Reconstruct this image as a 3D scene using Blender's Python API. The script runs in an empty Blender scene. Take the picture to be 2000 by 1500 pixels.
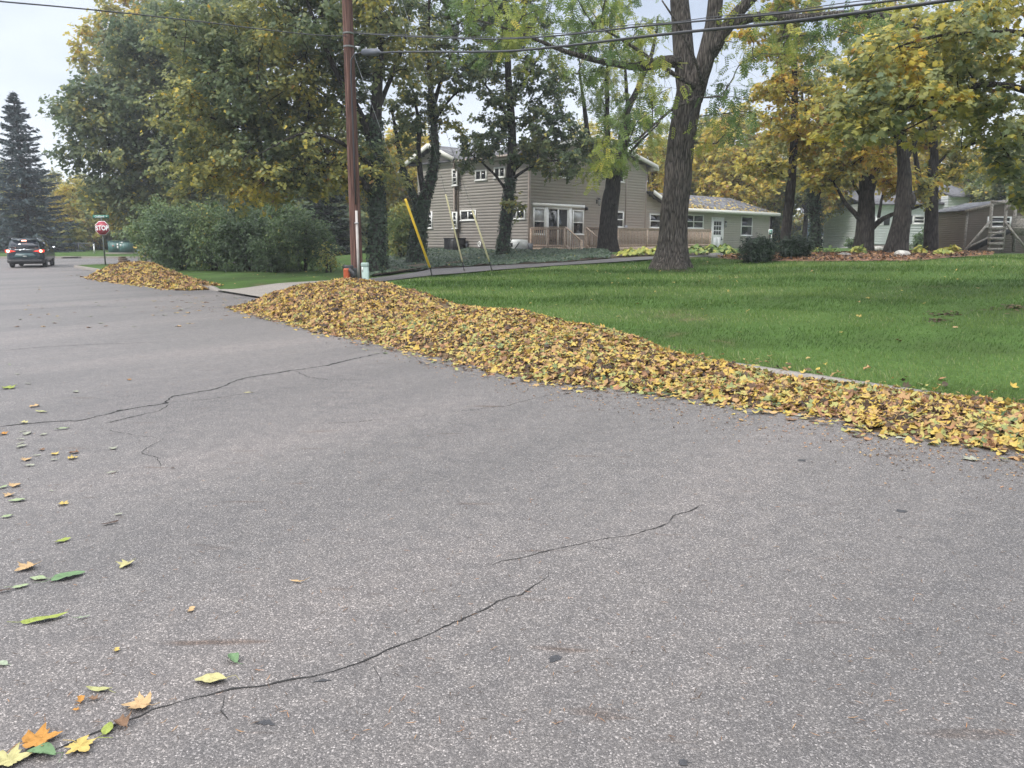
import bpy, math, random
import numpy as np
from mathutils import Vector

# ------------------------------------------------------------------ camera, sky, sun, exposure
SC = bpy.context.scene
COL = SC.collection
PITCH = math.radians(10.56)
F = 1502.0                      # focal length in photo pixels (2000 wide)
CAMH = 1.6
cam_d = bpy.data.cameras.new("camera")
cam_d.sensor_fit = 'HORIZONTAL'
cam_d.sensor_width = 36.0
cam_d.lens = 36.0 * F / 2000.0
cam_d.clip_end = 2000.0
cam = bpy.data.objects.new("camera", cam_d)
COL.objects.link(cam)
cam.location = (0, 0, CAMH)
cam.rotation_euler = (math.radians(90) - PITCH, 0, 0)
SC.camera = cam

SUN_EL, SUN_AZ = math.radians(42), math.radians(235)      # azimuth clockwise from +Y
world = bpy.data.worlds.new("World")
SC.world = world
world.use_nodes = True
wn, wl = world.node_tree.nodes, world.node_tree.links
wn.clear()
w_out = wn.new('ShaderNodeOutputWorld')
w_bg = wn.new('ShaderNodeBackground')
w_sky = wn.new('ShaderNodeTexSky')
w_sky.sky_type = 'NISHITA'
w_sky.sun_disc = False
w_sky.sun_elevation = SUN_EL
w_sky.sun_rotation = SUN_AZ
w_bg.inputs['Strength'].default_value = 0.10
w_tc = wn.new('ShaderNodeTexCoord')
w_map = wn.new('ShaderNodeMapping')
w_map.inputs['Scale'].default_value = (1.0, 1.0, 2.6)
w_map.inputs['Location'].default_value = (0.35, 0.2, 0.1)
w_no = wn.new('ShaderNodeTexNoise')
w_no.inputs['Scale'].default_value = 2.1
w_no.inputs['Detail'].default_value = 7.0
w_no.inputs['Roughness'].default_value = 0.55
w_rmp = wn.new('ShaderNodeValToRGB')
w_rmp.color_ramp.elements[0].position = 0.34
w_rmp.color_ramp.elements[0].color = (2.0, 2.5, 3.45, 1)
w_rmp.color_ramp.elements[1].position = 0.62
w_rmp.color_ramp.elements[1].color = (4.4, 4.8, 5.5, 1)
w_sep = wn.new('ShaderNodeSeparateXYZ')
w_hr = wn.new('ShaderNodeMapRange')          # whiter towards the horizon, as an overcast sky is
w_hr.inputs['From Min'].default_value = 0.02
w_hr.inputs['From Max'].default_value = 0.30
w_hr.inputs['To Min'].default_value = 1.0
w_hr.inputs['To Max'].default_value = 0.0
w_hm = wn.new('ShaderNodeMix'); w_hm.data_type = 'RGBA'
w_hm.inputs['B'].default_value = (6.0, 6.3, 6.7, 1)
w_mx = wn.new('ShaderNodeMix'); w_mx.data_type = 'RGBA'
w_mx.inputs['Factor'].default_value = 0.90
wl.new(w_tc.outputs['Generated'], w_map.inputs['Vector'])
wl.new(w_map.outputs['Vector'], w_no.inputs['Vector'])
wl.new(w_no.outputs['Fac'], w_rmp.inputs['Fac'])
wl.new(w_tc.outputs['Generated'], w_sep.inputs[0])
wl.new(w_sep.outputs['Z'], w_hr.inputs['Value'])
wl.new(w_hr.outputs['Result'], w_hm.inputs['Factor'])
wl.new(w_rmp.outputs['Color'], w_hm.inputs['A'])
w_zr = wn.new('ShaderNodeMapRange')          # the cloud deck is brightest overhead
w_zr.inputs['From Min'].default_value = 0.38
w_zr.inputs['From Max'].default_value = 0.85
w_zm = wn.new('ShaderNodeMix'); w_zm.data_type = 'RGBA'
w_zm.inputs['B'].default_value = (19.0, 19.4, 20.0, 1)
wl.new(w_sep.outputs['Z'], w_zr.inputs['Value'])
wl.new(w_zr.outputs['Result'], w_zm.inputs['Factor'])
wl.new(w_hm.outputs['Result'], w_zm.inputs['A'])
wl.new(w_sky.outputs['Color'], w_mx.inputs['A'])
wl.new(w_zm.outputs['Result'], w_mx.inputs['B'])
wl.new(w_mx.outputs['Result'], w_bg.inputs['Color'])
wl.new(w_bg.outputs['Background'], w_out.inputs['Surface'])

sun_d = bpy.data.lights.new("sun", 'SUN')
sun_d.energy = 1.5
sun_d.angle = math.radians(10)
sun_d.color = (1.0, 0.96, 0.9)
sun = bpy.data.objects.new("sun", sun_d)
COL.objects.link(sun)
_sd = Vector((math.sin(SUN_AZ) * math.cos(SUN_EL), math.cos(SUN_AZ) * math.cos(SUN_EL), math.sin(SUN_EL)))
sun.rotation_euler = _sd.to_track_quat('Z', 'Y').to_euler()
sun.location = _sd * 60

SC.view_settings.view_transform = 'Standard'
SC.view_settings.look = 'None'
SC.view_settings.exposure = 0.95
SC.view_settings.gamma = 1.0
SC.render.engine = 'CYCLES'
SC.cycles.max_bounces = 6
SC.cycles.diffuse_bounces = 4
SC.cycles.glossy_bounces = 2
SC.cycles.transmission_bounces = 4
SC.cycles.transparent_max_bounces = 6

# ------------------------------------------------------------------ numbers and helpers
rng = np.random.default_rng(7)
random.seed(7)
CP, SP = math.cos(PITCH), math.sin(PITCH)

def ray(px, py):
    """direction through a photo pixel (photo is 2000 x 1500)"""
    v = py - 750.0
    return np.array([px - 1000.0, F * CP - v * SP, -F * SP - v * CP])

CAM = np.array([0, 0, CAMH])

def P(px, py, Y):
    d = ray(px, py)
    return CAM + d * (Y / d[1])

def onplane(px, py, O, n):
    d = ray(px, py)
    t = np.dot(np.asarray(O) - CAM, n) / np.dot(d, n)
    return CAM + d * t

# kerb line:  point K0, direction KD (away along the street), KN to the lawn side
K0 = np.array([3.34, 8.24]); KD = np.array([-0.6101, 0.7923]); KN = np.array([0.7923, 0.6101])

def sa(x, y):
    dx, dy = np.asarray(x) - K0[0], np.asarray(y) - K0[1]
    return dx * KN[0] + dy * KN[1], dx * KD[0] + dy * KD[1]

def xy(s, a):
    return K0[0] + s * KN[0] + a * KD[0], K0[1] + s * KN[1] + a * KD[1]

def sstep(x, a, b):
    t = np.clip((np.asarray(x, float) - a) / (b - a), 0, 1)
    return t * t * (3 - 2 * t)

CROSS_Y = 50.3
def road_z(x, y):
    return np.interp(y, [50, 62.5], [0, 0.2])

def terr(x, y):
    s, a = sa(x, y)
    sp = np.maximum(s, 0)
    f1 = np.interp(sp, [0, 1, 12, 18, 25, 45, 90], [.11, .15, .72, 1.06, 1.05, .92, .9])
    f2 = np.interp(sp, [0, 1, 8, 13, 17, 25, 90], [.11, .13, .32, .66, 1.0, 1.05, .95])
    f3 = np.interp(sp, [0, 1, 20, 90], [.11, .12, .3, .6])
    z = f1 + (f2 - f1) * sstep(a, 14, 24)
    z = z + (f3 - z) * sstep(a, 37, 48) * (1 - sstep(sp, 10, 16))
    far = np.interp(y, [50.3, 62.6, 66, 80, 160], [.11, .3, .5, .6, .8])
    w = sstep(y, 49, 51.5) * (1 - sstep(x, -14, -7))
    return z + (far - z) * w

def hit(px, py, extra=0.0):
    d = ray(px, py); d = d / np.linalg.norm(d)
    ts = np.arange(2.0, 140.0, 0.1)
    p = CAM + ts[:, None] * d
    s, a = sa(p[:, 0], p[:, 1])
    g = np.where((s < 0) & (p[:, 1] < 62), road_z(p[:, 0], p[:, 1]), terr(p[:, 0], p[:, 1])) + extra
    k = np.argmax(p[:, 2] <= g)
    if p[k, 2] > g[k]:
        k = len(ts) - 1
    q = p[k].copy(); q[2] = g[k]
    return q

def road_pt(px, py, z=0.0):
    d = ray(px, py)
    t = (z - CAMH) / d[2]
    return CAM + d * t

def S(r, g, b):
    f = lambda c: (c / 255.0 / 12.92) if c <= 10 else ((c / 255.0 + 0.055) / 1.055) ** 2.4
    return (f(r), f(g), f(b))

class MB:
    """collects geometry for ONE mesh"""
    def __init__(self):
        self.v, self.f, self.n, self.r = [], [], 0, []
    def add(self, verts, faces, rnd=None):
        verts = np.asarray(verts, float).reshape(-1, 3)
        if isinstance(faces, np.ndarray):
            self.f.append(faces + self.n)
        else:
            by = {}
            for f in faces:
                by.setdefault(len(f), []).append(f)
            for k in by:
                self.f.append(np.array(by[k], int) + self.n)
        self.v.append(verts)
        self.r.append(np.zeros(len(verts)) if rnd is None else np.broadcast_to(rnd, (len(verts),)))
        self.n += len(verts)
        return self
    def obox(self, o, ex, ey, ez):
        o, ex, ey, ez = [np.asarray(q, float) for q in (o, ex, ey, ez)]
        v = [o, o + ex, o + ex + ey, o + ey, o + ez, o + ex + ez, o + ex + ey + ez, o + ey + ez]
        f = [(0, 3, 2, 1), (4, 5, 6, 7), (0, 1, 5, 4), (1, 2, 6, 5), (2, 3, 7, 6), (3, 0, 4, 7)]
        if np.dot(np.cross(ex, ey), ez) < 0:
            f = [q[::-1] for q in f]
        return self.add(v, f)
    def box(self, c, size, rz=0.0):
        c = np.asarray(c, float); cz, sz = math.cos(rz), math.sin(rz)
        ex = np.array([cz, sz, 0]) * size[0]; ey = np.array([-sz, cz, 0]) * size[1]; ez = np.array([0, 0, 1.0]) * size[2]
        return self.obox(c - ex / 2 - ey / 2 - ez / 2, ex, ey, ez)
    def bar(self, p0, p1, w, h, up=(0, 0, 1)):
        p0, p1 = np.asarray(p0, float), np.asarray(p1, float)
        d = p1 - p0; dn = d / np.linalg.norm(d)
        side = np.cross(dn, np.asarray(up, float))
        if np.linalg.norm(side) < 1e-4:
            side = np.cross(dn, np.array([1.0, 0, 0]))
        side /= np.linalg.norm(side)
        u2 = np.cross(side, dn)
        return self.obox(p0 - side * w / 2 - u2 * h / 2, d, side * w, u2 * h)
    def tube(self, pts, rad, sides=8, cap=True):
        pts = np.asarray(pts, float); n = len(pts)
        rad = np.broadcast_to(np.asarray(rad, float), (n,))
        t = np.gradient(pts, axis=0) if n > 2 else np.repeat((pts[-1] - pts[0])[None], n, 0)
        t = t / (np.linalg.norm(t, axis=1)[:, None] + 1e-9)
        ref = np.array([0.31, 0.95, 0.05]) if abs(t[0] @ np.array([0.31, 0.95, 0.05])) < .9 else np.array([1.0, 0, 0])
        a = ref - t * (t @ ref)[:, None]; a /= np.linalg.norm(a, axis=1)[:, None] + 1e-9
        b = np.cross(t, a)
        th = np.arange(sides) * 2 * math.pi / sides
        v = pts[:, None, :] + rad[:, None, None] * (np.cos(th)[None, :, None] * a[:, None, :] + np.sin(th)[None, :, None] * b[:, None, :])
        i = np.arange(n - 1)[:, None] * sides; j = np.arange(sides)[None]; j2 = (j + 1) % sides
        q = np.stack([i + j, i + j2, i + sides + j2, i + sides + j], -1).reshape(-1, 4)
        base = self.n
        self.add(v.reshape(-1, 3), q)
        if cap:
            self.f.append(np.array([[base + k for k in range(sides)][::-1]], int))
            self.f.append(np.array([[base + (n - 1) * sides + k for k in range(sides)]], int))
        return self
    def prism(self, poly, ext):
        poly = np.asarray(poly, float); n = len(poly); ext = np.asarray(ext, float)
        v = np.concatenate([poly, poly + ext])
        nrm = np.zeros(3)
        for k in range(n):
            nrm += np.cross(poly[k], poly[(k + 1) % n])
        f = [tuple(range(n))[::-1], tuple(range(n, 2 * n))] + [(k, (k + 1) % n, n + (k + 1) % n, n + k) for k in range(n)]
        if np.dot(nrm, ext) < 0:
            f = [q[::-1] for q in f]
        return self.add(v, f)
    def lathe(self, prof, c=(0, 0, 0), sides=16, axis='z'):
        th = np.arange(sides) * 2 * math.pi / sides
        prof = np.asarray(prof, float)
        r, z = prof[:, 0], prof[:, 1]
        x = r[:, None] * np.cos(th); y = r[:, None] * np.sin(th); zz = np.repeat(z[:, None], sides, 1)
        v = np.stack([x, y, zz], -1)
        if axis == 'x':
            v = np.stack([zz, x, y], -1)
        elif axis == 'y':
            v = np.stack([y, zz, x], -1)
        i = np.arange(len(prof) - 1)[:, None] * sides; j = np.arange(sides)[None]; j2 = (j + 1) % sides
        q = np.stack([i + j, i + j2, i + sides + j2, i + sides + j], -1).reshape(-1, 4)
        return self.add(v.reshape(-1, 3) + np.asarray(c, float), q)
    def mesh(self, name, mat, smooth=False):
        me = bpy.data.meshes.new(name)
        v = np.concatenate(self.v)
        me.vertices.add(len(v))
        me.vertices.foreach_set('co', v.astype(np.float32).ravel())
        loops = np.concatenate([f.ravel() for f in self.f]).astype(np.int32)
        tot = np.concatenate([np.full(len(f), f.shape[1]) for f in self.f]).astype(np.int32)
        start = np.concatenate([[0], np.cumsum(tot)[:-1]]).astype(np.int32)
        me.loops.add(len(loops)); me.loops.foreach_set('vertex_index', loops)
        me.polygons.add(len(tot)); me.polygons.foreach_set('loop_start', start)
        me.polygons.foreach_set('loop_total', tot)
        at = me.attributes.new('rnd', 'FLOAT', 'POINT')
        at.data.foreach_set('value', np.concatenate(self.r).astype(np.float32))
        me.update(calc_edges=True)
        me.validate()
        if smooth:
            me.polygons.foreach_set('use_smooth', np.ones(len(me.polygons), bool))
        me.materials.append(mat)
        return me
    def build(self, name, mat, parent=None, smooth=False):
        o = bpy.data.objects.new(name, self.mesh(name, mat, smooth))
        COL.objects.link(o)
        if parent is not None:
            o.parent = parent
            o.matrix_parent_inverse = parent.matrix_basis.inverted()
        return o

def tag(o, label=None, cat=None, group=None, kind=None):
    if label: o['label'] = label
    if cat: o['category'] = cat
    if group: o['group'] = group
    if kind: o['kind'] = kind
    return o

def empty(name, loc, label, cat, group=None):
    o = bpy.data.objects.new(name, None)
    COL.objects.link(o)
    o.location = tuple(float(q) for q in loc)
    o.empty_display_size = 0.2
    return tag(o, label, cat, group)

def copy_thing(o, loc, rz, scale, label, group=None):
    c = o.copy(); COL.objects.link(c)
    c.location = tuple(float(q) for q in loc); c.rotation_euler = (0, 0, rz); c.scale = scale
    c['label'] = label
    if group: c['group'] = group
    for ch in list(o.children):
        d = ch.copy(); COL.objects.link(d); d.parent = c
        for g in list(ch.children):
            e = g.copy(); COL.objects.link(e); e.parent = d
    return c

def text(body, size, mat, parent, mat4, name='lettering', sx=1.0, bold=0.0):
    cu = bpy.data.curves.new(name, 'FONT')
    cu.body = body; cu.size = size; cu.align_x = 'CENTER'; cu.align_y = 'CENTER'
    cu.extrude = 0.002; cu.offset = bold; cu.resolution_u = 3
    cu.materials.append(mat)
    tmp = bpy.data.objects.new(name, cu); COL.objects.link(tmp)
    bpy.context.view_layer.update()
    me = bpy.data.meshes.new_from_object(tmp.evaluated_get(bpy.context.evaluated_depsgraph_get()))
    bpy.data.objects.remove(tmp); bpy.data.curves.remove(cu)
    if not me.materials: me.materials.append(mat)
    o = bpy.data.objects.new(name, me); COL.objects.link(o)
    o.parent = parent
    o.matrix_parent_inverse = parent.matrix_basis.inverted()
    o.location, o.rotation_euler = mat4
    o.scale = (sx, 1, 1)
    return o

# ------------------------------------------------------------------ materials
def newmat(name):
    m = bpy.data.materials.new(name); m.use_nodes = True
    nt = m.node_tree
    return m, nt.nodes, nt.links, nt.nodes['Principled BSDF']

def ramp_node(n, stops, interp='LINEAR'):
    r = n.new('ShaderNodeValToRGB'); cr = r.color_ramp; cr.interpolation = interp
    while len(cr.elements) < len(stops):
        cr.elements.new(0.5)
    for e, (p, c) in zip(cr.elements, stops):
        e.position = p; e.color = (c[0], c[1], c[2], 1)
    return r

def plain(name, color, rough=0.6, metal=0.0, spec=0.5, var=0.12, scale=6.0, emit=None):
    """plain painted / moulded surface with slight procedural mottling and bump"""
    m, n, l, b = newmat(name)
    tc = n.new('ShaderNodeTexCoord'); no = n.new('ShaderNodeTexNoise')
    no.inputs['Scale'].default_value = scale; no.inputs['Detail'].default_value = 5
    l.new(tc.outputs['Object'], no.inputs['Vector'])
    c0 = tuple(q * (1 - var) for q in color); c1 = tuple(min(1, q * (1 + var)) for q in color)
    r = ramp_node(n, [(0.3, c0), (0.7, c1)])
    l.new(no.outputs['Fac'], r.inputs['Fac']); l.new(r.outputs['Color'], b.inputs['Base Color'])
    b.inputs['Roughness'].default_value = rough; b.inputs['Metallic'].default_value = metal
    b.inputs['Specular IOR Level'].default_value = spec
    if emit:
        b.inputs['Emission Color'].default_value = (*emit[0], 1); b.inputs['Emission Strength'].default_value = emit[1]
    return m

def leafmat(name, stops, trans=0.35, rough=0.55, spec=0.3, interp='LINEAR'):
    m, n, l, b = newmat(name)
    at = n.new('ShaderNodeAttribute'); at.attribute_name = 'rnd'
    r = ramp_node(n, stops, interp)
    l.new(at.outputs['Fac'], r.inputs['Fac'])
    l.new(r.outputs['Color'], b.inputs['Base Color'])
    b.inputs['Roughness'].default_value = rough; b.inputs['Specular IOR Level'].default_value = spec
    if trans > 0:
        tr = n.new('ShaderNodeBsdfTranslucent'); mx = n.new('ShaderNodeMixShader'); mx.inputs['Fac'].default_value = trans
        l.new(r.outputs['Color'], tr.inputs['Color'])
        out = n['Material Output']
        l.new(b.outputs['BSDF'], mx.inputs[1]); l.new(tr.outputs['BSDF'], mx.inputs[2])
        l.new(mx.outputs['Shader'], out.inputs['Surface'])
    return m

def barkmat(name, dark, light, sc=(16, 16, 2.2), bump=0.6, detail=6, dist=0.05):
    m, n, l, b = newmat(name)
    tc = n.new('ShaderNodeTexCoord'); mp = n.new('ShaderNodeMapping'); mp.inputs['Scale'].default_value = sc
    l.new(tc.outputs['Object'], mp.inputs['Vector'])
    no = n.new('ShaderNodeTexNoise'); no.inputs['Scale'].default_value = 1.0; no.inputs['Detail'].default_value = detail; no.inputs['Distortion'].default_value = 0.6
    vo = n.new('ShaderNodeTexVoronoi'); vo.feature = 'DISTANCE_TO_EDGE'; vo.inputs['Scale'].default_value = 0.9
    l.new(mp.outputs['Vector'], no.inputs['Vector'])
    ad = n.new('ShaderNodeVectorMath'); ad.operation = 'ADD'
    sc2 = n.new('ShaderNodeVectorMath'); sc2.operation = 'SCALE'; sc2.inputs['Scale'].default_value = 0.9
    l.new(no.outputs['Color'], sc2.inputs[0]); l.new(mp.outputs['Vector'], ad.inputs[0]); l.new(sc2.outputs['Vector'], ad.inputs[1])
    l.new(ad.outputs['Vector'], vo.inputs['Vector'])
    mul = n.new('ShaderNodeMath'); mul.operation = 'MULTIPLY_ADD'; mul.inputs[1].default_value = 1.6
    l.new(vo.outputs['Distance'], mul.inputs[0])
    sb = n.new('ShaderNodeMath'); sb.operation = 'MULTIPLY'; sb.inputs[1].default_value = 0.55
    l.new(no.outputs['Fac'], sb.inputs[0]); l.new(sb.outputs[0], mul.inputs[2])
    r = ramp_node(n, [(0.28, dark), (0.5, tuple((p + q) / 2 for p, q in zip(dark, light))), (0.85, light)])
    l.new(mul.outputs[0], r.inputs['Fac']); l.new(r.outputs['Color'], b.inputs['Base Color'])
    bp = n.new('ShaderNodeBump'); bp.inputs['Strength'].default_value = bump; bp.inputs['Distance'].default_value = dist
    l.new(mul.outputs[0], bp.inputs['Height']); l.new(bp.outputs['Normal'], b.inputs['Normal'])
    b.inputs['Roughness'].default_value = 0.9; b.inputs['Specular IOR Level'].default_value = 0.2
    return m

def asphalt(name, dark, light, tone=1.0, stain=True):
    m, n, l, b = newmat(name)
    tc = n.new('ShaderNodeTexCoord')
    vo = n.new('ShaderNodeTexVoronoi'); vo.inputs['Scale'].default_value = 175.0; vo.inputs['Randomness'].default_value = 1
    l.new(tc.outputs['Object'], vo.inputs['Vector'])
    sp = n.new('ShaderNodeSeparateColor'); l.new(vo.outputs['Color'], sp.inputs[0])
    r = ramp_node(n, [(0.0, dark), (0.45, tuple(q * 1.5 for q in dark)), (0.72, tuple((p + q) / 2.4 for p, q in zip(dark, light))), (0.93, light), (1.0, tuple(q * 1.6 for q in light))])
    l.new(sp.outputs[0], r.inputs['Fac'])
    # fine grit
    v2 = n.new('ShaderNodeTexVoronoi'); v2.inputs['Scale'].default_value = 420.0
    l.new(tc.outputs['Object'], v2.inputs['Vector'])
    s2 = n.new('ShaderNodeSeparateColor'); l.new(v2.outputs['Color'], s2.inputs[0])
    r2 = ramp_node(n, [(0.0, (.55, .55, .55)), (0.7, (1, 1, 1)), (1.0, (1.7, 1.7, 1.7))])
    l.new(s2.outputs[0], r2.inputs['Fac'])
    mm = n.new('ShaderNodeMix'); mm.data_type = 'RGBA'; mm.blend_type = 'MULTIPLY'; mm.inputs['Factor'].default_value = 0.8
    l.new(r.outputs['Color'], mm.inputs['A']); l.new(r2.outputs['Color'], mm.inputs['B'])
    # wear: broad light/dark patches, wheel tracks running along the street
    mp = n.new('ShaderNodeMapping'); mp.inputs['Rotation'].default_value = (0, 0, math.radians(-52.4)); 
    mp2 = n.new('ShaderNodeMapping'); mp2.inputs['Scale'].default_value = (0.10, 0.55, 1)
    l.new(tc.outputs['Object'], mp.inputs['Vector']); l.new(mp.outputs['Vector'], mp2.inputs['Vector'])
    no = n.new('ShaderNodeTexNoise'); no.inputs['Scale'].default_value = 1.0; no.inputs['Detail'].default_value = 4
    l.new(mp2.outputs['Vector'], no.inputs['Vector'])
    r3 = ramp_node(n, [(0.3, (.66, .665, .68)), (0.5, (.95, .94, .94)), (0.7, (1.22, 1.17, 1.15))])
    l.new(no.outputs['Fac'], r3.inputs['Fac'])
    m2 = n.new('ShaderNodeMix'); m2.data_type = 'RGBA'; m2.blend_type = 'MULTIPLY'; m2.inputs['Factor'].default_value = 1.0
    l.new(mm.outputs['Result'], m2.inputs['A']); l.new(r3.outputs['Color'], m2.inputs['B'])
    last = m2
    nb = n.new('ShaderNodeTexNoise'); nb.inputs['Scale'].default_value = 7.0; nb.inputs['Detail'].default_value = 6
    l.new(tc.outputs['Object'], nb.inputs['Vector'])
    rb = ramp_node(n, [(0.35, (.88, .88, .89)), (0.65, (1.08, 1.07, 1.06))])
    l.new(nb.outputs['Fac'], rb.inputs['Fac'])
    m3 = n.new('ShaderNodeMix'); m3.data_type = 'RGBA'; m3.blend_type = 'MULTIPLY'; m3.inputs['Factor'].default_value = 1.0
    l.new(last.outputs['Result'], m3.inputs['A']); l.new(rb.outputs['Color'], m3.inputs['B']); last = m3
    if stain:     # short rusty smears where wet leaves lay
        mp3 = n.new('ShaderNodeMapping'); mp3.inputs['Scale'].default_value = (1.1, 6.0, 1)
        mp3.inputs['Rotation'].default_value = (0, 0, math.radians(28))
        l.new(tc.outputs['Object'], mp3.inputs['Vector'])
        ns = n.new('ShaderNodeTexNoise'); ns.inputs['Scale'].default_value = 1.35; ns.inputs['Detail'].default_value = 3
        l.new(mp3.outputs['Vector'], ns.inputs['Vector'])
        rs = ramp_node(n, [(0.65, (0, 0, 0)), (0.75, (0.85, 0.85, 0.85))])
        l.new(ns.outputs['Fac'], rs.inputs['Fac'])
        m4 = n.new('ShaderNodeMix'); m4.data_type = 'RGBA'; m4.blend_type = 'MULTIPLY'
        m4.inputs['B'].default_value = (0.62, 0.47, 0.38, 1)
        l.new(rs.outputs['Color'], m4.inputs['Factor']); l.new(last.outputs['Result'], m4.inputs['A']); last = m4
    l.new(last.outputs['Result'], b.inputs['Base Color'])
    bp = n.new('ShaderNodeBump'); bp.inputs['Strength'].default_value = 0.7; bp.inputs['Distance'].default_value = 0.004
    l.new(vo.outputs['Distance'], bp.inputs['Height']); bp.invert = True
    l.new(bp.outputs['Normal'], b.inputs['Normal'])
    b.inputs['Roughness'].default_value = 0.58; b.inputs['Specular IOR Level'].default_value = 0.55
    return m

def lawnmat(name):
    m, n, l, b = newmat(name)
    tc = n.new('ShaderNodeTexCoord')
    no = n.new('ShaderNodeTexNoise'); no.inputs['Scale'].default_value = 0.55; no.inputs['Detail'].default_value = 8; no.inputs['Roughness'].default_value = .62
    nf = n.new('ShaderNodeTexNoise'); nf.inputs['Scale'].default_value = 30; nf.inputs['Detail'].default_value = 4
    l.new(tc.outputs['Object'], no.inputs['Vector']); l.new(tc.outputs['Object'], nf.inputs['Vector'])
    r = ramp_node(n, [(0.30, (.10, .09, .045)), (0.38, (.045, .080, .020)), (0.55, (.055, .108, .024)), (0.72, (.08, .14, .036))])
    r2 = ramp_node(n, [(0.3, (.55, .55, .5)), (0.7, (1.25, 1.2, 1.1))])
    l.new(no.outputs['Fac'], r.inputs['Fac']); l.new(nf.outputs['Fac'], r2.inputs['Fac'])
    mm = n.new('ShaderNodeMix'); mm.data_type = 'RGBA'; mm.blend_type = 'MULTIPLY'; mm.inputs['Factor'].default_value = 1
    l.new(r.outputs['Color'], mm.inputs['A']); l.new(r2.outputs['Color'], mm.inputs['B'])
    l.new(mm.outputs['Result'], b.inputs['Base Color'])
    bp = n.new('ShaderNodeBump'); bp.inputs['Strength'].default_value = 0.8; bp.inputs['Distance'].default_value = 0.03
    l.new(nf.outputs['Fac'], bp.inputs['Height']); l.new(bp.outputs['Normal'], b.inputs['Normal'])
    b.inputs['Roughness'].default_value = 0.9; b.inputs['Specular IOR Level'].default_value = 0.15
    return m

def speckle(name, stops, scale=40.0, rough=0.85, bump=0.5, dist=0.02):
    m, n, l, b = newmat(name)
    tc = n.new('ShaderNodeTexCoord')
    vo = n.new('ShaderNodeTexVoronoi'); vo.inputs['Scale'].default_value = scale
    l.new(tc.outputs['Object'], vo.inputs['Vector'])
    sp = n.new('ShaderNodeSeparateColor'); l.new(vo.outputs['Color'], sp.inputs[0])
    no = n.new('ShaderNodeTexNoise'); no.inputs['Scale'].default_value = 1.2; no.inputs['Detail'].default_value = 6
    l.new(tc.outputs['Object'], no.inputs['Vector'])
    av = n.new('ShaderNodeMath'); av.operation = 'MULTIPLY_ADD'; av.inputs[1].default_value = .55
    hf = n.new('ShaderNodeMath'); hf.operation = 'MULTIPLY'; hf.inputs[1].default_value = .45
    l.new(no.outputs['Fac'], hf.inputs[0]); l.new(sp.outputs[0], av.inputs[0]); l.new(hf.outputs[0], av.inputs[2])
    r = ramp_node(n, stops); l.new(av.outputs[0], r.inputs['Fac']); l.new(r.outputs['Color'], b.inputs['Base Color'])
    bp = n.new('ShaderNodeBump'); bp.inputs['Strength'].default_value = bump; bp.inputs['Distance'].default_value = dist
    l.new(av.outputs[0], bp.inputs['Height']); l.new(bp.outputs['Normal'], b.inputs['Normal'])
    b.inputs['Roughness'].default_value = rough; b.inputs['Specular IOR Level'].default_value = .25
    return m

def woodmat(name, dark, light, sc=(3, 3, 0.4), rough=0.8):
    m, n, l, b = newmat(name)
    tc = n.new('ShaderNodeTexCoord'); mp = n.new('ShaderNodeMapping'); mp.inputs['Scale'].default_value = sc
    l.new(tc.outputs['Object'], mp.inputs['Vector'])
    no = n.new('ShaderNodeTexNoise'); no.inputs['Scale'].default_value = 8; no.inputs['Detail'].default_value = 8; no.inputs['Distortion'].default_value = .3
    l.new(mp.outputs['Vector'], no.inputs['Vector'])
    r = ramp_node(n, [(0.32, dark), (0.68, light)])
    l.new(no.outputs['Fac'], r.inputs['Fac']); l.new(r.outputs['Color'], b.inputs['Base Color'])
    bp = n.new('ShaderNodeBump'); bp.inputs['Strength'].default_value = .4; bp.inputs['Distance'].default_value = .01
    l.new(no.outputs['Fac'], bp.inputs['Height']); l.new(bp.outputs['Normal'], b.inputs['Normal'])
    b.inputs['Roughness'].default_value = rough; b.inputs['Specular IOR Level'].default_value = .25
    return m

def shingle(name, c0, c1):
    m, n, l, b = newmat(name)
    tc = n.new('ShaderNodeTexCoord')
    vo = n.new('ShaderNodeTexVoronoi'); vo.inputs['Scale'].default_value = 5.5
    l.new(tc.outputs['Object'], vo.inputs['Vector'])
    sp = n.new('ShaderNodeSeparateColor'); l.new(vo.outputs['Color'], sp.inputs[0])
    r = ramp_node(n, [(0.1, c0), (0.9, c1)]); l.new(sp.outputs[0], r.inputs['Fac'])
    l.new(r.outputs['Color'], b.inputs['Base Color']); b.inputs['Roughness'].default_value = .9
    return m

M = {}
M['asphalt'] = asphalt('asphalt', (.072, .066, .064), (.225, .208, .198))
M['drive_asphalt'] = asphalt('drive_asphalt', (.045, .042, .043), (.16, .15, .15), stain=False)
M['crack'] = plain('crack_fill', (.018, .017, .017), .95, var=.4, scale=40)
M['tar'] = plain('tar', (.03, .03, .034), .6, var=.3, scale=60)
M['concrete'] = speckle('concrete', [(.2, (.15, .135, .12)), (.8, (.27, .245, .22))], 60, .9, .3, .004)
M['lawn'] = lawnmat('lawn')
M['mulch'] = speckle('mulch', [(.25, (.035, .022, .016)), (.5, (.15, .08, .052)), (.75, (.33, .20, .13))], 14, .95, .9, .05)
M['soil'] = speckle('soil', [(.2, (.035, .028, .02)), (.8, (.11, .085, .06))], 20, .95, .8, .04)
M['blade'] = leafmat('grass_blade', [(0, (.030, .070, .014)), (.35, (.072, .132, .024)), (.75, (.152, .222, .052)), (1, (.32, .32, .17))], .3, .6, .25)
AUT = [(0, (.088, .128, .078)), (.22, (.145, .192, .098)), (.42, (.24, .26, .11)), (.58, (.38, .36, .10)), (.75, (.62, .49, .09)), (.9, (.60, .35, .07)), (1, (.32, .19, .10))]
M['leaf'] = leafmat('maple_leaf', AUT, .5)
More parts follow.
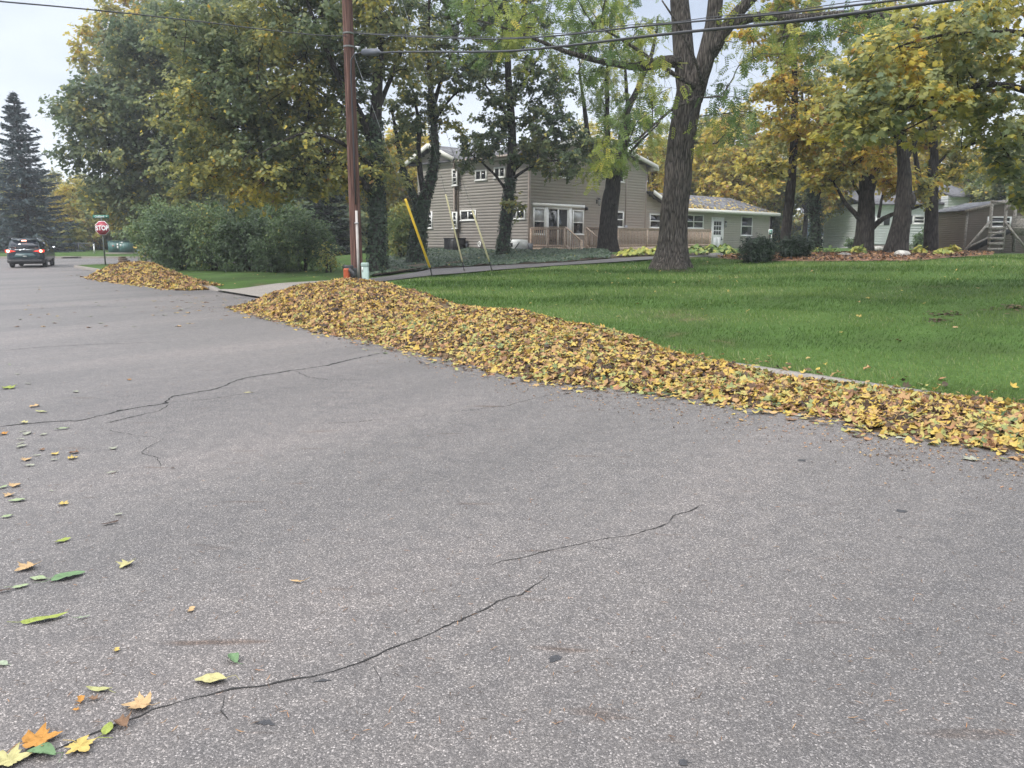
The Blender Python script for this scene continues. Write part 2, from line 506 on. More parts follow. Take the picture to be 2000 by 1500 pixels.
M['ash_leaf'] = leafmat('compound_leaf', [(0, (.08, .14, .05)), (.4, (.17, .24, .06)), (.75, (.36, .38, .08)), (1, (.55, .45, .08))], .48)
M['shrub_leaf'] = leafmat('shrub_leaf', [(0, (.052, .085, .048)), (.4, (.10, .155, .068)), (.75, (.18, .24, .085)), (1, (.40, .35, .08))], .4)
M['ivy_leaf'] = leafmat('ivy_leaf', [(0, (.018, .036, .022)), (.5, (.038, .068, .036)), (.9, (.085, .125, .06)), (1, (.25, .22, .06))], .2, .4, .4)
M['spruce'] = leafmat('spruce_needles', [(0, (.040, .062, .066)), (.5, (.066, .098, .102)), (.85, (.11, .145, .15)), (1, (.13, .12, .09))], .1, .7)
M['yew'] = leafmat('yew_needles', [(0, (.012, .025, .014)), (.6, (.025, .048, .022)), (1, (.06, .09, .035))], .15, .5)
M['hosta'] = leafmat('hosta_leaf', [(0, (.07, .14, .04)), (.35, (.16, .24, .07)), (.6, (.42, .42, .10)), (1, (.55, .43, .10))], .3)
PILE = [(0, (.045, .030, .022)), (.18, (.12, .075, .045)), (.32, (.36, .185, .095)), (.48, (.42, .28, .12)), (.61, (.53, .36, .07)), (.73, (.48, .37, .11)), (.83, (.36, .35, .12)), (.93, (.20, .24, .10)), (1, (.08, .13, .06))]
M['pile_leaf'] = leafmat('fallen_leaf', PILE, .25, .6, .3)
M['litter'] = plain('leaf_litter', (.10, .065, .03), .95, var=.5, scale=30)
M['bark_walnut'] = barkmat('bark_walnut', (.022, .019, .017), (.165, .143, .126), (22, 22, 2.6), 1.0, 6, .06)
M['bark'] = barkmat('bark', (.018, .016, .014), (.080, .070, .062), (14, 14, 2.6), .8)
M['bark_dark'] = barkmat('bark_dark', (.016, .014, .013), (.07, .06, .055), (14, 14, 2.6), .8)
M['siding'] = plain('taupe_siding', (.42, .38, .345), .55, var=.05, scale=1.5)
M['siding_brown'] = plain('brown_siding', (.19, .157, .132), .6, var=.06, scale=1.5)
M['siding_white'] = plain('white_siding', (.78, .79, .80), .55, var=.04, scale=1.5)
M['corner_trim'] = plain('taupe_trim', (.34, .28, .24), .5, var=.05)
M['white'] = plain('white_trim', (.74, .74, .71), .45, var=.05)
M['cream'] = plain('cream_fascia', (.60, .59, .53), .5, var=.06)
M['glass'] = plain('window_glass', (.012, .014, .017), .06, spec=.6, var=.2)
M['blind'] = plain('window_blind', (.42, .43, .43), .35, var=.06)
M['shingles'] = shingle('shingles', (.055, .055, .062), (.14, .14, .15))
M['deck'] = woodmat('deck_wood', (.34, .25, .19), (.60, .47, .37), (2, 2, 2))
M['grey_wood'] = woodmat('grey_wood', (.14, .13, .115), (.34, .31, .27), (2, 2, 2))
M['pole'] = barkmat('pole_wood', (.045, .024, .020), (.175, .098, .080), (30, 30, .8), .4, 8, .01)
M['black_plastic'] = plain('black_plastic', (.02, .02, .022), .5, var=.3)
M['black_metal'] = plain('black_metal', (.03, .03, .032), .45, var=.3)
M['grey_plastic'] = plain('grey_plastic', (.22, .23, .25), .5, var=.1)
M['conduit'] = plain('conduit', (.42, .38, .36), .6, var=.15)
M['cable'] = plain('cable', (.028, .03, .036), .5, var=.2)
M['steel'] = plain('galvanised', (.35, .36, .38), .4, .8, var=.15)
M['yellow'] = plain('yellow_plastic', (.72, .47, .035), .5, var=.08)
M['pale_yellow'] = plain('faded_yellow_plastic', (.55, .50, .30), .6, var=.1)
M['pedestal'] = plain('pedestal_green', (.28, .37, .335), .5, var=.07)
M['orange'] = plain('orange_plastic', (.36, .07, .022), .45, var=.1)
M['sign_red'] = plain('sign_red', (.30, .018, .040), .4, var=.06)
M['sign_white'] = plain('sign_white', (.80, .80, .80), .4, var=.03)
M['sign_green'] = plain('sign_green', (.005, .17, .11), .4, var=.06)
M['sign_post'] = plain('green_post', (.085, .10, .085), .6, var=.2)
M['cabinet'] = plain('cabinet_green', (.055, .13, .12), .5, var=.08, scale=2)
M['car_paint'] = plain('car_paint', (.022, .034, .040), .22, .35, .6, var=.04)
M['car_glass'] = plain('car_glass', (.02, .024, .034), .05, spec=.8, var=.1)
M['tyre'] = plain('tyre', (.014, .014, .014), .8, var=.2)
M['rim'] = plain('rim', (.30, .30, .31), .3, .8)
M['tail'] = plain('tail_light', (.42, .01, .01), .25, emit=((1, .06, .03), 0.7))
M['tail_hot'] = plain('lit_bulb', (.9, .3, .2), .3, emit=((1, .32, .22), 6.0))
M['chrome'] = plain('chrome', (.5, .52, .54), .15, .9)
M['rock_pale'] = speckle('rock_pale', [(.2, (.24, .225, .20)), (.8, (.52, .50, .46))], 9, .9, .8, .03)
M['rock_dark'] = speckle('rock_dark', [(.2, (.09, .085, .08)), (.8, (.23, .215, .20))], 9, .9, .8, .03)
M['timber'] = woodmat('timber', (.075, .05, .035), (.20, .14, .10), (1, 1, 4))
M['splice'] = plain('splice_grey', (.09, .10, .125), .45, var=.15)
M['teal'] = plain('dark_teal', (.035, .075, .08), .35, var=.05)
M['blue_siding'] = plain('blue_grey_siding', (.16, .22, .32), .6, var=.05)
# ------------------------------------------------------------------ setting: ground, road, kerbs, lawn
def grid(xs, ys, zf, keep=None):
    X, Y = np.meshgrid(xs, ys); Z = zf(X, Y)
    v = np.stack([X, Y, Z], -1).reshape(-1, 3)
    i = np.arange(len(ys) - 1)[:, None] * len(xs); j = np.arange(len(xs) - 1)[None]
    q = np.stack([i + j, i + j + 1, i + len(xs) + j + 1, i + len(xs) + j], -1).reshape(-1, 4)
    return v, q

mb = MB(); v, q = grid(np.linspace(-300, 300, 15), np.linspace(-120, 400, 14), lambda X, Y: np.where(Y > 150, .55, -.25)); mb.add(v, q)
tag(mb.build('ground', M['lawn']), kind='structure')

mb = MB(); v, q = grid(np.linspace(-95, 40, 28), np.concatenate([np.linspace(-25, 50, 16), np.linspace(51, 62.5, 8)]), road_z); mb.add(v, q)
road = tag(mb.build('road', M['asphalt']), kind='structure')

# opposite side of the street (behind the camera)
mb = MB()
vv = []
for a in np.linspace(-30, 52, 20):
    for s_, z_ in ((-11.2, 0.004), (-11.2, .12), (-11.36, .125), (-11.4, .1), (-40, .35)):
        x_, y_ = xy(s_, a); vv.append((x_, y_, z_))
i = np.arange(19)[:, None] * 5; j = np.arange(4)[None]
mb.add(np.array(vv), np.stack([i + j, i + j + 1, i + 5 + j + 1, i + 5 + j], -1).reshape(-1, 4))
tag(mb.build('opposite_verge', M['lawn']), kind='structure')

# lawn on the house side of the street, a sheet in kerb coordinates with a rounded corner at the crossing
cornerR = 2.2
aC = (CROSS_Y - K0[1]) / KD[1]
x_tip = K0[0] + aC * KD[0]
half = math.acos(np.dot(-KD, [1, 0])) / 2
bis = (-KD + np.array([1, 0])); bis /= np.linalg.norm(bis)
cc = np.array([x_tip, CROSS_Y]) + bis * cornerR / math.sin(half)
def clampc(x, y):
    y = np.minimum(y, CROSS_Y)
    d = np.stack([x - cc[0], y - cc[1]], -1); r = np.linalg.norm(d, axis=-1)
    out = (d @ bis < -math.cos(math.pi / 2 - half) * 0 - 0.0) & (r > cornerR)
    ang = np.arccos(np.clip((d @ -bis) / np.maximum(r, 1e-6), -1, 1))
    out = (r > cornerR) & (ang < math.pi / 2 - half)
    k = np.where(out, cornerR / np.maximum(r, 1e-6), 1)
    return cc[0] + d[..., 0] * k, cc[1] + d[..., 1] * k

ss = np.concatenate([[0.15], np.linspace(.4, 12, 30), np.linspace(13, 40, 28), np.linspace(44, 110, 14)])
aa = np.concatenate([np.linspace(-60, -16, 12), np.linspace(-14, 36, 51), np.linspace(36.5, 62, 52), np.linspace(66, 120, 10)])
Sg, Ag = np.meshgrid(ss, aa)
Xg, Yg = xy(Sg, Ag)
left = Xg < -8
Yc = Yg.copy(); Xc = Xg.copy()
cx_, cy_ = clampc(Xg, Yg)
Xc = np.where(left, cx_, Xg); Yc = np.where(left, cy_, Yg)
def lbump(Xc, Yc):
    return 0.03 * np.sin(Xc * 1.3 + .4 * Yc) * np.sin(Yc * .9) + .02 * np.sin(Xc * 2.9) * np.sin(2.3 * Yc + 1)
def lawnz(x, y):
    return terr(x, y) + lbump(x, y) * sstep(sa(x, y)[0], 1, 4)
DRV0, DRV1 = 15.6, 21.0
Zg = lawnz(Xc, Yc)
nearkerb = (1 - sstep(Sg, 0.3, 2.2)) * sstep(Ag, DRV0 - .8, DRV0) * (1 - sstep(Ag, DRV1, DRV1 + .8))
Zg = Zg - nearkerb * 0.11
vv = np.stack([Xc, Yc, Zg], -1).reshape(-1, 3)
i = np.arange(len(aa) - 1)[:, None] * len(ss); j = np.arange(len(ss) - 1)[None]
qq = np.stack([i + j, i + j + 1, i + len(ss) + j + 1, i + len(ss) + j], -1).reshape(-1, 4)
dsz = np.linalg.norm(vv[qq[:, 0]] - vv[qq[:, 2]], axis=1); dsy = np.linalg.norm(vv[qq[:, 1]] - vv[qq[:, 3]], axis=1)
qq = qq[(dsz > 1e-3) & (dsy > 1e-3) & (vv[qq].mean(1)[:, 1] < 170)][:, ::-1]
mb = MB(); mb.add(vv, qq)
lawn = tag(mb.build('lawn', M['lawn'], smooth=True), kind='structure')

def sweep_kerb(mb, pts, nrm, h0, h1, w=.15):
    """kerb profile swept along ground points; nrm points to the lawn"""
    n = len(pts); vv = []
    for k in range(n):
        p, nn = pts[k], nrm[k]
        z = p[2]; hh = h0[k]
        for o, zz in ((-0.02, -.05), (0.0, hh - .025), (0.025, hh), (w, hh + .004), (w + .01, -.05)):
            vv.append((p[0] + nn[0] * o, p[1] + nn[1] * o, z + zz))
    i = np.arange(n - 1)[:, None] * 5; j = np.arange(4)[None]
    mb.add(np.array(vv), np.stack([i + j, i + j + 1, i + 5 + j + 1, i + 5 + j], -1).reshape(-1, 4))

mb = MB()
a1 = np.linspace(-40, DRV0, 60)
hk = .135 - .115 * sstep(a1, DRV0 - 1.0, DRV0)
sweep_kerb(mb, [(*xy(0, a), 0) for a in a1], [KN] * len(a1), hk, None)
aT = aC - cornerR / math.tan(half)
a2 = np.linspace(DRV1, aT, 40)
pts = [(*xy(0, a), 0) for a in a2]; nr = [KN] * len(a2)
hk = list(.135 - .115 * (1 - sstep(a2, DRV1, DRV1 + 1.0)))
th0 = math.atan2(-KN[1], -KN[0]); th1 = math.atan2(1, 0)
th0 += 2 * math.pi if th0 < th1 else 0
for t in np.linspace(0, 1, 12)[1:]:
    th = th0 + (th1 - th0) * t
    pts.append((cc[0] + cornerR * math.cos(th), cc[1] + cornerR * math.sin(th), 0)); nr.append(np.array([-math.cos(th), -math.sin(th)])); hk.append(.135)
for x in np.linspace(cc[0], 0, 20)[1:]:
    pts.append((x, CROSS_Y, 0)); nr.append(np.array([0, -1.0])); hk.append(.135)
sweep_kerb(mb, pts, nr, hk, None)
mb2 = MB()
xs_ = np.linspace(-95, 0, 40)
sweep_kerb(mb2, [(x, 62.5, .2) for x in xs_], [np.array([0, 1.0])] * 40, [.15] * 40, None)
tag(mb.build('kerb', M['concrete']), kind='structure')
tag(mb2.build('far_kerb', M['concrete']), kind='structure')

mb = MB(); v, q = grid(np.linspace(-120, -2, 30), np.concatenate([[62.64], np.linspace(63.5, 72, 8), np.linspace(76, 170, 10)]),
                       lambda X, Y: np.interp(Y, [62.6, 66, 80, 160], [.34, .5, .62, .8])); mb.add(v, q)
tag(mb.build('far_verge', M['lawn']), kind='structure')

# driveway: concrete apron at the street, then an asphalt drive that runs along the lawn to the side door
def strip(mb, L, R, lift, nseg=10, nw=4):
    L = np.array(L); R = np.array(R)
    def res(pl, n):
        d = np.concatenate([[0], np.cumsum(np.linalg.norm(np.diff(pl, axis=0), axis=1))]); t = np.linspace(0, d[-1], n)
        return np.stack([np.interp(t, d, pl[:, k]) for k in range(2)], -1)
    n = nseg; a, b = res(L, n), res(R, n)
    V = np.stack([a + (b - a) * w for w in np.linspace(0, 1, nw)], 1)
    Z = terr(V[..., 0], V[..., 1])
    s_, a_ = sa(V[..., 0], V[..., 1])
    Z = Z - .11 * (1 - sstep(s_, .3, 2.2)) * sstep(a_, DRV0 - .8, DRV0) * (1 - sstep(a_, DRV1, DRV1 + .8))
    Z = np.where(s_ < .2, .012 + (s_ > 0) * .01, Z + .0)
    V = np.concatenate([V, (Z + lift)[..., None]], -1)
    i = np.arange(n - 1)[:, None] * nw; j = np.arange(nw - 1)[None]
    q = np.stack([i + j, i + nw + j, i + nw + j + 1, i + j + 1], -1).reshape(-1, 4)
    mb.add(V.reshape(-1, 3), q)
g2 = lambda px, py: hit(px, py)[:2]
mb = MB()
A0, A1 = np.array(xy(-.1, DRV1 - .1)), np.array(xy(-.1, DRV0 + .1))
upper = [A0, g2(520, 557), g2(650, 550), g2(735, 545)]
lower = [A1, g2(735, 556)]
strip(mb, upper[:3], [A1, np.array(xy(2.4, DRV0)), g2(690, 560)], .05, 16, 6)
tag(mb.build('driveway_apron', M['concrete']), kind='structure')
mb = MB()
up = [g2(648, 550.5), g2(735, 545), g2(845, 527), g2(960, 521), g2(1100, 515), g2(1200, 507), g2(1285, 502), g2(1345, 500.5), g2(1400, 498)]
lo = [g2(688, 560.5), g2(740, 553), g2(845, 540), g2(960, 530), g2(1100, 520), g2(1200, 514), g2(1285, 508), g2(1345, 504.5), g2(1402, 502)]
strip(mb, up, lo, .045, 60, 5)
tag(mb.build('driveway', M['drive_asphalt']), kind='structure')

# mulch bed under the trees on the right
def polybed(name, px_poly, mat, lift, n=26, kind='structure'):
    pts = np.array([g2(*p) for p in px_poly])
    c = pts.mean(0); m = len(pts)
    # smooth closed outline
    t = np.linspace(0, m, m * 6, endpoint=False); idx = t.astype(int); f = (t - idx)[:, None]
    P0, P1, P2, P3 = [pts[(idx + k) % m] for k in (-1, 0, 1, 2)]
    out = .5 * ((2 * P1) + (-P0 + P2) * f + (2 * P0 - 5 * P1 + 4 * P2 - P3) * f ** 2 + (-P0 + 3 * P1 - 3 * P2 + P3) * f ** 3)
    rings = np.linspace(0, 1, 9)
    V = c + (out - c)[None] * rings[:, None, None]
    Z = terr(V[..., 0], V[..., 1]) + lift * (1 - rings ** 6)[:, None] + .03
    V = np.concatenate([V, Z[..., None]], -1)
    k = len(out); i = np.arange(8)[:, None] * k; j = np.arange(k)[None]; j2 = (j + 1) % k
    q = np.stack([i + j, i + k + j, i + k + j2, i + j2], -1).reshape(-1, 4)
    mb = MB(); mb.add(V.reshape(-1, 3), q)
    return tag(mb.build(name, mat, smooth=True), kind=kind), out
mulch, mulch_out = polybed('mulch_bed', [(1402, 506), (1480, 510), (1560, 512), (1700, 511), (1830, 507), (1940, 499), (1900, 493.5), (1800, 493), (1700, 495), (1600, 497.5), (1500, 498), (1440, 500)], M['mulch'], .06)
soil, _ = polybed('soil_strip', [(1150, 506), (1210, 505), (1290, 501.5), (1385, 498), (1385, 494), (1290, 496), (1200, 499), (1150, 501)], M['soil'], .03)

# cracks in the asphalt: narrow ragged ribbons of dark filler, parts of the road
def crack(px_pts, w, seed, jag=.012):
    r = np.random.default_rng(seed)
    p = np.array([road_pt(*q)[:2] for q in px_pts])
    d = np.concatenate([[0], np.cumsum(np.linalg.norm(np.diff(p, axis=0), axis=1))])
    n = int(max(12, d[-1] / .014)); n = min(n, 1100)
    t = np.linspace(0, d[-1], n)
    c = np.stack([np.interp(t, d, p[:, k]) for k in range(2)], -1)
    walk = np.zeros((n, 2))
    for sc_, am in ((2, jag * .22), (5, jag * .45), (14, jag * .8), (40, jag * 1.2), (110, jag * 2)):
        kk = r.normal(0, am, (n // sc_ + 3, 2)); walk += np.stack([np.interp(np.arange(n) / sc_, np.arange(len(kk)), kk[:, z]) for z in range(2)], -1)
    c = c + walk
    tg = np.gradient(c, axis=0); tg /= np.linalg.norm(tg, axis=1)[:, None] + 1e-9
    nn = np.stack([-tg[:, 1], tg[:, 0]], -1)
    ww = w * (.25 + .75 * r.random(n) + 1.6 * (r.random(n) < .05) - .0) * np.interp(np.arange(n) / 9., np.arange(n // 9 + 3), r.uniform(.35, 1.25, n // 9 + 3)) * np.interp(t / d[-1], [0, .08, .9, 1], [.3, 1, 1, .15])
    ww = np.convolve(ww, [.25, .5, .25], 'same')
    L, R = c + nn * ww[:, None], c - nn * ww[:, None]
    V = np.concatenate([np.stack([L, R], 1).reshape(-1, 2), np.full((2 * n, 1), .0025)], 1)
    k = np.arange(n - 1) * 2
    q = np.stack([k, k + 1, k + 3, k + 2], -1)
    mb = MB(); mb.add(V, q[:, ::-1])
    tag(mb.build('crack', M['crack'], road), kind='structure')
crack([(-60, 1530), (40, 1490), (130, 1462), (240, 1420), (300, 1387), (375, 1366), (435, 1353), (530, 1336), (600, 1318), (690, 1290), (760, 1262), (850, 1226), (940, 1195), (1020, 1162), (1058, 1132), (1075, 1115)], .0058, 1, .010)
crack([(935, 1110), (960, 1098), (1010, 1088), (1080, 1073), (1150, 1057), (1220, 1046), (1300, 1018), (1312, 1005), (1385, 978)], .0044, 2, .010)
crack([(-60, 834), (0, 830), (150, 822), (230, 802), (317, 788), (330, 775), (400, 765), (480, 740), (560, 724), (640, 712), (700, 698), (770, 686)], .019, 3, .02)
crack([(320, 789), (305, 802), (250, 815), (190, 828)], .008, 4)
crack([(322, 788), (400, 782), (510, 765)], .006, 5)
crack([(-40, 690), (0, 685), (100, 676), (200, 672), (335, 667)], .013, 6, .02)
crack([(200, 840), (260, 852), (310, 858), (283, 884), (312, 893), (315, 918)], .0035, 7)
crack([(560, 832), (700, 828), (880, 805), (1000, 792), (1140, 760)], .0045, 8, .02)
crack([(-20, 608), (120, 600), (250, 597)], .014, 9, .03)
crack([(690, 1291), (720, 1300), (735, 1322), (742, 1340)], .0022, 10, .006)
crack([(940, 1196), (930, 1180), (938, 1160)], .002, 11, .006)
crack([(437, 1354), (430, 1385), (445, 1402)], .0022, 12, .006)
crack([(1150, 1057), (1165, 1068), (1200, 1074)], .0018, 13, .006)
crack([(560, 724), (590, 735), (640, 742), (720, 741)], .006, 14, .02)
def blotch(px, py, rx, ry, seed):
    r = np.random.default_rng(seed); c = road_pt(px, py); k = c[1] / 1500
    th = np.linspace(0, 2 * math.pi, 22, endpoint=False)
    rr = np.clip(1 + np.convolve(np.tile(r.normal(0, .5, 22), 3), [.2, .6, .2], 'same')[22:44], .35, 1.9)
    d = road_pt(px, py + ry)[1] - c[1]
    V = np.stack([c[0] + rx * k * rr * np.cos(th), c[1] - abs(d) * rr * np.sin(th), np.full(22, .002)], -1)
    if np.cross(V[1] - V[0], V[2] - V[1])[2] < 0: V = V[::-1]
    mb = MB(); mb.add(V, np.arange(22)[None])
    tag(mb.build('tar_spot', M['tar'], road), kind='structure')
for k, b in enumerate([(1080, 1286, 15, 6), (1760, 998, 10, 3), (1566, 899, 9, 2), (630, 1330, 12, 3), (520, 1412, 17, 6), (1490, 808, 26, 3), (1335, 1490, 13, 4)]):
    blotch(*b, k)

# low drop inlet in the far kerb, block wall at the corner
st = empty('storm_drain', (*P(138, 503, 62.4)[:2], .2), 'dark kerb drain opening across the street beside the car', 'drain')
x0 = st.location.x
mb = MB(); mb.obox((x0 - .75, 62.38, .2), (1.5, 0, 0), (0, .18, 0), (0, 0, .17)); mb.build('hood', M['concrete'], st)
mb = MB(); mb.obox((x0 - .62, 62.355, .215), (1.24, 0, 0), (0, .06, 0), (0, 0, .10)); mb.build('opening', M['crack'], st)

# ---- grass blades (one stuff object), leaning in alternate mower stripes
def make_grass():
    r = np.random.default_rng(3)
    N = 470000
    # sample by view: choose pixels of the lawn so that near blades are as dense as they look
    sv = r.random(N) ** 1.25 * 26 + .12
    av = -11 + r.random(N) * 36
    x, y = xy(sv, av)
    Yv = y
    vis = (np.abs(x / np.maximum(y, .1)) < 1.0) & (y > 4) & (y < 40)
    keepp = np.clip(14.0 / np.maximum(y, 1), .12, 1)
    vis &= r.random(N) < keepp
    vis &= ~((av > DRV0 - .3) & (sv < 4)) & (av < 24)
    x, y, sv, av = x[vis], y[vis], sv[vis], av[vis]
    # stay off drive, ivy and mulch: test in photo projection
    z = lawnz(x, y)
    pyz = (z - CAMH)
    dyc = y * CP - pyz * SP; px = 1000 + F * x / dyc; py = 750 - F * (y * SP + pyz * CP) / dyc
    lim = np.interp(px, [690, 740, 845, 960, 1100, 1200, 1285, 1400, 1480, 1560, 1700, 1830, 1940, 2000], [563, 555, 541, 531.5, 521.5, 515, 509.5, 505, 510, 512, 511.5, 508, 500, 497])
    ok = py > lim
    d1 = np.hypot((px - 1845) / 75, (py - 618) / 16); d2 = np.hypot((px - 1985) / 45, (py - 606) / 16)
    d3 = np.hypot((px - 1560) / 60, (py - 700) / 7)
    ok &= r.random(len(px)) < np.clip(np.minimum(np.minimum(d1, d2), d3 + .4) ** 1.2, .35, 1)
    x, y, sv, av, z = x[ok], y[ok], sv[ok], av[ok], z[ok]
    n = len(x)
    h = r.uniform(.026, .055, n) * (1 + .5 * (sv < .8)) * np.clip(y / 12, 1, 1.8)
    w = np.maximum(.004, .00052 * y) * r.uniform(.7, 1.3, n)
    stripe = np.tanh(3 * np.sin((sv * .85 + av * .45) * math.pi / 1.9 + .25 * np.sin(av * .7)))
    dirx = np.where(r.random(n) < .5 + .38 * stripe, KD[0], -KD[0]); diry = dirx / KD[0] * KD[1]
    lean = r.normal(.55, .35, n) * h
    lx = dirx * lean + r.normal(0, .45, n) * h; ly = diry * lean + r.normal(0, .45, n) * h
    th = r.random(n) * 2 * math.pi
    cx, sx = np.cos(th) * w / 2, np.sin(th) * w / 2
    b0 = np.stack([x - cx, y - sx, z - .01], -1); b1 = np.stack([x + cx, y + sx, z - .01], -1)
    m0 = np.stack([x - cx * .7 + lx * .35, y - sx * .7 + ly * .35, z + h * .6], -1); m1 = np.stack([x + cx * .7 + lx * .35, y + sx * .7 + ly * .35, z + h * .6], -1)
    tp = np.stack([x + lx, y + ly, z + h * .92], -1)
    V = np.stack([b0, b1, m1, m0, tp], 1).reshape(-1, 3)
    k = np.arange(n)[:, None] * 5
    patch = .5 + .5 * np.sin(x * 1.1 + 2 * np.sin(y * .5)) * np.sin(y * .8 + x * .3)
    patch2 = np.sin(x * .55 + 1.3 * np.sin(y * .9 + 1)) * np.sin(y * .42 - x * .21 + 2)
    rn = np.clip(.30 + .17 * patch + .16 * patch2 + .15 * stripe + .12 * (1 - sstep(sv, .3, 2.5)) + r.normal(0, .16, n) + .55 * (r.random(n) < .035), 0, 1)  # stripe term paints the mower bands' light and shade into the blade colour
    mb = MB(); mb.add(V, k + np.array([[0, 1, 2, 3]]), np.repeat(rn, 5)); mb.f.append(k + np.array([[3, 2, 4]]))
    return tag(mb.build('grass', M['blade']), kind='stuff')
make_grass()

# worn places in the lawn: bare crumbs of soil and dead grass
def worn(px, py, rx, ry, n, seed):
    r = np.random.default_rng(seed); q = r.normal(0, .5, (n, 2))
    p = np.array([hit(px + a * rx, py + b * ry) for a, b in q]); p[:, 2] = lawnz(p[:, 0], p[:, 1]) + .012 + r.random(n) * .012
    return p
WORN = np.concatenate([worn(1850, 612, 45, 5, 80, 1), worn(1830, 624, 30, 5, 55, 2), worn(1985, 605, 45, 7, 110, 3), worn(1330, 530, 40, 3, 70, 5), worn(1312, 529, 55, 4, 130, 6)])
# ------------------------------------------------------------------ the tan house
R2 = math.sqrt(.5)
HB = np.array([.9, 41.5]); HU = np.array([R2, R2, 0]); HW = np.array([-R2, R2, 0]); UP = np.array([0, 0, 1.0])
def H(u, w, z): return np.array([HB[0], HB[1], z]) + HU * u + HW * w

def siding(mb, A, d, n, u0, u1, z0, top, exp=.16):
    """lapped siding courses on a wall through A along d, outward n; top(u) is the wall's upper edge"""
    us = np.linspace(u0, u1, 121); tp = np.array([top(u) for u in us])
    z = z0
    while z < tp.max():
        ok = us[tp >= min(z + exp * .5, tp.max())]
        if len(ok) < 2: break
        a, b = ok.min(), ok.max()
        zt = min(z + exp, tp.max())
        base = np.array([A[0], A[1], 0])
        p = lambda u, zz, o: base + d * u + n * o + UP * zz
        V = [p(a, z, .024), p(b, z, .024), p(b, zt, .004), p(a, zt, .004), p(a, z, .002), p(b, z, .002)]
        f = [(0, 1, 2, 3), (4, 5, 1, 0)]
        if np.dot(np.cross(d, UP), n) < 0: f = [q[::-1] for q in f]
        mb.add(V, f)
        z += exp

def window(parent, O, d, n, px0, py0, px1, py1, kind='sash', blind=False, name='window', fw=.085, label=None, pane=None):
    """window spec'd by two photo corners on the wall plane through O with outward normal n"""
    p0, p1 = onplane(px0, py0, O, n), onplane(px1, py1, O, n)
    u0, u1 = sorted([np.dot(p0 - O, d), np.dot(p1 - O, d)]); z1, z0 = max(p0[2], p1[2]), min(p0[2], p1[2])
    return window_uz(parent, O, d, n, u0, u1, z0, z1, kind, blind, name, fw, label, pane)

def window_uz(parent, O, d, n, u0, u1, z0, z1, kind='sash', blind=False, name='window', fw=.085, label=None, pane=None):
    O = np.array([O[0], O[1], 0.0])
    p = lambda u, z, o: O + d * u + UP * z + n * o
    mb = MB()
    def b(ua, ub, za, zb, o0=.0, o1=.075): mb.obox(p(ua, za, o0), d * (ub - ua), n * (o1 - o0), UP * (zb - za))
    b(u0, u0 + fw, z0, z1); b(u1 - fw, u1, z0, z1); b(u0 + fw, u1 - fw, z1 - fw, z1, o1=.072); b(u0 + fw, u1 - fw, z0 + .04, z0 + fw, o1=.072)
    b(u0 - .03, u1 + .03, z0 - .015, z0 + .04, o1=.11)
    zm, um = (z0 + z1) / 2, (u0 + u1) / 2
    if kind in ('sash', 'grid'): b(u0 + fw, u1 - fw, zm - .03, zm + .03, .03, .066)
    if kind in ('slider', 'double'): b(um - .045, um + .045, z0 + fw, z1 - fw, .03, .07)
    if kind == 'double': b(u0 + fw, um - .05, zm - .03, zm + .03, .03, .064); b(um + .05, u1 - fw, zm - .03, zm + .03, .03, .064)
    if kind == 'grid':
        b(u0 + fw, u1 - fw, (z0 + zm) / 2 - .012, (z0 + zm) / 2 + .012, .03, .055); b(u0 + fw, u1 - fw, (z1 + zm) / 2 - .012, (z1 + zm) / 2 + .012, .03, .055)
    fr = mb.build(name, M['white'], parent)
    if label: fr['label'] = label
    g = MB(); g.obox(p(u0 + fw * .9, z0 + fw * .9, .03), d * (u1 - u0 - 1.8 * fw), n * .01, UP * (z1 - z0 - 1.8 * fw))
    g.build('pane', pane or M['glass'], fr)
    if blind:
        g = MB(); g.obox(p(u0 + fw, zm, .041), d * (u1 - u0 - 2 * fw), n * .004, UP * (z1 - fw - zm)); g.build('blind', M['blind'], fr)
    return fr

house = empty('tan_house', H(3, 2, 1.0), 'two storey taupe sided house with low wing and wooden deck beyond the lawn', 'house')
ZG, ZE, ZR = .72, 6.08, 7.28
NB = -HW           # outward normal of the gable wall
NA = -HU           # outward normal of the eave wall
BL = 10.4
gab = lambda u: ZR - abs(u - BL / 2) * (ZR - ZE) / (BL / 2)
mb = MB()
siding(mb, H(0, 0, 0), HU, NB, 0, BL, ZG, gab)
siding(mb, H(0, 0, 0), HW, NA, 0, 5.75, ZG, lambda u: ZE)
LW0, LW1 = 5.75, 9.1
LM = (LW0 + LW1) / 2
lg = lambda w: 6.95 - abs(w - LM) * .42
siding(mb, H(-.22, 0, 0), HW, NA, LW0, LW1, ZG, lg)
siding(mb, H(-.22, LW0, 0), HU, NB, 0, .22, ZG, lambda u: 6.1)
WU1 = 26.7
wt = lambda u: 3.52 if u > 13.2 else 3.52 + (13.2 - u) * .36
siding(mb, H(0, 0, 0), HU, NB, BL + .06, WU1, ZG - .1, wt)
siding(mb, H(BL, 0, 0), HW, HU, 0, 8, ZG, lambda u: ZE)
siding(mb, H(WU1, 0, 0), HW, HU, 0, 3.2, ZG - .1, lambda u: 3.5)
mb.build('wall', M['siding'], house)
mb = MB()     # corner boards
for u, w, s in ((0, 0, .10), (BL, 0, .10), (WU1, 0, .09), (-.22, LW0, .08)):
    top = ZE if u < 11 else 3.5
    c = H(u, w, 0); mb = MB(); mb.obox(c - HU * .03 - HW * .035 + UP * ZG, HU * s, HW * s, UP * (top - ZG))
    mb.build('corner_board', M['corner_trim'], house)
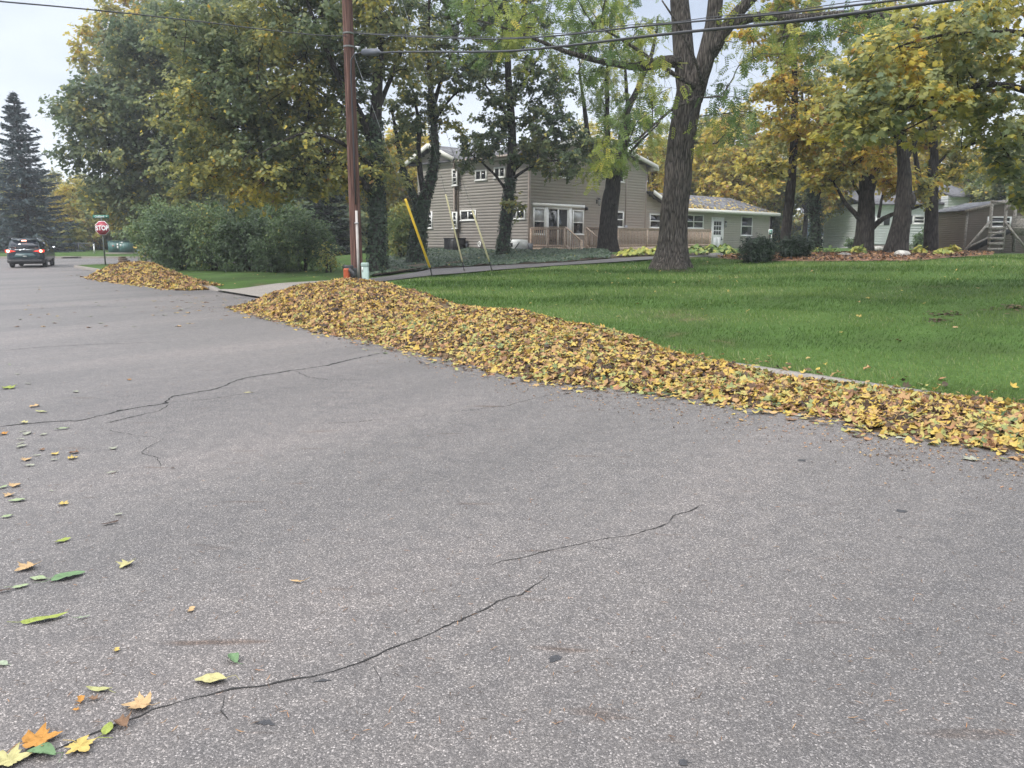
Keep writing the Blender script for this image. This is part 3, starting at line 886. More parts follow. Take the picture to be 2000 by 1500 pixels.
# roofs
mb = MB()
def slab(a, b, c, d_, th=.10):
    mb.prism([a, b, c, d_], -UP * th)
ov = .55
ze = ZE + .12 - ov * .23
slab(H(-ov, -.45, ze), H(BL / 2, -.45, ZR + .12), H(BL / 2, 9.5, ZR + .12), H(-ov, 9.5, ze))
slab(H(BL + ov, -.45, ze), H(BL + ov, 9.5, ze), H(BL / 2, 9.5, ZR + .121), H(BL / 2, -.45, ZR + .121))
zl = lambda w: 7.06 - abs(w - LM) * .42
slab(H(-.72, LW0 - .55, zl(LW0 - .55)), H(-.72, LM, zl(LM)), H(5, LM, zl(LM)), H(5, LW0 - .55, zl(LW0 - .55)))
slab(H(-.72, LW1 + .5, zl(LW1 + .5)), H(5, LW1 + .5, zl(LW1 + .5)), H(5, LM, zl(LM) + .001), H(-.72, LM, zl(LM) + .001))
# wing roof: hipped at the far end, rising beside the tall block
zw = 3.62
slab(H(13.0, -.55, zw), H(WU1 + .5, -.55, zw), H(23.3, 1.5, 4.72), H(13.0, 1.5, 4.72))
slab(H(WU1 + .5, -.55, zw), H(WU1 + .5, 3.6, zw), H(23.3, 1.5, 4.721), H(23.3, 1.499, 4.721))
slab(H(13.0, 3.6, zw), H(13.0, 1.5, 4.722), H(23.3, 1.5, 4.722), H(WU1 + .5, 3.6, zw))
slab(H(BL + .03, -.55, 4.58), H(13.0, -.55, zw + .002), H(13.0, 1.5, 4.725), H(BL + .03, 1.5, 4.73))
slab(H(BL + .03, 1.5, 4.731), H(13.0, 1.5, 4.724), H(13.0, 3.6, zw), H(BL + .03, 3.6, zw))
roof = mb.build('roof', M['shingles'], house)
for p0_, p1_, h_ in ((H(-ov, -.47, ze - .05), H(BL / 2, -.47, ZR + .07), .24), (H(BL / 2, -.47, ZR + .07), H(BL + ov, -.47, ze - .05), .24),
                     (H(-.745, LW0 - .55, zl(LW0 - .55) - .05), H(-.745, LM, zl(LM) - .05), .26), (H(-.745, LM, zl(LM) - .05), H(-.745, LW1 + .5, zl(LW1 + .5) - .05), .26),
                     (H(13.0, -.58, zw - .06), H(WU1 + .52, -.58, zw - .06), .24), (H(WU1 + .53, -.6, zw - .06), H(WU1 + .53, 3.6, zw - .06), .24), (H(BL + .03, -.585, 4.53), H(13.02, -.585, zw - .05), .24)):
    mb = MB(); mb.bar(p0_, p1_, .05, h_); mb.build('fascia', M['cream'], house)
mb = MB(); mb.obox(H(BL + .12, -.46, ze - .26), HU * (ov - .02), HW * .5, UP * .24); mb.build('eave_return', M['cream'], house)
mb = MB(); mb.obox(H(-ov + .02, -.02, ze - .2), HU * ov, HW * 5.7, UP * .03); mb.build('soffit', M['cream'], house)
mb = MB(); mb.obox(H(13.05, -.54, 3.46), HU * (WU1 - 12.7), HW * .53, UP * .03); mb.build('soffit', M['cream'], house)
mb = MB(); mb.obox(H(-ov - .11, -.4, ze - .16), HU * .11, HW * 5.9, UP * .13); mb.build('gutter', M['corner_trim'], house)
mb = MB()
mb.tube([H(-ov - .05, 5.3, ze - .15), H(-ov - .05, 5.3, ze - .3), H(-.06, 5.62, ze - .75), H(-.06, 5.62, 1.0)], .045, 8)
mb.build('downspout', M['corner_trim'], house)
pd = onplane(1222, 360, H(0, 0, 0), NB); ud = np.dot(pd - H(0, 0, 0), HU)
mb = MB(); mb.tube([H(ud, -.05, 5.95), H(ud, -.05, 2.45)], .022, 6); mb.build('conduit', M['corner_trim'], house)
mb = MB(); mb.obox(H(ud - .12, -.14, 2.2), HU * .24, HW * .12, UP * .3); mb.build('meter_box', M['grey_plastic'], house)
OB, OA, OL = H(0, 0, 0), H(0, 0, 0), H(-.22, 0, 0)
# gable wall windows and patio door
window(house, OB, HU, NB, 1040, 405, 1063, 459, 'sash', True)
window(house, OB, HU, NB, 1117, 410, 1138, 459, 'sash', True)
window(house, OB, HU, NB, 1084, 311, 1111, 349, 'sash')
window(house, OB, HU, NB, 1188, 314, 1217, 357, 'sash')
window(house, OB, HU, NB, 1184, 412, 1216, 445, 'sash')
pw = onplane(1064, 400, OB, NB); u0 = np.dot(pw - OB, HU); u1 = np.dot(onplane(1116, 400, OB, NB) - OB, HU)
ut = np.dot(onplane(1140, 400, OB, NB) - OB, HU); ul = np.dot(onplane(1039, 400, OB, NB) - OB, HU)
zt = onplane(1085, 404.5, OB, NB)[2]
pd_ = MB()
q = lambda ua, ub, za, zb, o=.05: pd_.obox(H(ua, -o, za), HU * (ub - ua), HW * (o - .005), UP * (zb - za))
q(ul - .02, ut, zt, zt + .17, .09); q(u0, u0 + .2, 1.24, zt, .06); q(u1 - .3, u1, 1.24, zt, .055); q(u0 + .2, u1 - .3, zt - .12, zt, .058)
q(u0 + .2, u0 + .28, 1.3, zt - .12, .045); um = (u0 + u1 - .1) / 2; q(um - .06, um + .06, 1.3, zt - .12, .056); q(u1 - .38, u1 - .3, 1.3, zt - .12, .045); q(u0 + .2, u1 - .3, 1.24, 1.34, .05)
pdo = pd_.build('patio_door', M['white'], house)
mb = MB(); mb.obox(H(u0 + .28, -.03, 1.34), HU * (u1 - .38 - u0 - .28), HW * .012, UP * (zt - .12 - 1.34)); mb.build('pane', M['glass'], pdo)
# eave wall windows
window(house, OA, HW, NA, 900, 411, 931, 431, 'slider'); window(house, OA, HW, NA, 993.5, 406, 1027, 428.5, 'slider')
window(house, OA, HW, NA, 929, 333, 952, 352, 'slider'); window(house, OA, HW, NA, 966, 327, 988, 347, 'slider')
window(house, OL, HW, NA, 831, 413.5, 846, 446.5, 'grid'); window(house, OL, HW, NA, 884.5, 414, 894.4, 447, 'grid'); window(house, OL, HW, NA, 884, 331, 894.4, 363, 'grid')
# wing windows and door
window(house, OB, HU, NB, 1268, 417, 1291, 446, 'sash'); window(house, OB, HU, NB, 1334, 418, 1372, 447, 'double'); window(house, OB, HU, NB, 1447, 422, 1467, 461, 'sash')
p0, p1 = onplane(1389.5, 424, OB, NB), onplane(1410, 496, OB, NB); u0, u1 = np.dot(p0 - OB, HU), np.dot(p1 - OB, HU); z1, z0 = p0[2], p1[2]
mb = MB()
mb.obox(H(u0, -.05, z0), HU * .12, HW * .05, UP * (z1 - z0)); mb.obox(H(u1 - .12, -.05, z0), HU * .12, HW * .05, UP * (z1 - z0)); mb.obox(H(u0 + .12, -.048, z1 - .12), HU * (u1 - u0 - .24), HW * .046, UP * .12)
dr = None
mb.obox(H(u0 + .12, -.03, z0), HU * (u1 - u0 - .24), HW * .025, UP * (z1 - .12 - z0))
dw = (u1 - u0 - .24); zb = z0 + (z1 - z0) * .1; zm = z0 + (z1 - z0) * .46
for k in range(2): mb.obox(H(u0 + .12 + dw * (.14 + .39 * k), -.04, zb), HU * dw * .32, HW * .011, UP * (zm - zb))
dr = mb.build('side_door', M['white'], house)
gu0, gu1, gz0, gz1 = u0 + .12 + dw * .14, u1 - .12 - dw * .14, z0 + (z1 - z0) * .52, z1 - .26
mb = MB()
for a in range(3):
    for b in range(3):
        mb.obox(H(gu0 + (gu1 - gu0) * a / 3 + .02, -.036, gz0 + (gz1 - gz0) * b / 3 + .025), HU * ((gu1 - gu0) / 3 - .04), HW * .012, UP * ((gz1 - gz0) / 3 - .05))
mb.build('pane', M['glass'], dr)
mb = MB(); mb.lathe([(0, 0), (.05, .0), (.05, .05), (0, .06)], H(u1 - .12 - dw * .09, -.09, z0 + 1.0), 8); mb.obox(H(u1 - .12 - dw * .12, -.042, z0 + .95), HU * .06, HW * .012, UP * .26); mb.build('handle', M['black_metal'], dr)
def wall_lamp(px, py, sz, big):
    p = onplane(px, py, OB, NB)
    mb = MB(); mb.obox(p - HU * sz / 2 - UP * sz * .9 - NB * .0, HU * sz, NB * .04, UP * sz * 1.8)
    if big:
        c = p + NB * .16 + HU * .06
        mb.lathe([(0, .22), (.1, .14), (.09, .12)], c, 6); mb.lathe([(.06, -.2), (0, -.24)], c, 6); mb.bar(p + UP * .2, c + UP * .2, .03, .03)
        for k in range(4): mb.bar(c + np.array([.075 * math.cos(k * 1.57), .075 * math.sin(k * 1.57), .12]), c + np.array([.055 * math.cos(k * 1.57), .055 * math.sin(k * 1.57), -.2]), .012, .012)
    else:
        mb.lathe([(0, .1), (.07, .08), (.09, -.08), (0, -.08)], p + NB * .12, 10)
    o = mb.build('wall_lamp', M['black_metal'], house)
    if big:
        m2 = MB(); m2.lathe([(0, .11), (.06, .11), (.045, -.19), (0, -.19)], p + NB * .16 + HU * .06, 6); m2.build('glass', M['blind'], o)
wall_lamp(1165, 394, .12, True); wall_lamp(1143, 408, .1, False); wall_lamp(1413, 438, .12, True)
# fallen leaves on the wing roof come with the leaf scatter below

# ---- deck
deck = empty('wooden_deck', H(7, -1.2, 1.0), 'weathered wooden deck with picket railing and steps along the tan house', 'deck')
DZ = 1.24; DW = -2.53; DU1 = 14.1
mb = MB()
for k in range(17):
    w0 = DW + .02 + k * .148; mb.obox(H(.03, w0, DZ - .035), HU * (DU1 - .03), HW * .138, UP * .035)
mb.build('floor_boards', M['deck'], deck)
mb = MB()
mb.obox(H(0, DW - .04, DZ - .235), HU * DU1, HW * .04, UP * .23); mb.obox(H(-.01, DW + .003, DZ - .235), HU * .04, HW * (-DW - .06), UP * .23); mb.obox(H(DU1 - .04, DW + .003, DZ - .235), HU * .04, HW * (-DW - .05), UP * .23)
mb.build('rim_board', M['deck'], deck)
def rail_run(p0, p1, n_post=2, zlo=.1, step=.135, z_top=1.04):
    p0, p1 = np.asarray(p0, float), np.asarray(p1, float); d = p1 - p0; L = np.linalg.norm(d)
    m = MB(); m.bar(p0 + UP * z_top, p1 + UP * z_top, .13, .038); m.bar(p0 + UP * (z_top - .08), p1 + UP * (z_top - .08), .04, .09); m.bar(p0 + UP * zlo, p1 + UP * zlo, .04, .09)
    for k in range(int(L / step) + 1):
        c = p0 + d * min(1, (k * step + .06) / L); m.bar(c + UP * (zlo - .08), c + UP * (z_top - .05), .045, .04)
    m.build('railing', M['deck'], deck)
def post(p, z0, z1):
    m = MB(); m.box(np.array([p[0], p[1], (z0 + z1) / 2]), (.095, .095, z1 - z0), math.pi / 4); m.build('post', M['deck'], deck)
e = .05
rail_run(H(e, -.12, DZ), H(e, DW + e, DZ)); rail_run(H(1.75, DW + e, DZ), H(7.1, DW + e, DZ)); rail_run(H(7.2, DW + e, DZ), H(DU1 - e, DW + e, DZ)); rail_run(H(DU1 - e, DW + e, DZ), H(DU1 - e, -.3, DZ))
for u, w in ((e, -.1), (e, DW + e), (1.7, DW + e), (7.15, DW + e), (DU1 - e, DW + e), (10.6, DW + e), (4.4, DW + e), (e, -1.3)):
    post(H(u, w, 0), .75, DZ + 1.0)
for u in (.06, 1.68):     # stair rails going down to the lawn side
    a, b = H(u, DW, DZ - .0), H(u, DW - 1.05, DZ - .62)
    m = MB(); m.bar(a + UP * 1.03, b + UP * .95, .12, .04); m.bar(a + UP * .12, b + UP * .12, .04, .1)
    for k in range(7):
        c = a + (b - a) * (k + .5) / 7; m.bar(c + UP * .05, c + UP * .98, .036, .036)
    m.build('railing', M['deck'], deck); post(b, .62, DZ - .62 + .98)
m = MB()
for k in range(3):
    m.obox(H(.1, DW - .36 * (k + 1), DZ - .18 * (k + 1) - .04), HU * 1.54, HW * .34, UP * .04); m.obox(H(.1, DW - .36 * (k + 1) + .34, DZ - .18 * (k + 1) - .17), HU * 1.54, HW * .018, UP * .16)
m.obox(H(.9, DW - 1.9, .90), HU * 2.6, HW * .9, UP * .13)
m.build('steps', M['deck'], deck)
for u in np.arange(.6, DU1, 2.2):
    mb = MB(); mb.obox(H(u, DW + .3, .55), HU * .12, HW * .12, UP * .47); mb.build('support', M['deck'], deck)

# ---- things at the foot of the house
p = onplane(878, 487, H(-1.0, 0, 0), NA); g = terr(p[0], p[1])
ac = empty('air_conditioner', (p[0], p[1], g), 'dark grey air conditioner cabinet against the tan house wall', 'air conditioner')
mb = MB(); A_ = np.array([p[0], p[1], g]); e1, e2 = -HW, HU; wid = .95
mb.obox(A_ - e1 * wid / 2, e1 * wid, e2 * .8, UP * .74); mb.obox(A_ - e1 * (wid / 2 + .03) - e2 * .03 + UP * .74, e1 * (wid + .06), e2 * .86, UP * .05)
mb.build('cabinet', M['black_metal'], ac)
mb = MB()
for k in range(20): mb.obox(A_ - e1 * (wid / 2 - .05) - e2 * .012 + UP * (.06 + k * .033), e1 * (wid - .1), e2 * .014, UP * .012)
mb.build('louvres', M['black_plastic'], ac)
mb = MB(); mb.obox(A_ + e1 * .18 - e2 * .017 + UP * .63, e1 * .18, e2 * .01, UP * .05); mb.build('badge', M['steel'], ac)
p = onplane(1009, 488, H(-.8, 0, 0), NA); g = terr(p[0], p[1]); A_ = np.array([p[0], p[1], g])
gen = empty('generator', A_, 'white standby generator box in the ivy beside the deck', 'generator')
mb = MB()
prof = [(-.33, 0), (.33, 0), (.33, .42), (.25, .62), (-.2, .66), (-.33, .55)]
mb.prism([A_ + e1 * (-.55) + e2 * a + UP * b for a, b in prof], e1 * 1.1); mb.build('housing', M['white'], gen)
mb = MB(); mb.obox(A_ + e1 * -.1 - e2 * .345 + UP * .28, e1 * .14, e2 * .02, UP * .2); mb.build('panel', M['black_plastic'], gen)
mb = MB(); mb.bar(A_ + e1 * .1 - e2 * .345 + UP * .06, A_ + e1 * .54 - e2 * .345 + UP * .5, .02, .07, up=e2); mb.build('stripe', M['black_plastic'], gen)
mb = MB(); mb.obox(A_ + e1 * .62 + e2 * .2 + UP * .12, e1 * .22, e2 * .16, UP * .34); mb.build('junction_box', M['grey_plastic'], gen)
p = onplane(911, 480, H(-.1, 0, 0), NA)
mb = MB(); mb.tube([p - e1 * .45 - UP * .3, p - e1 * .2 - UP * .18, p + UP * -.05, p + UP * .16], .07, 10); tag(mb.build('vent_pipe', M['grey_plastic']), 'bent grey vent pipe low on the tan house wall', 'pipe')
p = onplane(938, 477, H(-.05, 0, 0), NA)
mb = MB()
th = np.linspace(0, 2 * math.pi, 17); mb.tube([p + e1 * .11 * math.cos(t) + UP * .13 * math.sin(t) + NA * .06 for t in th], .035, 8); mb.tube([p - NA * .05, p + NA * .03], .07, 10)
tag(mb.build('dryer_vent', M['white']), 'round white vent hood low on the tan house wall', 'vent')
p = onplane(1482, 470, H(0, -.6, 0), NB); A_ = np.array([p[0], p[1], terr(p[0], p[1])])
bx = empty('storage_box', A_, 'black plastic storage box behind the dark shrub by the low wing', 'box')
hh = p[2] - A_[2] + .1
mb = MB(); mb.obox(A_ - HU * .85, HU * 1.7, HW * .6, UP * hh); mb.build('bin', M['black_plastic'], bx)
mb = MB(); mb.obox(A_ - HU * .9 - HW * .04 + UP * hh, HU * 1.8, HW * .68, UP * .09); mb.build('lid', M['black_plastic'], bx)

# ------------------------------------------------------------------ other buildings
EX, EY = np.array([1.0, 0, 0]), np.array([0, 1.0, 0])
def Xat(px, Y): return (px - 1000) * Y / (F * CP) * .985
nh = empty('white_house', (P(1760, 477, 62)[0], 62, 1.1), 'white sided house behind the tree trunks on the right', 'house')
xa, xb, xc = P(1686, 470, 62)[0], P(1830, 470, 62)[0], P(1884, 470, 61)[0]
mb = MB()
siding(mb, (xa, 62), EX, -EY, 0, xb - xa, 1.3, lambda u: 4.5, .2); siding(mb, (xb, 61), EX, -EY, 0, xc - xb, .9, lambda u: 5.0, .2)
siding(mb, (xb, 61), EY, -EX, 0, 1.0, .9, lambda u: 5.0, .2); siding(mb, (xc, 61), EY, EX, 0, 8, .9, lambda u: 5.0, .2); siding(mb, (xa, 62), EY, -EX, 0, 8, .9, lambda u: 4.5, .2)
mb.build('wall', M['siding_white'], nh)
mb = MB(); mb.obox((xa, 62.02, .5), EX * (xb - xa), EY * 7.8, UP * .8); mb.build('foundation', M['concrete'], nh)
mb = MB()
mb.prism([(xa - .5, 61.4, 4.45), (xb, 61.4, 4.45), (xb, 66, 5.7), (xa - .5, 66, 5.7)], -UP * .12); mb.prism([(xa - .5, 70.6, 4.45), (xb, 70.6, 4.45), (xb, 66, 5.701), (xa - .5, 66, 5.701)], -UP * .12)
mb.prism([(xb, 60.4, 4.98), (xc + .5, 60.4, 4.98), (xc + .5, 65, 6.15), (xb, 65, 6.15)], -UP * .12); mb.prism([(xb, 69.6, 4.98), (xc + .5, 69.6, 4.98), (xc + .5, 65, 6.151), (xb, 65, 6.151)], -UP * .12)
mb.build('roof', M['shingles'], nh)
O1, O2 = np.array([xa, 62, 0]), np.array([xb, 61, 0])
for (x0_, y0_, x1_, y1_, O_) in ((1710, 424, 1724, 440, O1), (1783, 421, 1806, 438, O1), (1846, 410, 1858, 430, O2)):
    w_ = window(nh, O_, EX, -EY, x0_, y0_, x1_, y1_, 'sash', fw=.12)
    pa, pb = onplane(x0_, y0_, O_, -EY), onplane(x1_, y1_, O_, -EY)
    for xx in (pa[0] - .5, pb[0] + .06):
        m = MB(); m.obox((xx, O_[1] - .06, pb[2]), EX * .44, EY * .05, UP * (pa[2] - pb[2])); m.build('shutter', M['black_plastic'], nh)
m = MB(); pa, pb = onplane(1873, 411, O2, -EY), onplane(1878, 431, O2, -EY); m.obox((pa[0], 60.94, pb[2]), EX * (pb[0] - pa[0]), EY * .05, UP * (pa[2] - pb[2])); m.build('shutter', M['black_plastic'], nh)

fh = empty('blue_house', (P(1635, 478, 88)[0], 88, 1.1), 'small far house with blue grey walls and white garage door between the trunks', 'house')
Y_ = 88; xa, xb = P(1590, 470, Y_)[0], P(1690, 470, Y_)[0]
mb = MB(); siding(mb, (xa, Y_), EX, -EY, 0, xb - xa, .6, lambda u: 3.6, .2); siding(mb, (xa, Y_), EY, -EX, 0, 8, .6, lambda u: 3.6, .2); mb.build('wall', M['blue_siding'], fh)
mb = MB(); mb.prism([(xa - .5, Y_ - .6, 3.55), (xb + .5, Y_ - .6, 3.55), (xb + .5, Y_ + 4, 5.6), (xa - .5, Y_ + 4, 5.6)], -UP * .15)
gx = P(1651, 450, Y_)[0]
mb.prism([(gx, Y_ - 1.6, 3.3), (gx, Y_ - 1.6, 3.2), (gx, Y_ + 3, 5.0), (gx, Y_ + 3, 5.3)], EX * .1)
mb.prism([(gx - 2.4, Y_ - 1.5, 3.4), (gx, Y_ - 1.5, 4.9), (gx, Y_ + 2.5, 4.9), (gx - 2.4, Y_ + 2.5, 3.4)], -UP * .12); mb.prism([(gx + 2.4, Y_ - 1.5, 3.4), (gx, Y_ - 1.5, 4.901), (gx, Y_ + 2.5, 4.901), (gx + 2.4, Y_ + 2.5, 3.4)], -UP * .12)
mb.build('roof', M['shingles'], fh)
pa, pb = P(1605, 462, Y_ - .05), P(1622, 479, Y_ - .05)
mb = MB()
for k in range(4): mb.obox((pa[0], Y_ - .06, pb[2] + k * (pa[2] - pb[2]) / 4 + .02), EX * (pb[0] - pa[0]), EY * .05, UP * ((pa[2] - pb[2]) / 4 - .04))
mb.build('garage_door', M['white'], fh)
for a_, b_ in ((1627, 1635), (1638, 1646)):
    window(fh, np.array([xa, Y_, 0]), EX, -EY, a_, 461, b_, 471, 'sash', fw=.12)
for px_ in (1641, 1652, 1664):
    x_ = P(px_, 470, Y_ - 1.4)[0]; mb = MB(); mb.obox((x_ - .09, Y_ - 1.49, .9), EX * .18, EY * .18, UP * 2.5); mb.build('porch_post', M['white'], fh)
mb = MB(); mb.obox((gx - 1.6, Y_ - 1.46, 1.0), EX * 3.4, EY * .06, UP * .75); mb.build('porch_rail', M['white'], fh)

sh = empty('garden_shed', (P(1940, 490, 38)[0], 39.5, 1.0), 'brown sided garden shed with a low gable behind the wooden play set', 'shed')
Y_ = 38; xa = P(1883, 470, Y_)[0]; xb = xa + 3.7; xm = xa + 1.75
zA, zM = P(1883, 411, Y_)[2], P(1947, 393, Y_)[2]
zb_ = terr(xa + 1, Y_) - .05
gt = lambda u: zM - abs(u - 1.75) * (zM - zA) / 1.75
mb = MB(); siding(mb, (xa, Y_), EX, -EY, 0, 3.7, zb_, gt, .1); siding(mb, (xa, Y_), EY, -EX, 0, 3, zb_, lambda u: zA, .1); siding(mb, (xb, Y_), EY, EX, 0, 3, zb_, lambda u: zA, .1); mb.build('wall', M['siding_brown'], sh)
mb = MB(); sl = (zM - zA) / 1.75
mb.prism([(xa - .2, Y_ - .15, zA - .2 * sl + .06), (xm, Y_ - .15, zM + .06), (xm, Y_ + 3.2, zM + .06), (xa - .2, Y_ + 3.2, zA - .2 * sl + .06)], -UP * .05)
mb.prism([(xb + .2, Y_ - .15, zA - .4 * sl + .06), (xm, Y_ - .15, zM + .061), (xm, Y_ + 3.2, zM + .061), (xb + .2, Y_ + 3.2, zA - .4 * sl + .06)], -UP * .05); mb.build('roof', M['shingles'], sh)
mb = MB(); mb.bar((xa - .2, Y_ - .17, zA - .2 * sl), (xm, Y_ - .17, zM), .03, .14); mb.bar((xm, Y_ - .17, zM), (xb + .2, Y_ - .17, zA - .4 * sl), .03, .14); mb.obox((xa - .03, Y_ - .04, zb_), EX * .1, EY * .04, UP * (zA - zb_)); mb.build('trim', M['grey_wood'], sh)
window(sh, np.array([xa, Y_, 0]), EX, -EY, 1928, 423, 1972, 444, 'sash', fw=.07)

# wooden play set in front of the shed
ps = empty('play_set', (P(1950, 492, 36.4)[0], 36.4, terr(P(1950, 492, 36.4)[0], 36.4)), 'weathered wooden play set with ladder and slide in front of the brown shed', 'play set')
Yp = 36.4
pp = lambda px, py, dy=0: P(px, py, Yp + dy)
def psb(name, *bars, mat='grey_wood'):
    m = MB()
    for a, b, w, h in bars: m.bar(a, b, w, h, up=(0, 1, 0.01))
    m.build(name, M[mat], ps)
psb('post', (pp(1930, 493), pp(1938, 391), .1, .1)); psb('post', (pp(1957, 493), pp(1967, 391), .1, .1))
psb('post', (pp(1980, 492, .9), pp(1983, 398, .9), .1, .1)); psb('post', (pp(2012, 492, 0), pp(2012, 393, 0), .1, .1))
psb('beam', (pp(1936, 395), pp(2016, 398), .09, .12)); psb('beam', (pp(1938, 393, .1), pp(1985, 399, .9), .08, .1))
psb('brace', (pp(1882, 492, -.1), pp(1934, 432, -.1), .09, .06)); psb('brace', (pp(1962, 433, -.1), pp(2006, 488, -.1), .09, .06)); psb('brace', (pp(1967, 410, -.1), pp(1977, 394, -.1), .08, .06)); psb('brace', (pp(1985, 422, .9), pp(1979, 405, .9), .07, .06))
psb('ladder', *[(pp(1931 - k * .6, y, -.06), pp(1961 - k * .6, y - .5, -.06), .11, .035) for k, y in enumerate((446, 455, 466, 476, 487))])
psb('platform', (pp(1976, 441, .4), pp(2020, 441, .4), .9, .05), (pp(1976, 445, -.05), pp(2020, 445, -.05), .05, .14))
psb('slide', (pp(1890, 489, .35), pp(1974, 447, .35), .34, .05), mat='black_plastic')
psb('slide_side', (pp(1891, 483, .2), pp(1974, 443, .2), .05, .12), (pp(1891, 483, .55), pp(1974, 443, .55), .05, .12))
# ------------------------------------------------------------------ leaves
def fan(outline, c=(0, 0)):
    o = np.array(outline, float); V = np.concatenate([[c], o]); n = len(o)
    return V, np.array([(0, 1 + k, 1 + (k + 1) % n) for k in range(n)])
_half = [(.06, -.42), (.20, -.40), (.46, -.30), (.27, -.14), (.40, -.06), (.60, .14), (.36, .13), (.33, .24), (.19, .17), (.16, .36), (0, .60)]
MAPLE = fan([(0, -.30)] + _half[:-1] + [_half[-1]] + [(-a, b) for a, b in _half[:-1][::-1]], (0, -.02))
MAPLE_LO = fan([(0, -.42), (.42, -.28), (.22, -.05), (.58, .16), (.2, .2), (0, .60), (-.2, .2), (-.58, .16), (-.22, -.05), (-.42, -.28)], (0, -.02))
STAR = fan([(0, -.42), (.5, -.18), (.24, .06), (.34, .4), (0, .6), (-.34, .4), (-.24, .06), (-.5, -.18)], (0, 0))
OVATE = fan([(0, -.5), (.17, -.33), (.26, -.06), (.2, .22), (0, .55), (-.2, .22), (-.26, -.06), (-.17, -.33)], (0, 0))
NARROW = fan([(0, -.5), (.10, -.25), (.12, .1), (0, .55), (-.12, .1), (-.10, -.25)], (0, 0))
def _frond():
    V, Fc = [], []
    k = 0
    def q(c, d, L, w):
        nonlocal k
        d = np.array(d); s = np.array([-d[1], d[0]])
        V.extend([c, c + d * L * .45 + s * w, c + d * L, c + d * L * .45 - s * w]); Fc.append((k, k + 1, k + 2, k + 3)); k += 4
    for t in np.linspace(-.36, .38, 5):
        for sgn in (1, -1):
            q(np.array([0, t]), (.80 * sgn, .6), .30, .062)
    q(np.array([0, .4]), (0, 1), .28, .06)
    V.extend([np.array([-.006, -.5]), np.array([.006, -.5]), np.array([.004, .42]), np.array([-.004, .42])]); Fc.append((k, k + 1, k + 2, k + 3))
    return np.array(V), np.array(Fc)
FROND = _frond()

def nrm(v): return v / (np.linalg.norm(v, axis=-1, keepdims=True) + 1e-9)

def scatter(mb, tmpl, pos, normal, size, rnd, r, curl=(-.5, .7), tipdir=None, aspect=None):
    T, Fc = tmpl; n = len(pos)
    if n == 0: return
    z = nrm(normal)
    ref = nrm(r.normal(size=(n, 3))) if tipdir is None else nrm(tipdir + 1e-5)
    x = nrm(np.cross(ref, z)); y = np.cross(z, x)
    cu = r.uniform(curl[0], curl[1], n); cv = r.uniform(curl[0], curl[1], n)
    s = np.broadcast_to(size, (n,))
    tx, ty = T[:, 0], T[:, 1]
    asp = np.ones(n) if aspect is None else aspect
    hz = cu[:, None] * (np.abs(tx)[None] ** 1.4) * .9 + cv[:, None] * (ty[None] ** 2) * .9
    V = pos[:, None] + s[:, None, None] * ((tx[None] * asp[:, None])[..., None] * x[:, None] + ty[None, :, None] * y[:, None] + hz[..., None] * z[:, None])
    k = (np.arange(n) * len(T))[:, None, None]
    mb.add(V.reshape(-1, 3), (Fc[None] + k).reshape(-1, Fc.shape[1]), np.repeat(np.clip(rnd, 0, 1), len(T)))

# ------------------------------------------------------------------ leaf piles along the kerb
def crest_at(px, py, sc):
    O = np.array([*xy(sc, 0), 0]); n = np.array([KN[0], KN[1], 0])
    p = onplane(px, py, O, n); return sa(p[0], p[1])[1], p[2]
def vnoise(r, x, y, f):
    out = np.zeros(np.shape(x))
    for k in range(5):
        a = r.uniform(0, 6.28); fx, fy = f * (1.35 ** k) * math.cos(a), f * (1.35 ** k) * math.sin(a)
        out += np.sin(x * fx + y * fy + r.uniform(0, 6.28)) / (1.1 ** k)
    return out / 3

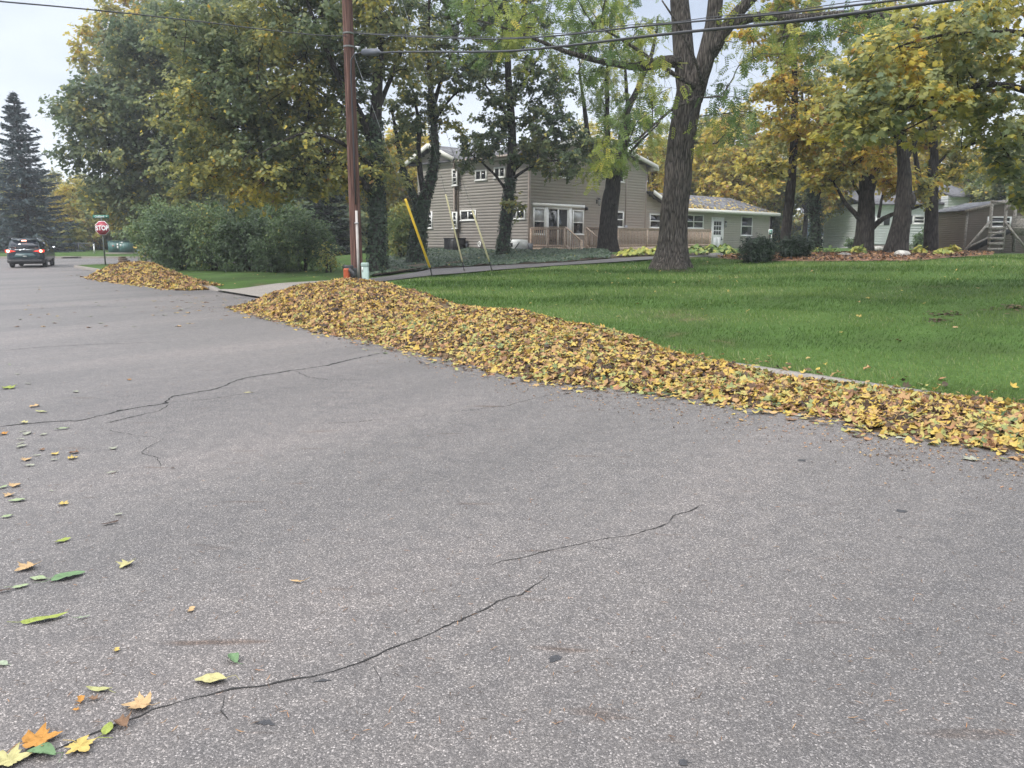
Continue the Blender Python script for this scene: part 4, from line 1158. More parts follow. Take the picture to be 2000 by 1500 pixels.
def leaf_pile(name, label, outer, crest, sc, back, amin, amax, nleaf, size, seed, hue_shift=0., mound=None):
    r = np.random.default_rng(seed)
    o = np.array([sa(*road_pt(*q)[:2]) for q in outer]); o = o[np.argsort(o[:, 1])]
    c = np.array([crest_at(px, py, sc) for px, py in crest]); c = c[np.argsort(c[:, 0])]
    so = lambda a: np.interp(a, o[:, 1], o[:, 0]); hc = lambda a: np.maximum(np.interp(a, c[:, 0], c[:, 1]), .03)
    endw = lambda a: np.clip(np.minimum((a - amin) / .5, (amax - a) / .8), 0, 1) ** .6
    def height(a, t):
        """t: 0 at the road-side edge, 1 at the crest, 2 at the lawn-side foot"""
        s0 = so(a); s = np.where(t < 1, s0 + (sc - s0) * t, sc + (t - 1) * (back(a) if callable(back) else back))
        h = np.maximum(hc(a) - (0 if mound is None else np.interp(a, [-3, 0, 2, 6], [.06, .07, .10, .07])), .03)
        xw, yw = xy(s, a)
        base = np.where(s < 0, 0, terr(xw, yw))
        pr = np.where(t < 1, np.sin(np.clip(t, 0, 1) * math.pi / 2) ** .8, np.cos(np.clip(t - 1, 0, 1) * math.pi / 2) ** .9)
        z = base + np.maximum(h - base, .04) * pr * endw(a) + (.045 if mound is None else mound) * vnoise(r2, xw, yw, 4) * np.clip(pr * 2, 0, 1) * endw(a)
        return xw, yw, np.maximum(z, base + .008)
    r2 = np.random.default_rng(seed + 50); st = r2.bit_generator.state
    def hgt(a, t):
        r2.bit_generator.state = st; return height(a, t)
    A = np.linspace(amin, amax, 90); T = np.linspace(0, 2, 26)
    Ag_, Tg_ = np.meshgrid(A, T, indexing='ij')
    x_, y_, z_ = hgt(Ag_, Tg_)
    root = empty(name, (*xy(sc, (amin + amax) / 2), .1), label, 'leaf pile')
    V = np.stack([x_, y_, z_ - .03], -1).reshape(-1, 3)
    i = np.arange(len(A) - 1)[:, None] * len(T); j = np.arange(len(T) - 1)[None]
    mb = MB(); mb.add(V, np.stack([i + j, i + j + 1, i + len(T) + j + 1, i + len(T) + j], -1).reshape(-1, 4))
    mb.build('core', M['litter'], root, smooth=True)
    n = nleaf
    a = r.uniform(amin - .1, amax + .1, n); t = np.where(r.random(n) < .8, r.random(n) ** .85 * 1.15, r.random(n) * 2)
    t = t + r.normal(0, .03, n)
    x, y, z = hgt(a, t)
    e = .05
    x1, y1, z1 = hgt(a + e, t); x2, y2, z2 = hgt(a, t + e)
    n1 = np.stack([x1 - x, y1 - y, z1 - z], -1); n2 = np.stack([x2 - x, y2 - y, z2 - z], -1)
    N = nrm(np.cross(n1, n2)); N = np.where(N[:, 2:] < 0, -N, N)
    N = nrm(N + r.normal(0, .36, (n, 3)))
    pos = np.stack([x, y, z + r.uniform(-.008, .022, n)], -1)
    # stragglers on the road in front of the edge
    k = int(n * .025)
    as_ = r.uniform(amin, amax, k); ts_ = so(as_) - np.abs(r.normal(0, .16, k))
    xs2, ys2 = xy(ts_, as_)
    pos = np.concatenate([pos, np.stack([xs2, ys2, np.full(k, .012) + r.random(k) * .01], -1)]); N = np.concatenate([N, nrm(np.array([0, 0, 1.0]) + r.normal(0, .12, (k, 3)))])
    k = int(n * .012); al = r.uniform(amin, amax, k); sl = r.uniform(0, .12, k) + np.abs(r.normal(0, .3, k)); xl, yl = xy(sl, al)
    pos = np.concatenate([pos, np.stack([xl, yl, terr(xl, yl) + .03], -1)]); N = np.concatenate([N, nrm(np.array([0, 0, 1.0]) + r.normal(0, .3, (k, 3)))])
    m = len(pos)
    clump = .5 + .5 * vnoise(np.random.default_rng(seed + 9), pos[:, 0], pos[:, 1], 3.)
    u = r.random(m)
    rn = np.clip(u ** .85 * .97 + hue_shift * .8 + (clump - .5) * .30 - .03, 0, 1)
    sz = r.uniform(size[0], size[1], m) * np.where(r.random(m) < .08, 1.35, 1)
    cls = r.choice(4, m, p=[.34, .22, .30, .14])
    mb = MB()
    for ci, tm in enumerate((MAPLE, STAR, OVATE, NARROW)):
        q = cls == ci
        scatter(mb, tm, pos[q], N[q], sz[q] * (1.0 if ci < 3 else 1.1), rn[q], r, (-.9, 1.1))
    mb.build('leaves', M['pile_leaf'], root)
    return root
OUT = [(2250, 960), (2080, 905), (2000, 885), (1840, 862), (1700, 845), (1640, 818), (1500, 800), (1300, 772), (1150, 757), (1000, 735), (900, 708), (800, 686), (700, 662), (600, 637), (520, 616), (470, 603), (455, 598)]
CRW = [(2250, 812), (2000, 782), (1900, 767), (1800, 758), (1700, 750), (1645, 744), (1600, 735), (1540, 725), (1453, 709), (1400, 697), (1330, 678), (1290, 668), (1240, 647), (1180, 630), (1130, 626), (1090, 622), (1050, 606), (1000, 600), (950, 596), (905, 594), (884, 600), (862, 616), (845, 626)]
CRH = [(900, 640), (868, 622), (848, 610), (826, 597), (800, 583), (770, 568), (740, 558), (715, 551), (690, 547), (650, 552), (610, 558), (560, 568), (510, 580), (480, 592), (455, 600)]
a_split = sa(*road_pt(800, 690)[:2])[1]
leaf_pile('leaf_windrow', 'long low bank of yellow and green fallen leaves along the kerb', OUT, CRW, -.36, lambda a: .30 + .66 * sstep(a, 1.2, 4.5), -7.5, crest_at(850, 600, -.36)[0] + .5, 30000, (.045, .088), 21, .0, .03)
leaf_pile('leaf_heap', 'tall brown and yellow heap of fallen leaves before the utility pole', OUT, CRH, .15, 1.5, crest_at(872, 606, .15)[0] - .3, sa(*road_pt(462, 600)[:2])[1] + .1, 22000, (.058, .105), 22, -.14)
leaf_pile('leaf_mound', 'small far mound of fallen leaves beside the stop sign', [(168, 541), (200, 548.5), (260, 556), (330, 565), (394, 571)], [(178, 524), (195, 518), (215, 514.5), (232, 517), (250, 515.5), (290, 514.5), (330, 531), (365, 547), (394, 563)], -.1, .7, sa(*road_pt(372, 567)[:2])[1], sa(*road_pt(176, 541)[:2])[1], 8000, (.10, .17), 23, -.16)

# ---- single leaves lying on the road, each a thing
LEAFCOL = {'tan': (.38, .26, .14), 'pale yellow': (.36, .33, .16), 'yellow': (.40, .30, .10), 'orange': (.36, .18, .05), 'brown': (.16, .10, .065), 'dark brown': (.07, .05, .042),
           'pale green': (.24, .29, .17), 'green': (.12, .19, .10), 'lime green': (.23, .27, .07), 'olive': (.30, .30, .14), 'pale': (.25, .255, .20), 'grey green': (.25, .29, .21)}
for k_, c_ in list(LEAFCOL.items()):
    m, n, l, b = newmat('leaf_' + k_.replace(' ', '_'))
    tc = n.new('ShaderNodeTexCoord'); no = n.new('ShaderNodeTexNoise'); no.inputs['Scale'].default_value = 60; no.inputs['Detail'].default_value = 5
    l.new(tc.outputs['Object'], no.inputs['Vector'])
    rr_ = ramp_node(n, [(.25, tuple(q * .62 for q in c_)), (.5, c_), (.8, tuple(min(1, q * 1.15) for q in c_))]); l.new(no.outputs['Fac'], rr_.inputs['Fac']); l.new(rr_.outputs['Color'], b.inputs['Base Color'])
    b.inputs['Roughness'].default_value = .9; b.inputs['Specular IOR Level'].default_value = .15
    M['lf ' + k_] = m
def sub_leaf(kind, size, r, curl, stem=True):
    """a finely meshed leaf with folded midrib, lobes and stalk"""
    T, Fc = {'maple': MAPLE, 'oval': OVATE, 'narrow': NARROW, 'bit': STAR}[kind]
    o = T[1:]; n = len(o); c = T[0]
    if kind in ('oval', 'narrow'):
        tt = np.linspace(0, n, n * 3, endpoint=False); idx = tt.astype(int); f = (tt - idx)[:, None]
        P0, P1, P2, P3 = [o[(idx + k) % n] for k in (-1, 0, 1, 2)]
        o = .5 * ((2 * P1) + (-P0 + P2) * f + (2 * P0 - 5 * P1 + 4 * P2 - P3) * f ** 2 + (-P0 + 3 * P1 - 3 * P2 + P3) * f ** 3); n = len(o)
    else:
        o = np.stack([o, (o + np.roll(o, -1, 0)) / 2 * (1 + r.normal(0, .05, (n, 1)))], 1).reshape(-1, 2); n *= 2
    rings = [c + (o - c) * q for q in (.33, .66, 1.0)]
    V2 = np.concatenate([[c]] + rings)
    ax = r.uniform(0, math.pi); d = V2 @ np.array([math.cos(ax), math.sin(ax)])
    z = curl * (np.abs(V2[:, 0]) ** 1.3 * r.uniform(.4, 1.0) + d ** 2 * r.uniform(.5, 1.2)) + .03 * np.sin(V2[:, 0] * 9 + 1) * np.cos(V2[:, 1] * 8) + r.normal(0, .012, len(V2))
    V = np.stack([V2[:, 0], V2[:, 1], z], -1) * size
    V[:, 2] -= V[:, 2].min() - .003
    fs = [(0, 1 + k, 1 + (k + 1) % n) for k in range(n)]
    fq = []
    for g in range(2):
        for k in range(n):
            a, b = 1 + g * n + k, 1 + g * n + (k + 1) % n; fq.append((a, a + n, b + n, b))
    mb = MB(); mb.add(V, fs + fq)
    if stem:
        s0 = np.array([0, -.3 if kind != 'oval' else -.48, 0]) * size; s0[2] = V[0, 2] * .5 + .004
        mb.tube([s0, s0 + np.array([r.normal(0, .1), -.25, .0]) * size, s0 + np.array([r.normal(0, .25), -.5, 0]) * size * [1, 1, 1] + np.array([0, 0, .004])], [.0016, .0012, .0009], 5)
    return mb
def put_leaf(px, py, kind, colr, wpx, label, seed, rz=None, curl=.35, group=None, stem=True):
    r = np.random.default_rng(seed + 500)
    p = road_pt(px, py, .004); k = p[1] / (F * CP - (py - 750) * SP)
    size = wpx * k / {'maple': 1.05, 'oval': .8, 'narrow': 1.0, 'bit': .95}[kind]
    o = sub_leaf(kind, size, r, curl, stem).build('fallen_leaf', M['lf ' + colr], None, True)
    o.location = tuple(p); o.rotation_euler = (0, 0, r.uniform(0, 6.28) if rz is None else rz)
    return tag(o, label, 'leaf', group)
NEAR = [(52, 1110, 'maple', 'tan', 40, 'tan star shaped leaf beside the small pale oval leaves', 2.6, .5),
        (75, 1130, 'oval', 'pale green', 27, 'pale green oval leaf just below the tan star leaf', 1.4, .1), (132, 1127, 'oval', 'green', 46, 'dull green oval leaf with stalk on the asphalt', -.9, .4),
        (40, 1146, 'oval', 'pale green', 22, 'small pale green leaf pointing towards the dark curled one', -1.0, .1), (8, 1155, 'narrow', 'dark brown', 30, 'dark brown curled leaf at the left edge of the road', -1.0, .9),
        (245, 1104, 'maple', 'pale yellow', 32, 'pale yellow lobed leaf with an upright stalk', 3.0, .4), (86, 1211, 'narrow', 'lime green', 78, 'long folded yellow green leaf on the asphalt', -1.1, .5),
        (162, 1207, 'narrow', 'grey green', 24, 'small grey green curled leaf right of the long folded leaf', -1.2, .9), (373, 1192, 'bit', 'tan', 17, 'tiny tan leaf scrap alone on the asphalt', 0, .6),
        (578, 1136, 'narrow', 'tan', 27, 'narrow tan leaf farthest right on the near asphalt', 1.3, .2), (228, 1270, 'bit', 'yellow', 14, 'tiny yellow leaf scrap above the olive curled leaf', .3, .3),
        (456, 1287, 'oval', 'green', 32, 'green folded leaf standing on its edge', .6, 1.2), (413, 1329, 'oval', 'pale yellow', 48, 'pale yellow green leaf above the long crack', 1.6, .3),
        (195, 1348, 'narrow', 'olive', 52, 'olive curled leaf with a dark end', 1.5, .7), (158, 1370, 'bit', 'orange', 19, 'small orange leaf left of the brown scrap', .4, .8),
        (183, 1366, 'bit', 'brown', 18, 'small brown leaf scrap right of the small orange leaf', 1.4, .7), (148, 1388, 'bit', 'orange', 11, 'tiny orange leaf crumb below the small orange leaf', 1.4, .4),
        (270, 1379, 'maple', 'tan', 56, 'large tan maple leaf above the crack', 1.7, .45), (238, 1416, 'bit', 'brown', 36, 'brown crumpled leaf lying on the crack', 1.0, .9),
        (210, 1425, 'oval', 'lime green', 32, 'bright lime oval leaf beside the brown crumpled leaf', .2, .2), (78, 1447, 'maple', 'orange', 72, 'large orange maple leaf near the corner of the road', -1.1, .5),
        (158, 1460, 'maple', 'yellow', 56, 'yellow maple leaf below the crack', -2.2, .3), (82, 1473, 'oval', 'green', 48, 'green curled leaf touching the orange maple leaf', 1.4, .9),
        (22, 1487, 'maple', 'pale yellow', 66, 'pale yellow maple leaf at the lower left corner', -1.2, .5), (6, 1297, 'oval', 'grey green', 22, 'grey green leaf cut by the left edge of the photo', 1, .3), (142, 1512, 'bit', 'orange', 12, 'tiny orange crumb below the yellow maple leaf', 1, .3)]
for k, (px, py, kd, cl, w, lb, rz, cu) in enumerate(NEAR):
    put_leaf(px, py, kd, cl, w, lb, k, rz, cu)
MID = [(170, 547, 'bit', 'pale yellow', 14), (460, 592, 'narrow', 'pale green', 26), (165, 611, 'narrow', 'pale', 14), (200, 627, 'oval', 'pale', 18), (318, 634, 'oval', 'pale', 12), (25, 630, 'maple', 'orange', 16), (152, 668, 'narrow', 'pale', 18), (148, 700, 'narrow', 'pale', 18), (158, 722, 'oval', 'pale', 17),
       (305, 745, 'bit', 'brown', 12), (398, 777, 'maple', 'yellow', 16), (548, 767, 'bit', 'brown', 16), (270, 786, 'oval', 'pale', 10), (397, 820, 'oval', 'pale', 10), (195, 818, 'maple', 'tan', 19), (530, 808, 'maple', 'yellow', 18), (215, 861, 'oval', 'pale', 14), (830, 735, 'bit', 'pale', 15), (820, 912, 'narrow', 'pale', 22),
       (65, 293, 'maple', 'lime green', 26), (70, 121, 'narrow', 'pale green', 12), (128, 192, 'narrow', 'pale', 14), (205, 261, 'narrow', 'pale', 16), (555, 320, 'oval', 'pale', 13), (948, 232, 'bit', 'orange', 9), (1820, 327, 'narrow', 'pale yellow', 16), (260, 427, 'bit', 'tan', 16), (305, 468, 'narrow', 'olive', 26), (110, 1008, 'maple', 'tan', 22),
       (65, 1080, 'maple', 'tan', 19), (18, 1022, 'oval', 'pale green', 14), (130, 1118, 'oval', 'pale green', 22), (375, 1046, 'narrow', 'pale', 12), (465, 1143, 'maple', 'yellow', 19), (55, 1235, 'oval', 'pale green', 16), (805, 1285, 'narrow', 'dark brown', 28), (462, 1412, 'oval', 'lime green', 21), (865, 1220, 'oval', 'pale', 11), (1265, 880, 'bit', 'dark brown', 7)]
MIDLAB = {(805, 1285): 'dark curled leaf alone near the long rusty smear', (462, 1412): 'yellow green oval leaf nearest of the scattered leaves in the road', (65, 293): 'bright green clump of leaf far out at the left of the road', (25, 630): 'orange leaf under the far crack at the left edge', (465, 1143): 'yellow lobed leaf on the rusty smear', (460, 592): 'long pale green leaf just under the far crack'}
for k, (cx, cy, kd, cl, w) in enumerate(MID):
    lb = MIDLAB.get((cx, cy)); gp = None
    if not lb:
        fam = {'pale': 'pale', 'pale green': 'pale', 'pale yellow': 'yellow', 'yellow': 'yellow', 'tan': 'yellow'}.get(cl, 'brown')
        lb = {'pale': 'small whitish leaf lying on the left part of the asphalt', 'yellow': 'small yellow or tan leaf lying on the left part of the asphalt', 'brown': 'small brown leaf lying on the left part of the asphalt'}[fam]
        gp = {'pale': 'whitish leaves scattered on the road', 'yellow': 'yellow leaves scattered on the road', 'brown': 'brown leaves scattered on the road'}[fam]
    put_leaf(cx / 3.75, 680 + cy / 3.75, kd, cl, w * 1.1, lb, 60 + k, None, .35, gp, False)
# crumbs farther up the road, before the apron and the piles: shared meshes
r = np.random.default_rng(11)
proto = {}
for kd in ('maple', 'oval', 'bit'):
    for cl in ('pale', 'tan', 'brown', 'yellow'):
        proto[kd, cl] = sub_leaf(kd, 1.0, r, .4, False).mesh('fallen_leaf', M['lf ' + cl], True)
FARL = [(r.uniform(20, 460), r.uniform(545, 640)) for _ in range(70)] + [(r.uniform(330, 480), r.uniform(575, 612)) for _ in range(40)] + [(r.uniform(120, 185), r.uniform(523, 540)) for _ in range(25)]
FARL += [(px, py) for px, py in ((735, 690), (707, 672), (715, 683), (790, 693), (808, 686), (640, 650), (1135, 758), (1510, 806), (1560, 812), (1545, 820), (1655, 830), (1665, 832), (1680, 833), (1700, 836), (1740, 848), (1760, 855), (1720, 852), (1690, 842), (1400, 785), (1430, 789), (1895, 897))]
for px, py in FARL:
    kd = ('maple', 'oval', 'bit')[r.integers(3)]; cl = ('pale', 'tan', 'brown', 'yellow')[r.choice(4, p=[.3, .25, .3, .15])]
    p = road_pt(px, py, .004)
    if sa(p[0], p[1])[0] > -.1: continue
    o = bpy.data.objects.new('fallen_leaf', proto[kd, cl]); COL.objects.link(o)
    s_ = r.uniform(.07, .13); o.scale = (s_, s_, s_ * .7); o.location = tuple(p); o.rotation_euler = (0, 0, r.uniform(0, 6.28))
    tag(o, {'pale': 'stray pale leaf on the road by the leaf piles', 'tan': 'stray tan leaf on the road by the leaf piles', 'brown': 'stray brown leaf on the road by the leaf piles', 'yellow': 'stray yellow leaf on the road by the leaf piles'}[cl], 'leaf', 'stray %s leaves near the piles' % cl)
# leaves on the lawn, one by one
r = np.random.default_rng(12)
LAWNL = [(r.uniform(1190, 1460), 512 + r.random() * 45) for _ in range(30)] + [(1910, 565), (1735, 548), (1695, 585), (1870, 548), (1755, 670), (1940, 524), (1805, 595), (1912, 530), (1375, 516)] + [(r.uniform(960, 1990), 505 + r.random() ** 2.2 * 150) for _ in range(70)] + [(r.uniform(1010, 1290), r.uniform(512, 540)) for _ in range(28)] + [(r.uniform(400, 640), r.uniform(527, 545)) for _ in range(25)]
for k, (px, py) in enumerate(LAWNL):
    p = hit(px, py)
    s, a = sa(p[0], p[1])
    if s < .7: continue
    lim = np.interp(px, [300, 690, 740, 845, 960, 1100, 1200, 1285, 1400, 1480, 1560, 1700, 1830, 1940, 2000], [525, 520, 555, 543, 533, 523, 517, 511, 507, 512, 514, 513.5, 510, 502, 499])
    if py < lim: continue
    o = bpy.data.objects.new('fallen_leaf', proto[('maple', 'bit', 'oval')[r.integers(3)], 'yellow' if r.random() < .75 else 'tan']); COL.objects.link(o)
    s_ = r.uniform(.055, .095); o.scale = (s_, s_, s_); o.location = (p[0], p[1], p[2] + .022); o.rotation_euler = (r.normal(0, .3), r.normal(0, .3), r.uniform(0, 6.28))
    if px < 660: tag(o, 'yellow leaf lying in the shaded grass before the shrubs', 'leaf', 'leaves on the grass by the shrubs')
    else: tag(o, 'yellow leaf lying in the green lawn', 'leaf', 'leaves scattered on the lawn')
# leaves on the wing roof
r = np.random.default_rng(13); n = 900
u = r.uniform(10.6, 26.8, n); w = -.5 + r.random(n) ** 1.5 * 1.95
zz = np.where(u > 13, 3.63 + (w + .55) * (1.1 / 2.05), 0)
hip = (u > 23.3) & (w > 1.5 - (u - 23.3) * .53 + .1)
zz = np.where(u <= 13, 4.6 - (u - 10.43) * .37 * (1 - (w + .5) / 2) , zz)
ok = ~hip & ((r.random(n) < .9) | (u < 16)) & (r.random(n) < np.where(w < 0, 1, .55) * np.where(u < 17, 1, .6))
pos = np.stack([H(a, b, c + .03) for a, b, c in zip(u[ok], w[ok], zz[ok])])
mb = MB(); scatter(mb, MAPLE_LO, pos, np.array([0.35, -.35, 1]) + r.normal(0, .25, (len(pos), 3)), r.uniform(.12, .22, len(pos)), .5 + r.random(len(pos)) * .3, r)
tag(mb.build('roof_leaves', M['pile_leaf']), 'yellow leaves scattered over the grey roof of the low wing', 'leaves', None, 'stuff')

# crumbled leaf bits and twigs swept along the edge of the piles and over the street
r = np.random.default_rng(14); n = 5200
px = np.concatenate([r.uniform(300, 2000, 2600), r.uniform(0, 2000, 2600)])
edge = np.interp(px, [q[0] for q in OUT[::-1]], [q[1] for q in OUT[::-1]])
py = np.concatenate([edge[:2600] + np.abs(r.normal(0, 1, 2600)) * (4 + (edge[:2600] - 590) * .11), 545 + r.random(2600) ** 1.7 * 900])
pos = np.array([road_pt(a, b, .006) for a, b in zip(px, py)])
ok = (sa(pos[:, 0], pos[:, 1])[0] < -.1) & (pos[:, 1] < 40); pos = pos[ok]; n = len(pos)
mb = MB(); half_ = n // 2
scatter(mb, STAR, pos[:half_], np.array([0, 0, 1.0]) + r.normal(0, .25, (half_, 3)), r.uniform(.008, .024, half_), r.random(half_) * .5, r)
scatter(mb, NARROW, pos[half_:], np.array([0, 0, 1.0]) + r.normal(0, .15, (n - half_, 3)), r.uniform(.012, .04, n - half_), r.random(n - half_) * .4, r, aspect=np.full(n - half_, .35))
tag(mb.build('leaf_litter', M['pile_leaf']), 'brown leaf crumbs and bits of twig scattered over the street', 'litter', None, 'stuff')

mb = MB(); scatter(mb, STAR, WORN, np.array([0, 0, 1.0]) + r.normal(0, .25, (len(WORN), 3)), r.uniform(.025, .07, len(WORN)), r.random(len(WORN)) ** 2 * .22, r)
tag(mb.build('bare_soil', M['pile_leaf']), 'bare brown soil and dead grass in worn places of the lawn', 'soil', None, 'stuff')
# ------------------------------------------------------------------ trees
def resample(pl, step):
    pl = np.asarray(pl, float)
    d = np.concatenate([[0], np.cumsum(np.linalg.norm(np.diff(pl[:, :3], axis=0), axis=1))])
    n = max(2, int(d[-1] / step) + 1); t = np.linspace(0, d[-1], n)
    # smooth (Catmull-like) by interpolating then averaging
    out = np.stack([np.interp(t, d, pl[:, k]) for k in range(pl.shape[1])], -1)
    for _ in range(2):
        if n > 3: out[1:-1] = .25 * out[:-2] + .5 * out[1:-1] + .25 * out[2:]
    return out

def tree_core(skel, blobs, ncl, lpc, lsize, tmpl, seed, spread=.8, flat=.6, hue=None, droop=.25, sides=10, rtip=.012, twigs=7, flare=None, jitter=.03, fill=2.0, taper=1.0, upn=1.0):
    """skel: polylines [x,y,z,r]; blobs: (cx,cy,cz,rx,ry,rz,weight). returns (trunk MB, crown MB)"""
    r = np.random.default_rng(seed)
    nodes, par, rad, fixed = [], [], [], []
    wood = MB()
    for li, pl in enumerate(skel):
        p = resample(pl, .35)
        p[1:, :3] += np.cumsum(r.normal(0, jitter * .3, (len(p) - 1, 3)), 0) * np.array([1, 1, .3]) if li else r.normal(0, jitter * .15, (len(p) - 1, 3))
        rr = p[:, 3].copy()
        if li == 0 and flare:
            hgt = p[:, 2] - p[0, 2]; rr = rr * (1 + flare * np.exp(-hgt / (rr[0] * 1.1)))
        pts = p[:, :3]
        if li == 0:
            pts = np.concatenate([pts[:1] - [0, 0, .15], pts]); rr = np.concatenate([rr[:1] * 1.05, rr])
        n0 = wood.n
        wood.tube(pts, rr, sides if li == 0 else max(6, sides - 3))
        if li == 0:       # buttress roots and unevenness
            v = wood.v[-1]; ns = sides
            ang = np.tile(np.arange(ns) * 2 * math.pi / ns, len(pts)); hh = np.repeat(np.maximum(pts[:, 2] - pts[1, 2], 0), ns)
            ph = r.uniform(0, 6.28, 3)
            fac = 1 + .16 * np.exp(-hh / .35) * np.sin(ang * 5 + ph[0]) + .05 * np.sin(ang * 3 + hh * 1.3 + ph[1]) + .03 * np.sin(ang * 7 + hh * 3.1 + ph[2])
            c = np.repeat(pts, ns, 0); wood.v[-1] = c + (v - c) * np.where(True, fac, 1)[:, None]
        for k in range(len(p)):
            nodes.append(p[k, :3]); rad.append(p[k, 3]); par.append(len(nodes) - 2 if k else -1)
    nodes = list(nodes)
    # leaf cluster centres
    W = np.array([b[6] for b in blobs], float); W /= W.sum()
    C = []
    tries = 0; mind = spread * .62
    while len(C) < ncl and tries < ncl * 12:
        tries += 1
        b = blobs[r.choice(len(blobs), p=W)]
        d = r.normal(size=3); d /= np.linalg.norm(d); d *= r.random() ** (1 / fill)
        c = np.array(b[:3]) + d * np.array(b[3:6])
        if C and tries < ncl * 8 and np.min(np.linalg.norm(np.array(C) - c, axis=1)) < mind: continue
        C.append(c)
    C = np.array(C)
    sk = np.array(nodes)
    d0 = np.array([np.min(np.linalg.norm(sk - c, axis=1)) for c in C]); order = np.argsort(d0)
    NP = np.zeros((len(nodes) + len(C) * 60, 3)); NP[:len(nodes)] = sk; nn = len(nodes)
    NR = np.zeros(len(NP)); NR[:nn] = rad
    cnt = np.zeros(len(NP)); parent = np.full(len(NP), -1); parent[:nn] = par; nsk = nn
    branches = []
    for ci in order:
        c = C[ci]; dv = c - NP[:nn]; d = np.linalg.norm(dv, axis=1)
        cost = d * (1 + .55 * np.clip(-dv[:, 2] / (d + 1e-6), 0, 1)) + .12 * (np.arange(nn) >= nsk)
        k = int(np.argmin(cost)); L = d[k]
        if L < .12: continue
        m = max(2, int(L / .35) + 1); t = np.linspace(0, 1, m + 1)[1:, None]
        a = NP[k]; mid = (a + c) / 2 + np.array([0, 0, .10 * L]) + r.normal(0, .09 * L, 3)
        pts = (1 - t) ** 2 * a + 2 * t * (1 - t) * mid + t ** 2 * c
        pts[:-1] += r.normal(0, .025, (m - 1, 3))
        if nn + m >= len(NP): break
        idx = list(range(nn, nn + m)); NP[nn:nn + m] = pts; parent[nn] = k
        for q in range(1, m): parent[nn + q] = nn + q - 1
        nn += m; branches.append((k, idx)); cnt[idx[-1]] += 1
    for q in range(nn - 1, nsk - 1, -1):
        if parent[q] >= 0: cnt[parent[q]] += cnt[q]
    for k, idx in branches:
        rr = rtip * np.maximum(cnt[idx], 1) ** .44 * taper
        r0 = rtip * max(cnt[idx[0]], 1) ** .46 * 1.15 * taper
        if k < nsk: r0 = min(r0, NR[k] * .8); rr = np.minimum(rr, NR[k] * .75)
        wood.tube(np.concatenate([NP[k][None], NP[idx]]), np.concatenate([[r0], rr]), 5, False)
    # twigs and leaves
    nC = len(C); K = twigs
    dirs = r.normal(size=(nC, K, 3)); dirs[..., 2] = dirs[..., 2] * flat + .08; dirs = nrm(dirs)
    ln = spread * r.uniform(.55, 1.15, (nC, K, 1))
    tip = C[:, None] + dirs * ln; tip[..., 2] -= droop * ln[..., 0] ** 2 * .5
    a = np.broadcast_to(C[:, None], tip.shape).reshape(-1, 3); b = tip.reshape(-1, 3)
    tdir = nrm(b - a); sx = nrm(np.cross(tdir, np.array([.3, .2, .93]))); sy = np.cross(tdir, sx)
    th = np.array([0, 2.094, 4.189]); rt = rtip * .45
    ring = np.cos(th)[None, :, None] * sx[:, None] + np.sin(th)[None, :, None] * sy[:, None]
    V = np.concatenate([a[:, None] + ring * rt, b[:, None] + ring * rt * .4], 1)
    kk = (np.arange(len(a)) * 6)[:, None, None]
    wood.add(V.reshape(-1, 3), (np.array([[0, 1, 4, 3], [1, 2, 5, 4], [2, 0, 3, 5]])[None] + kk).reshape(-1, 4))
    n = nC * lpc
    ci = np.repeat(np.arange(nC), lpc); tk = r.integers(0, K, n); f = r.uniform(.25, 1.08, n)[:, None]
    pos = C[ci] + (tip[ci, tk] - C[ci]) * f + r.normal(0, spread * .13, (n, 3)) * np.array([1, 1, .8])
    out = nrm(tip[ci, tk] - C[ci])
    N = np.array([-.05, -.12, upn * .75]) + r.normal(0, .45, (n, 3)) + out * .55
    tipd = out + np.array([0, 0, -droop * 1.5]) + r.normal(0, .35, (n, 3))
    ch = np.array([hue(c) if hue else .4 for c in C]) + r.normal(0, .06, nC)
    rn = ch[ci] + r.normal(0, .085, n) + .32 * (r.random(n) < .06)
    crown = MB()
    scatter(crown, tmpl, pos, N, lsize * r.uniform(.7, 1.2, n), rn, r, (-.5, .5), tipd)
    return wood, crown

def px_skel(Y, lines):
    return [[(*P(px, py, Y + dy), rr) for px, py, dy, rr in ln] for ln in lines]
def px_blobs(Y, blobs):
    out = []
    for px, py, rx, ry, dy, rd, w in blobs:
        c = P(px, py, Y + dy); k = (Y + dy) / 1530
        out.append((*c, rx * k, rd, ry * k, w))
    return out

def ivy_on(parent, pts, rads, n, seed, size=.095, name='ivy'):
    r = np.random.default_rng(seed)
    p = resample(np.concatenate([np.asarray(pts), np.asarray(rads)[:, None]], 1), .1)
    k = r.integers(0, len(p), n); th = r.uniform(0, 2 * math.pi, n)
    o = np.stack([np.cos(th), np.sin(th), np.zeros(n)], -1)
    pos = p[k, :3] + o * (p[k, 3:4] + r.uniform(.0, .06, (n, 1))) + r.normal(0, .02, (n, 3))
    mb = MB(); scatter(mb, MAPLE_LO, pos, o + np.array([0, 0, .35]) + r.normal(0, .35, (n, 3)), size * r.uniform(.7, 1.3, n), np.clip(.4 + r.normal(0, .2, n), 0, .93), r, (-.3, .3), np.array([0, 0, -1.0]) + r.normal(0, .3, (n, 3)))
    return mb.build(name, M['ivy_leaf'], parent)

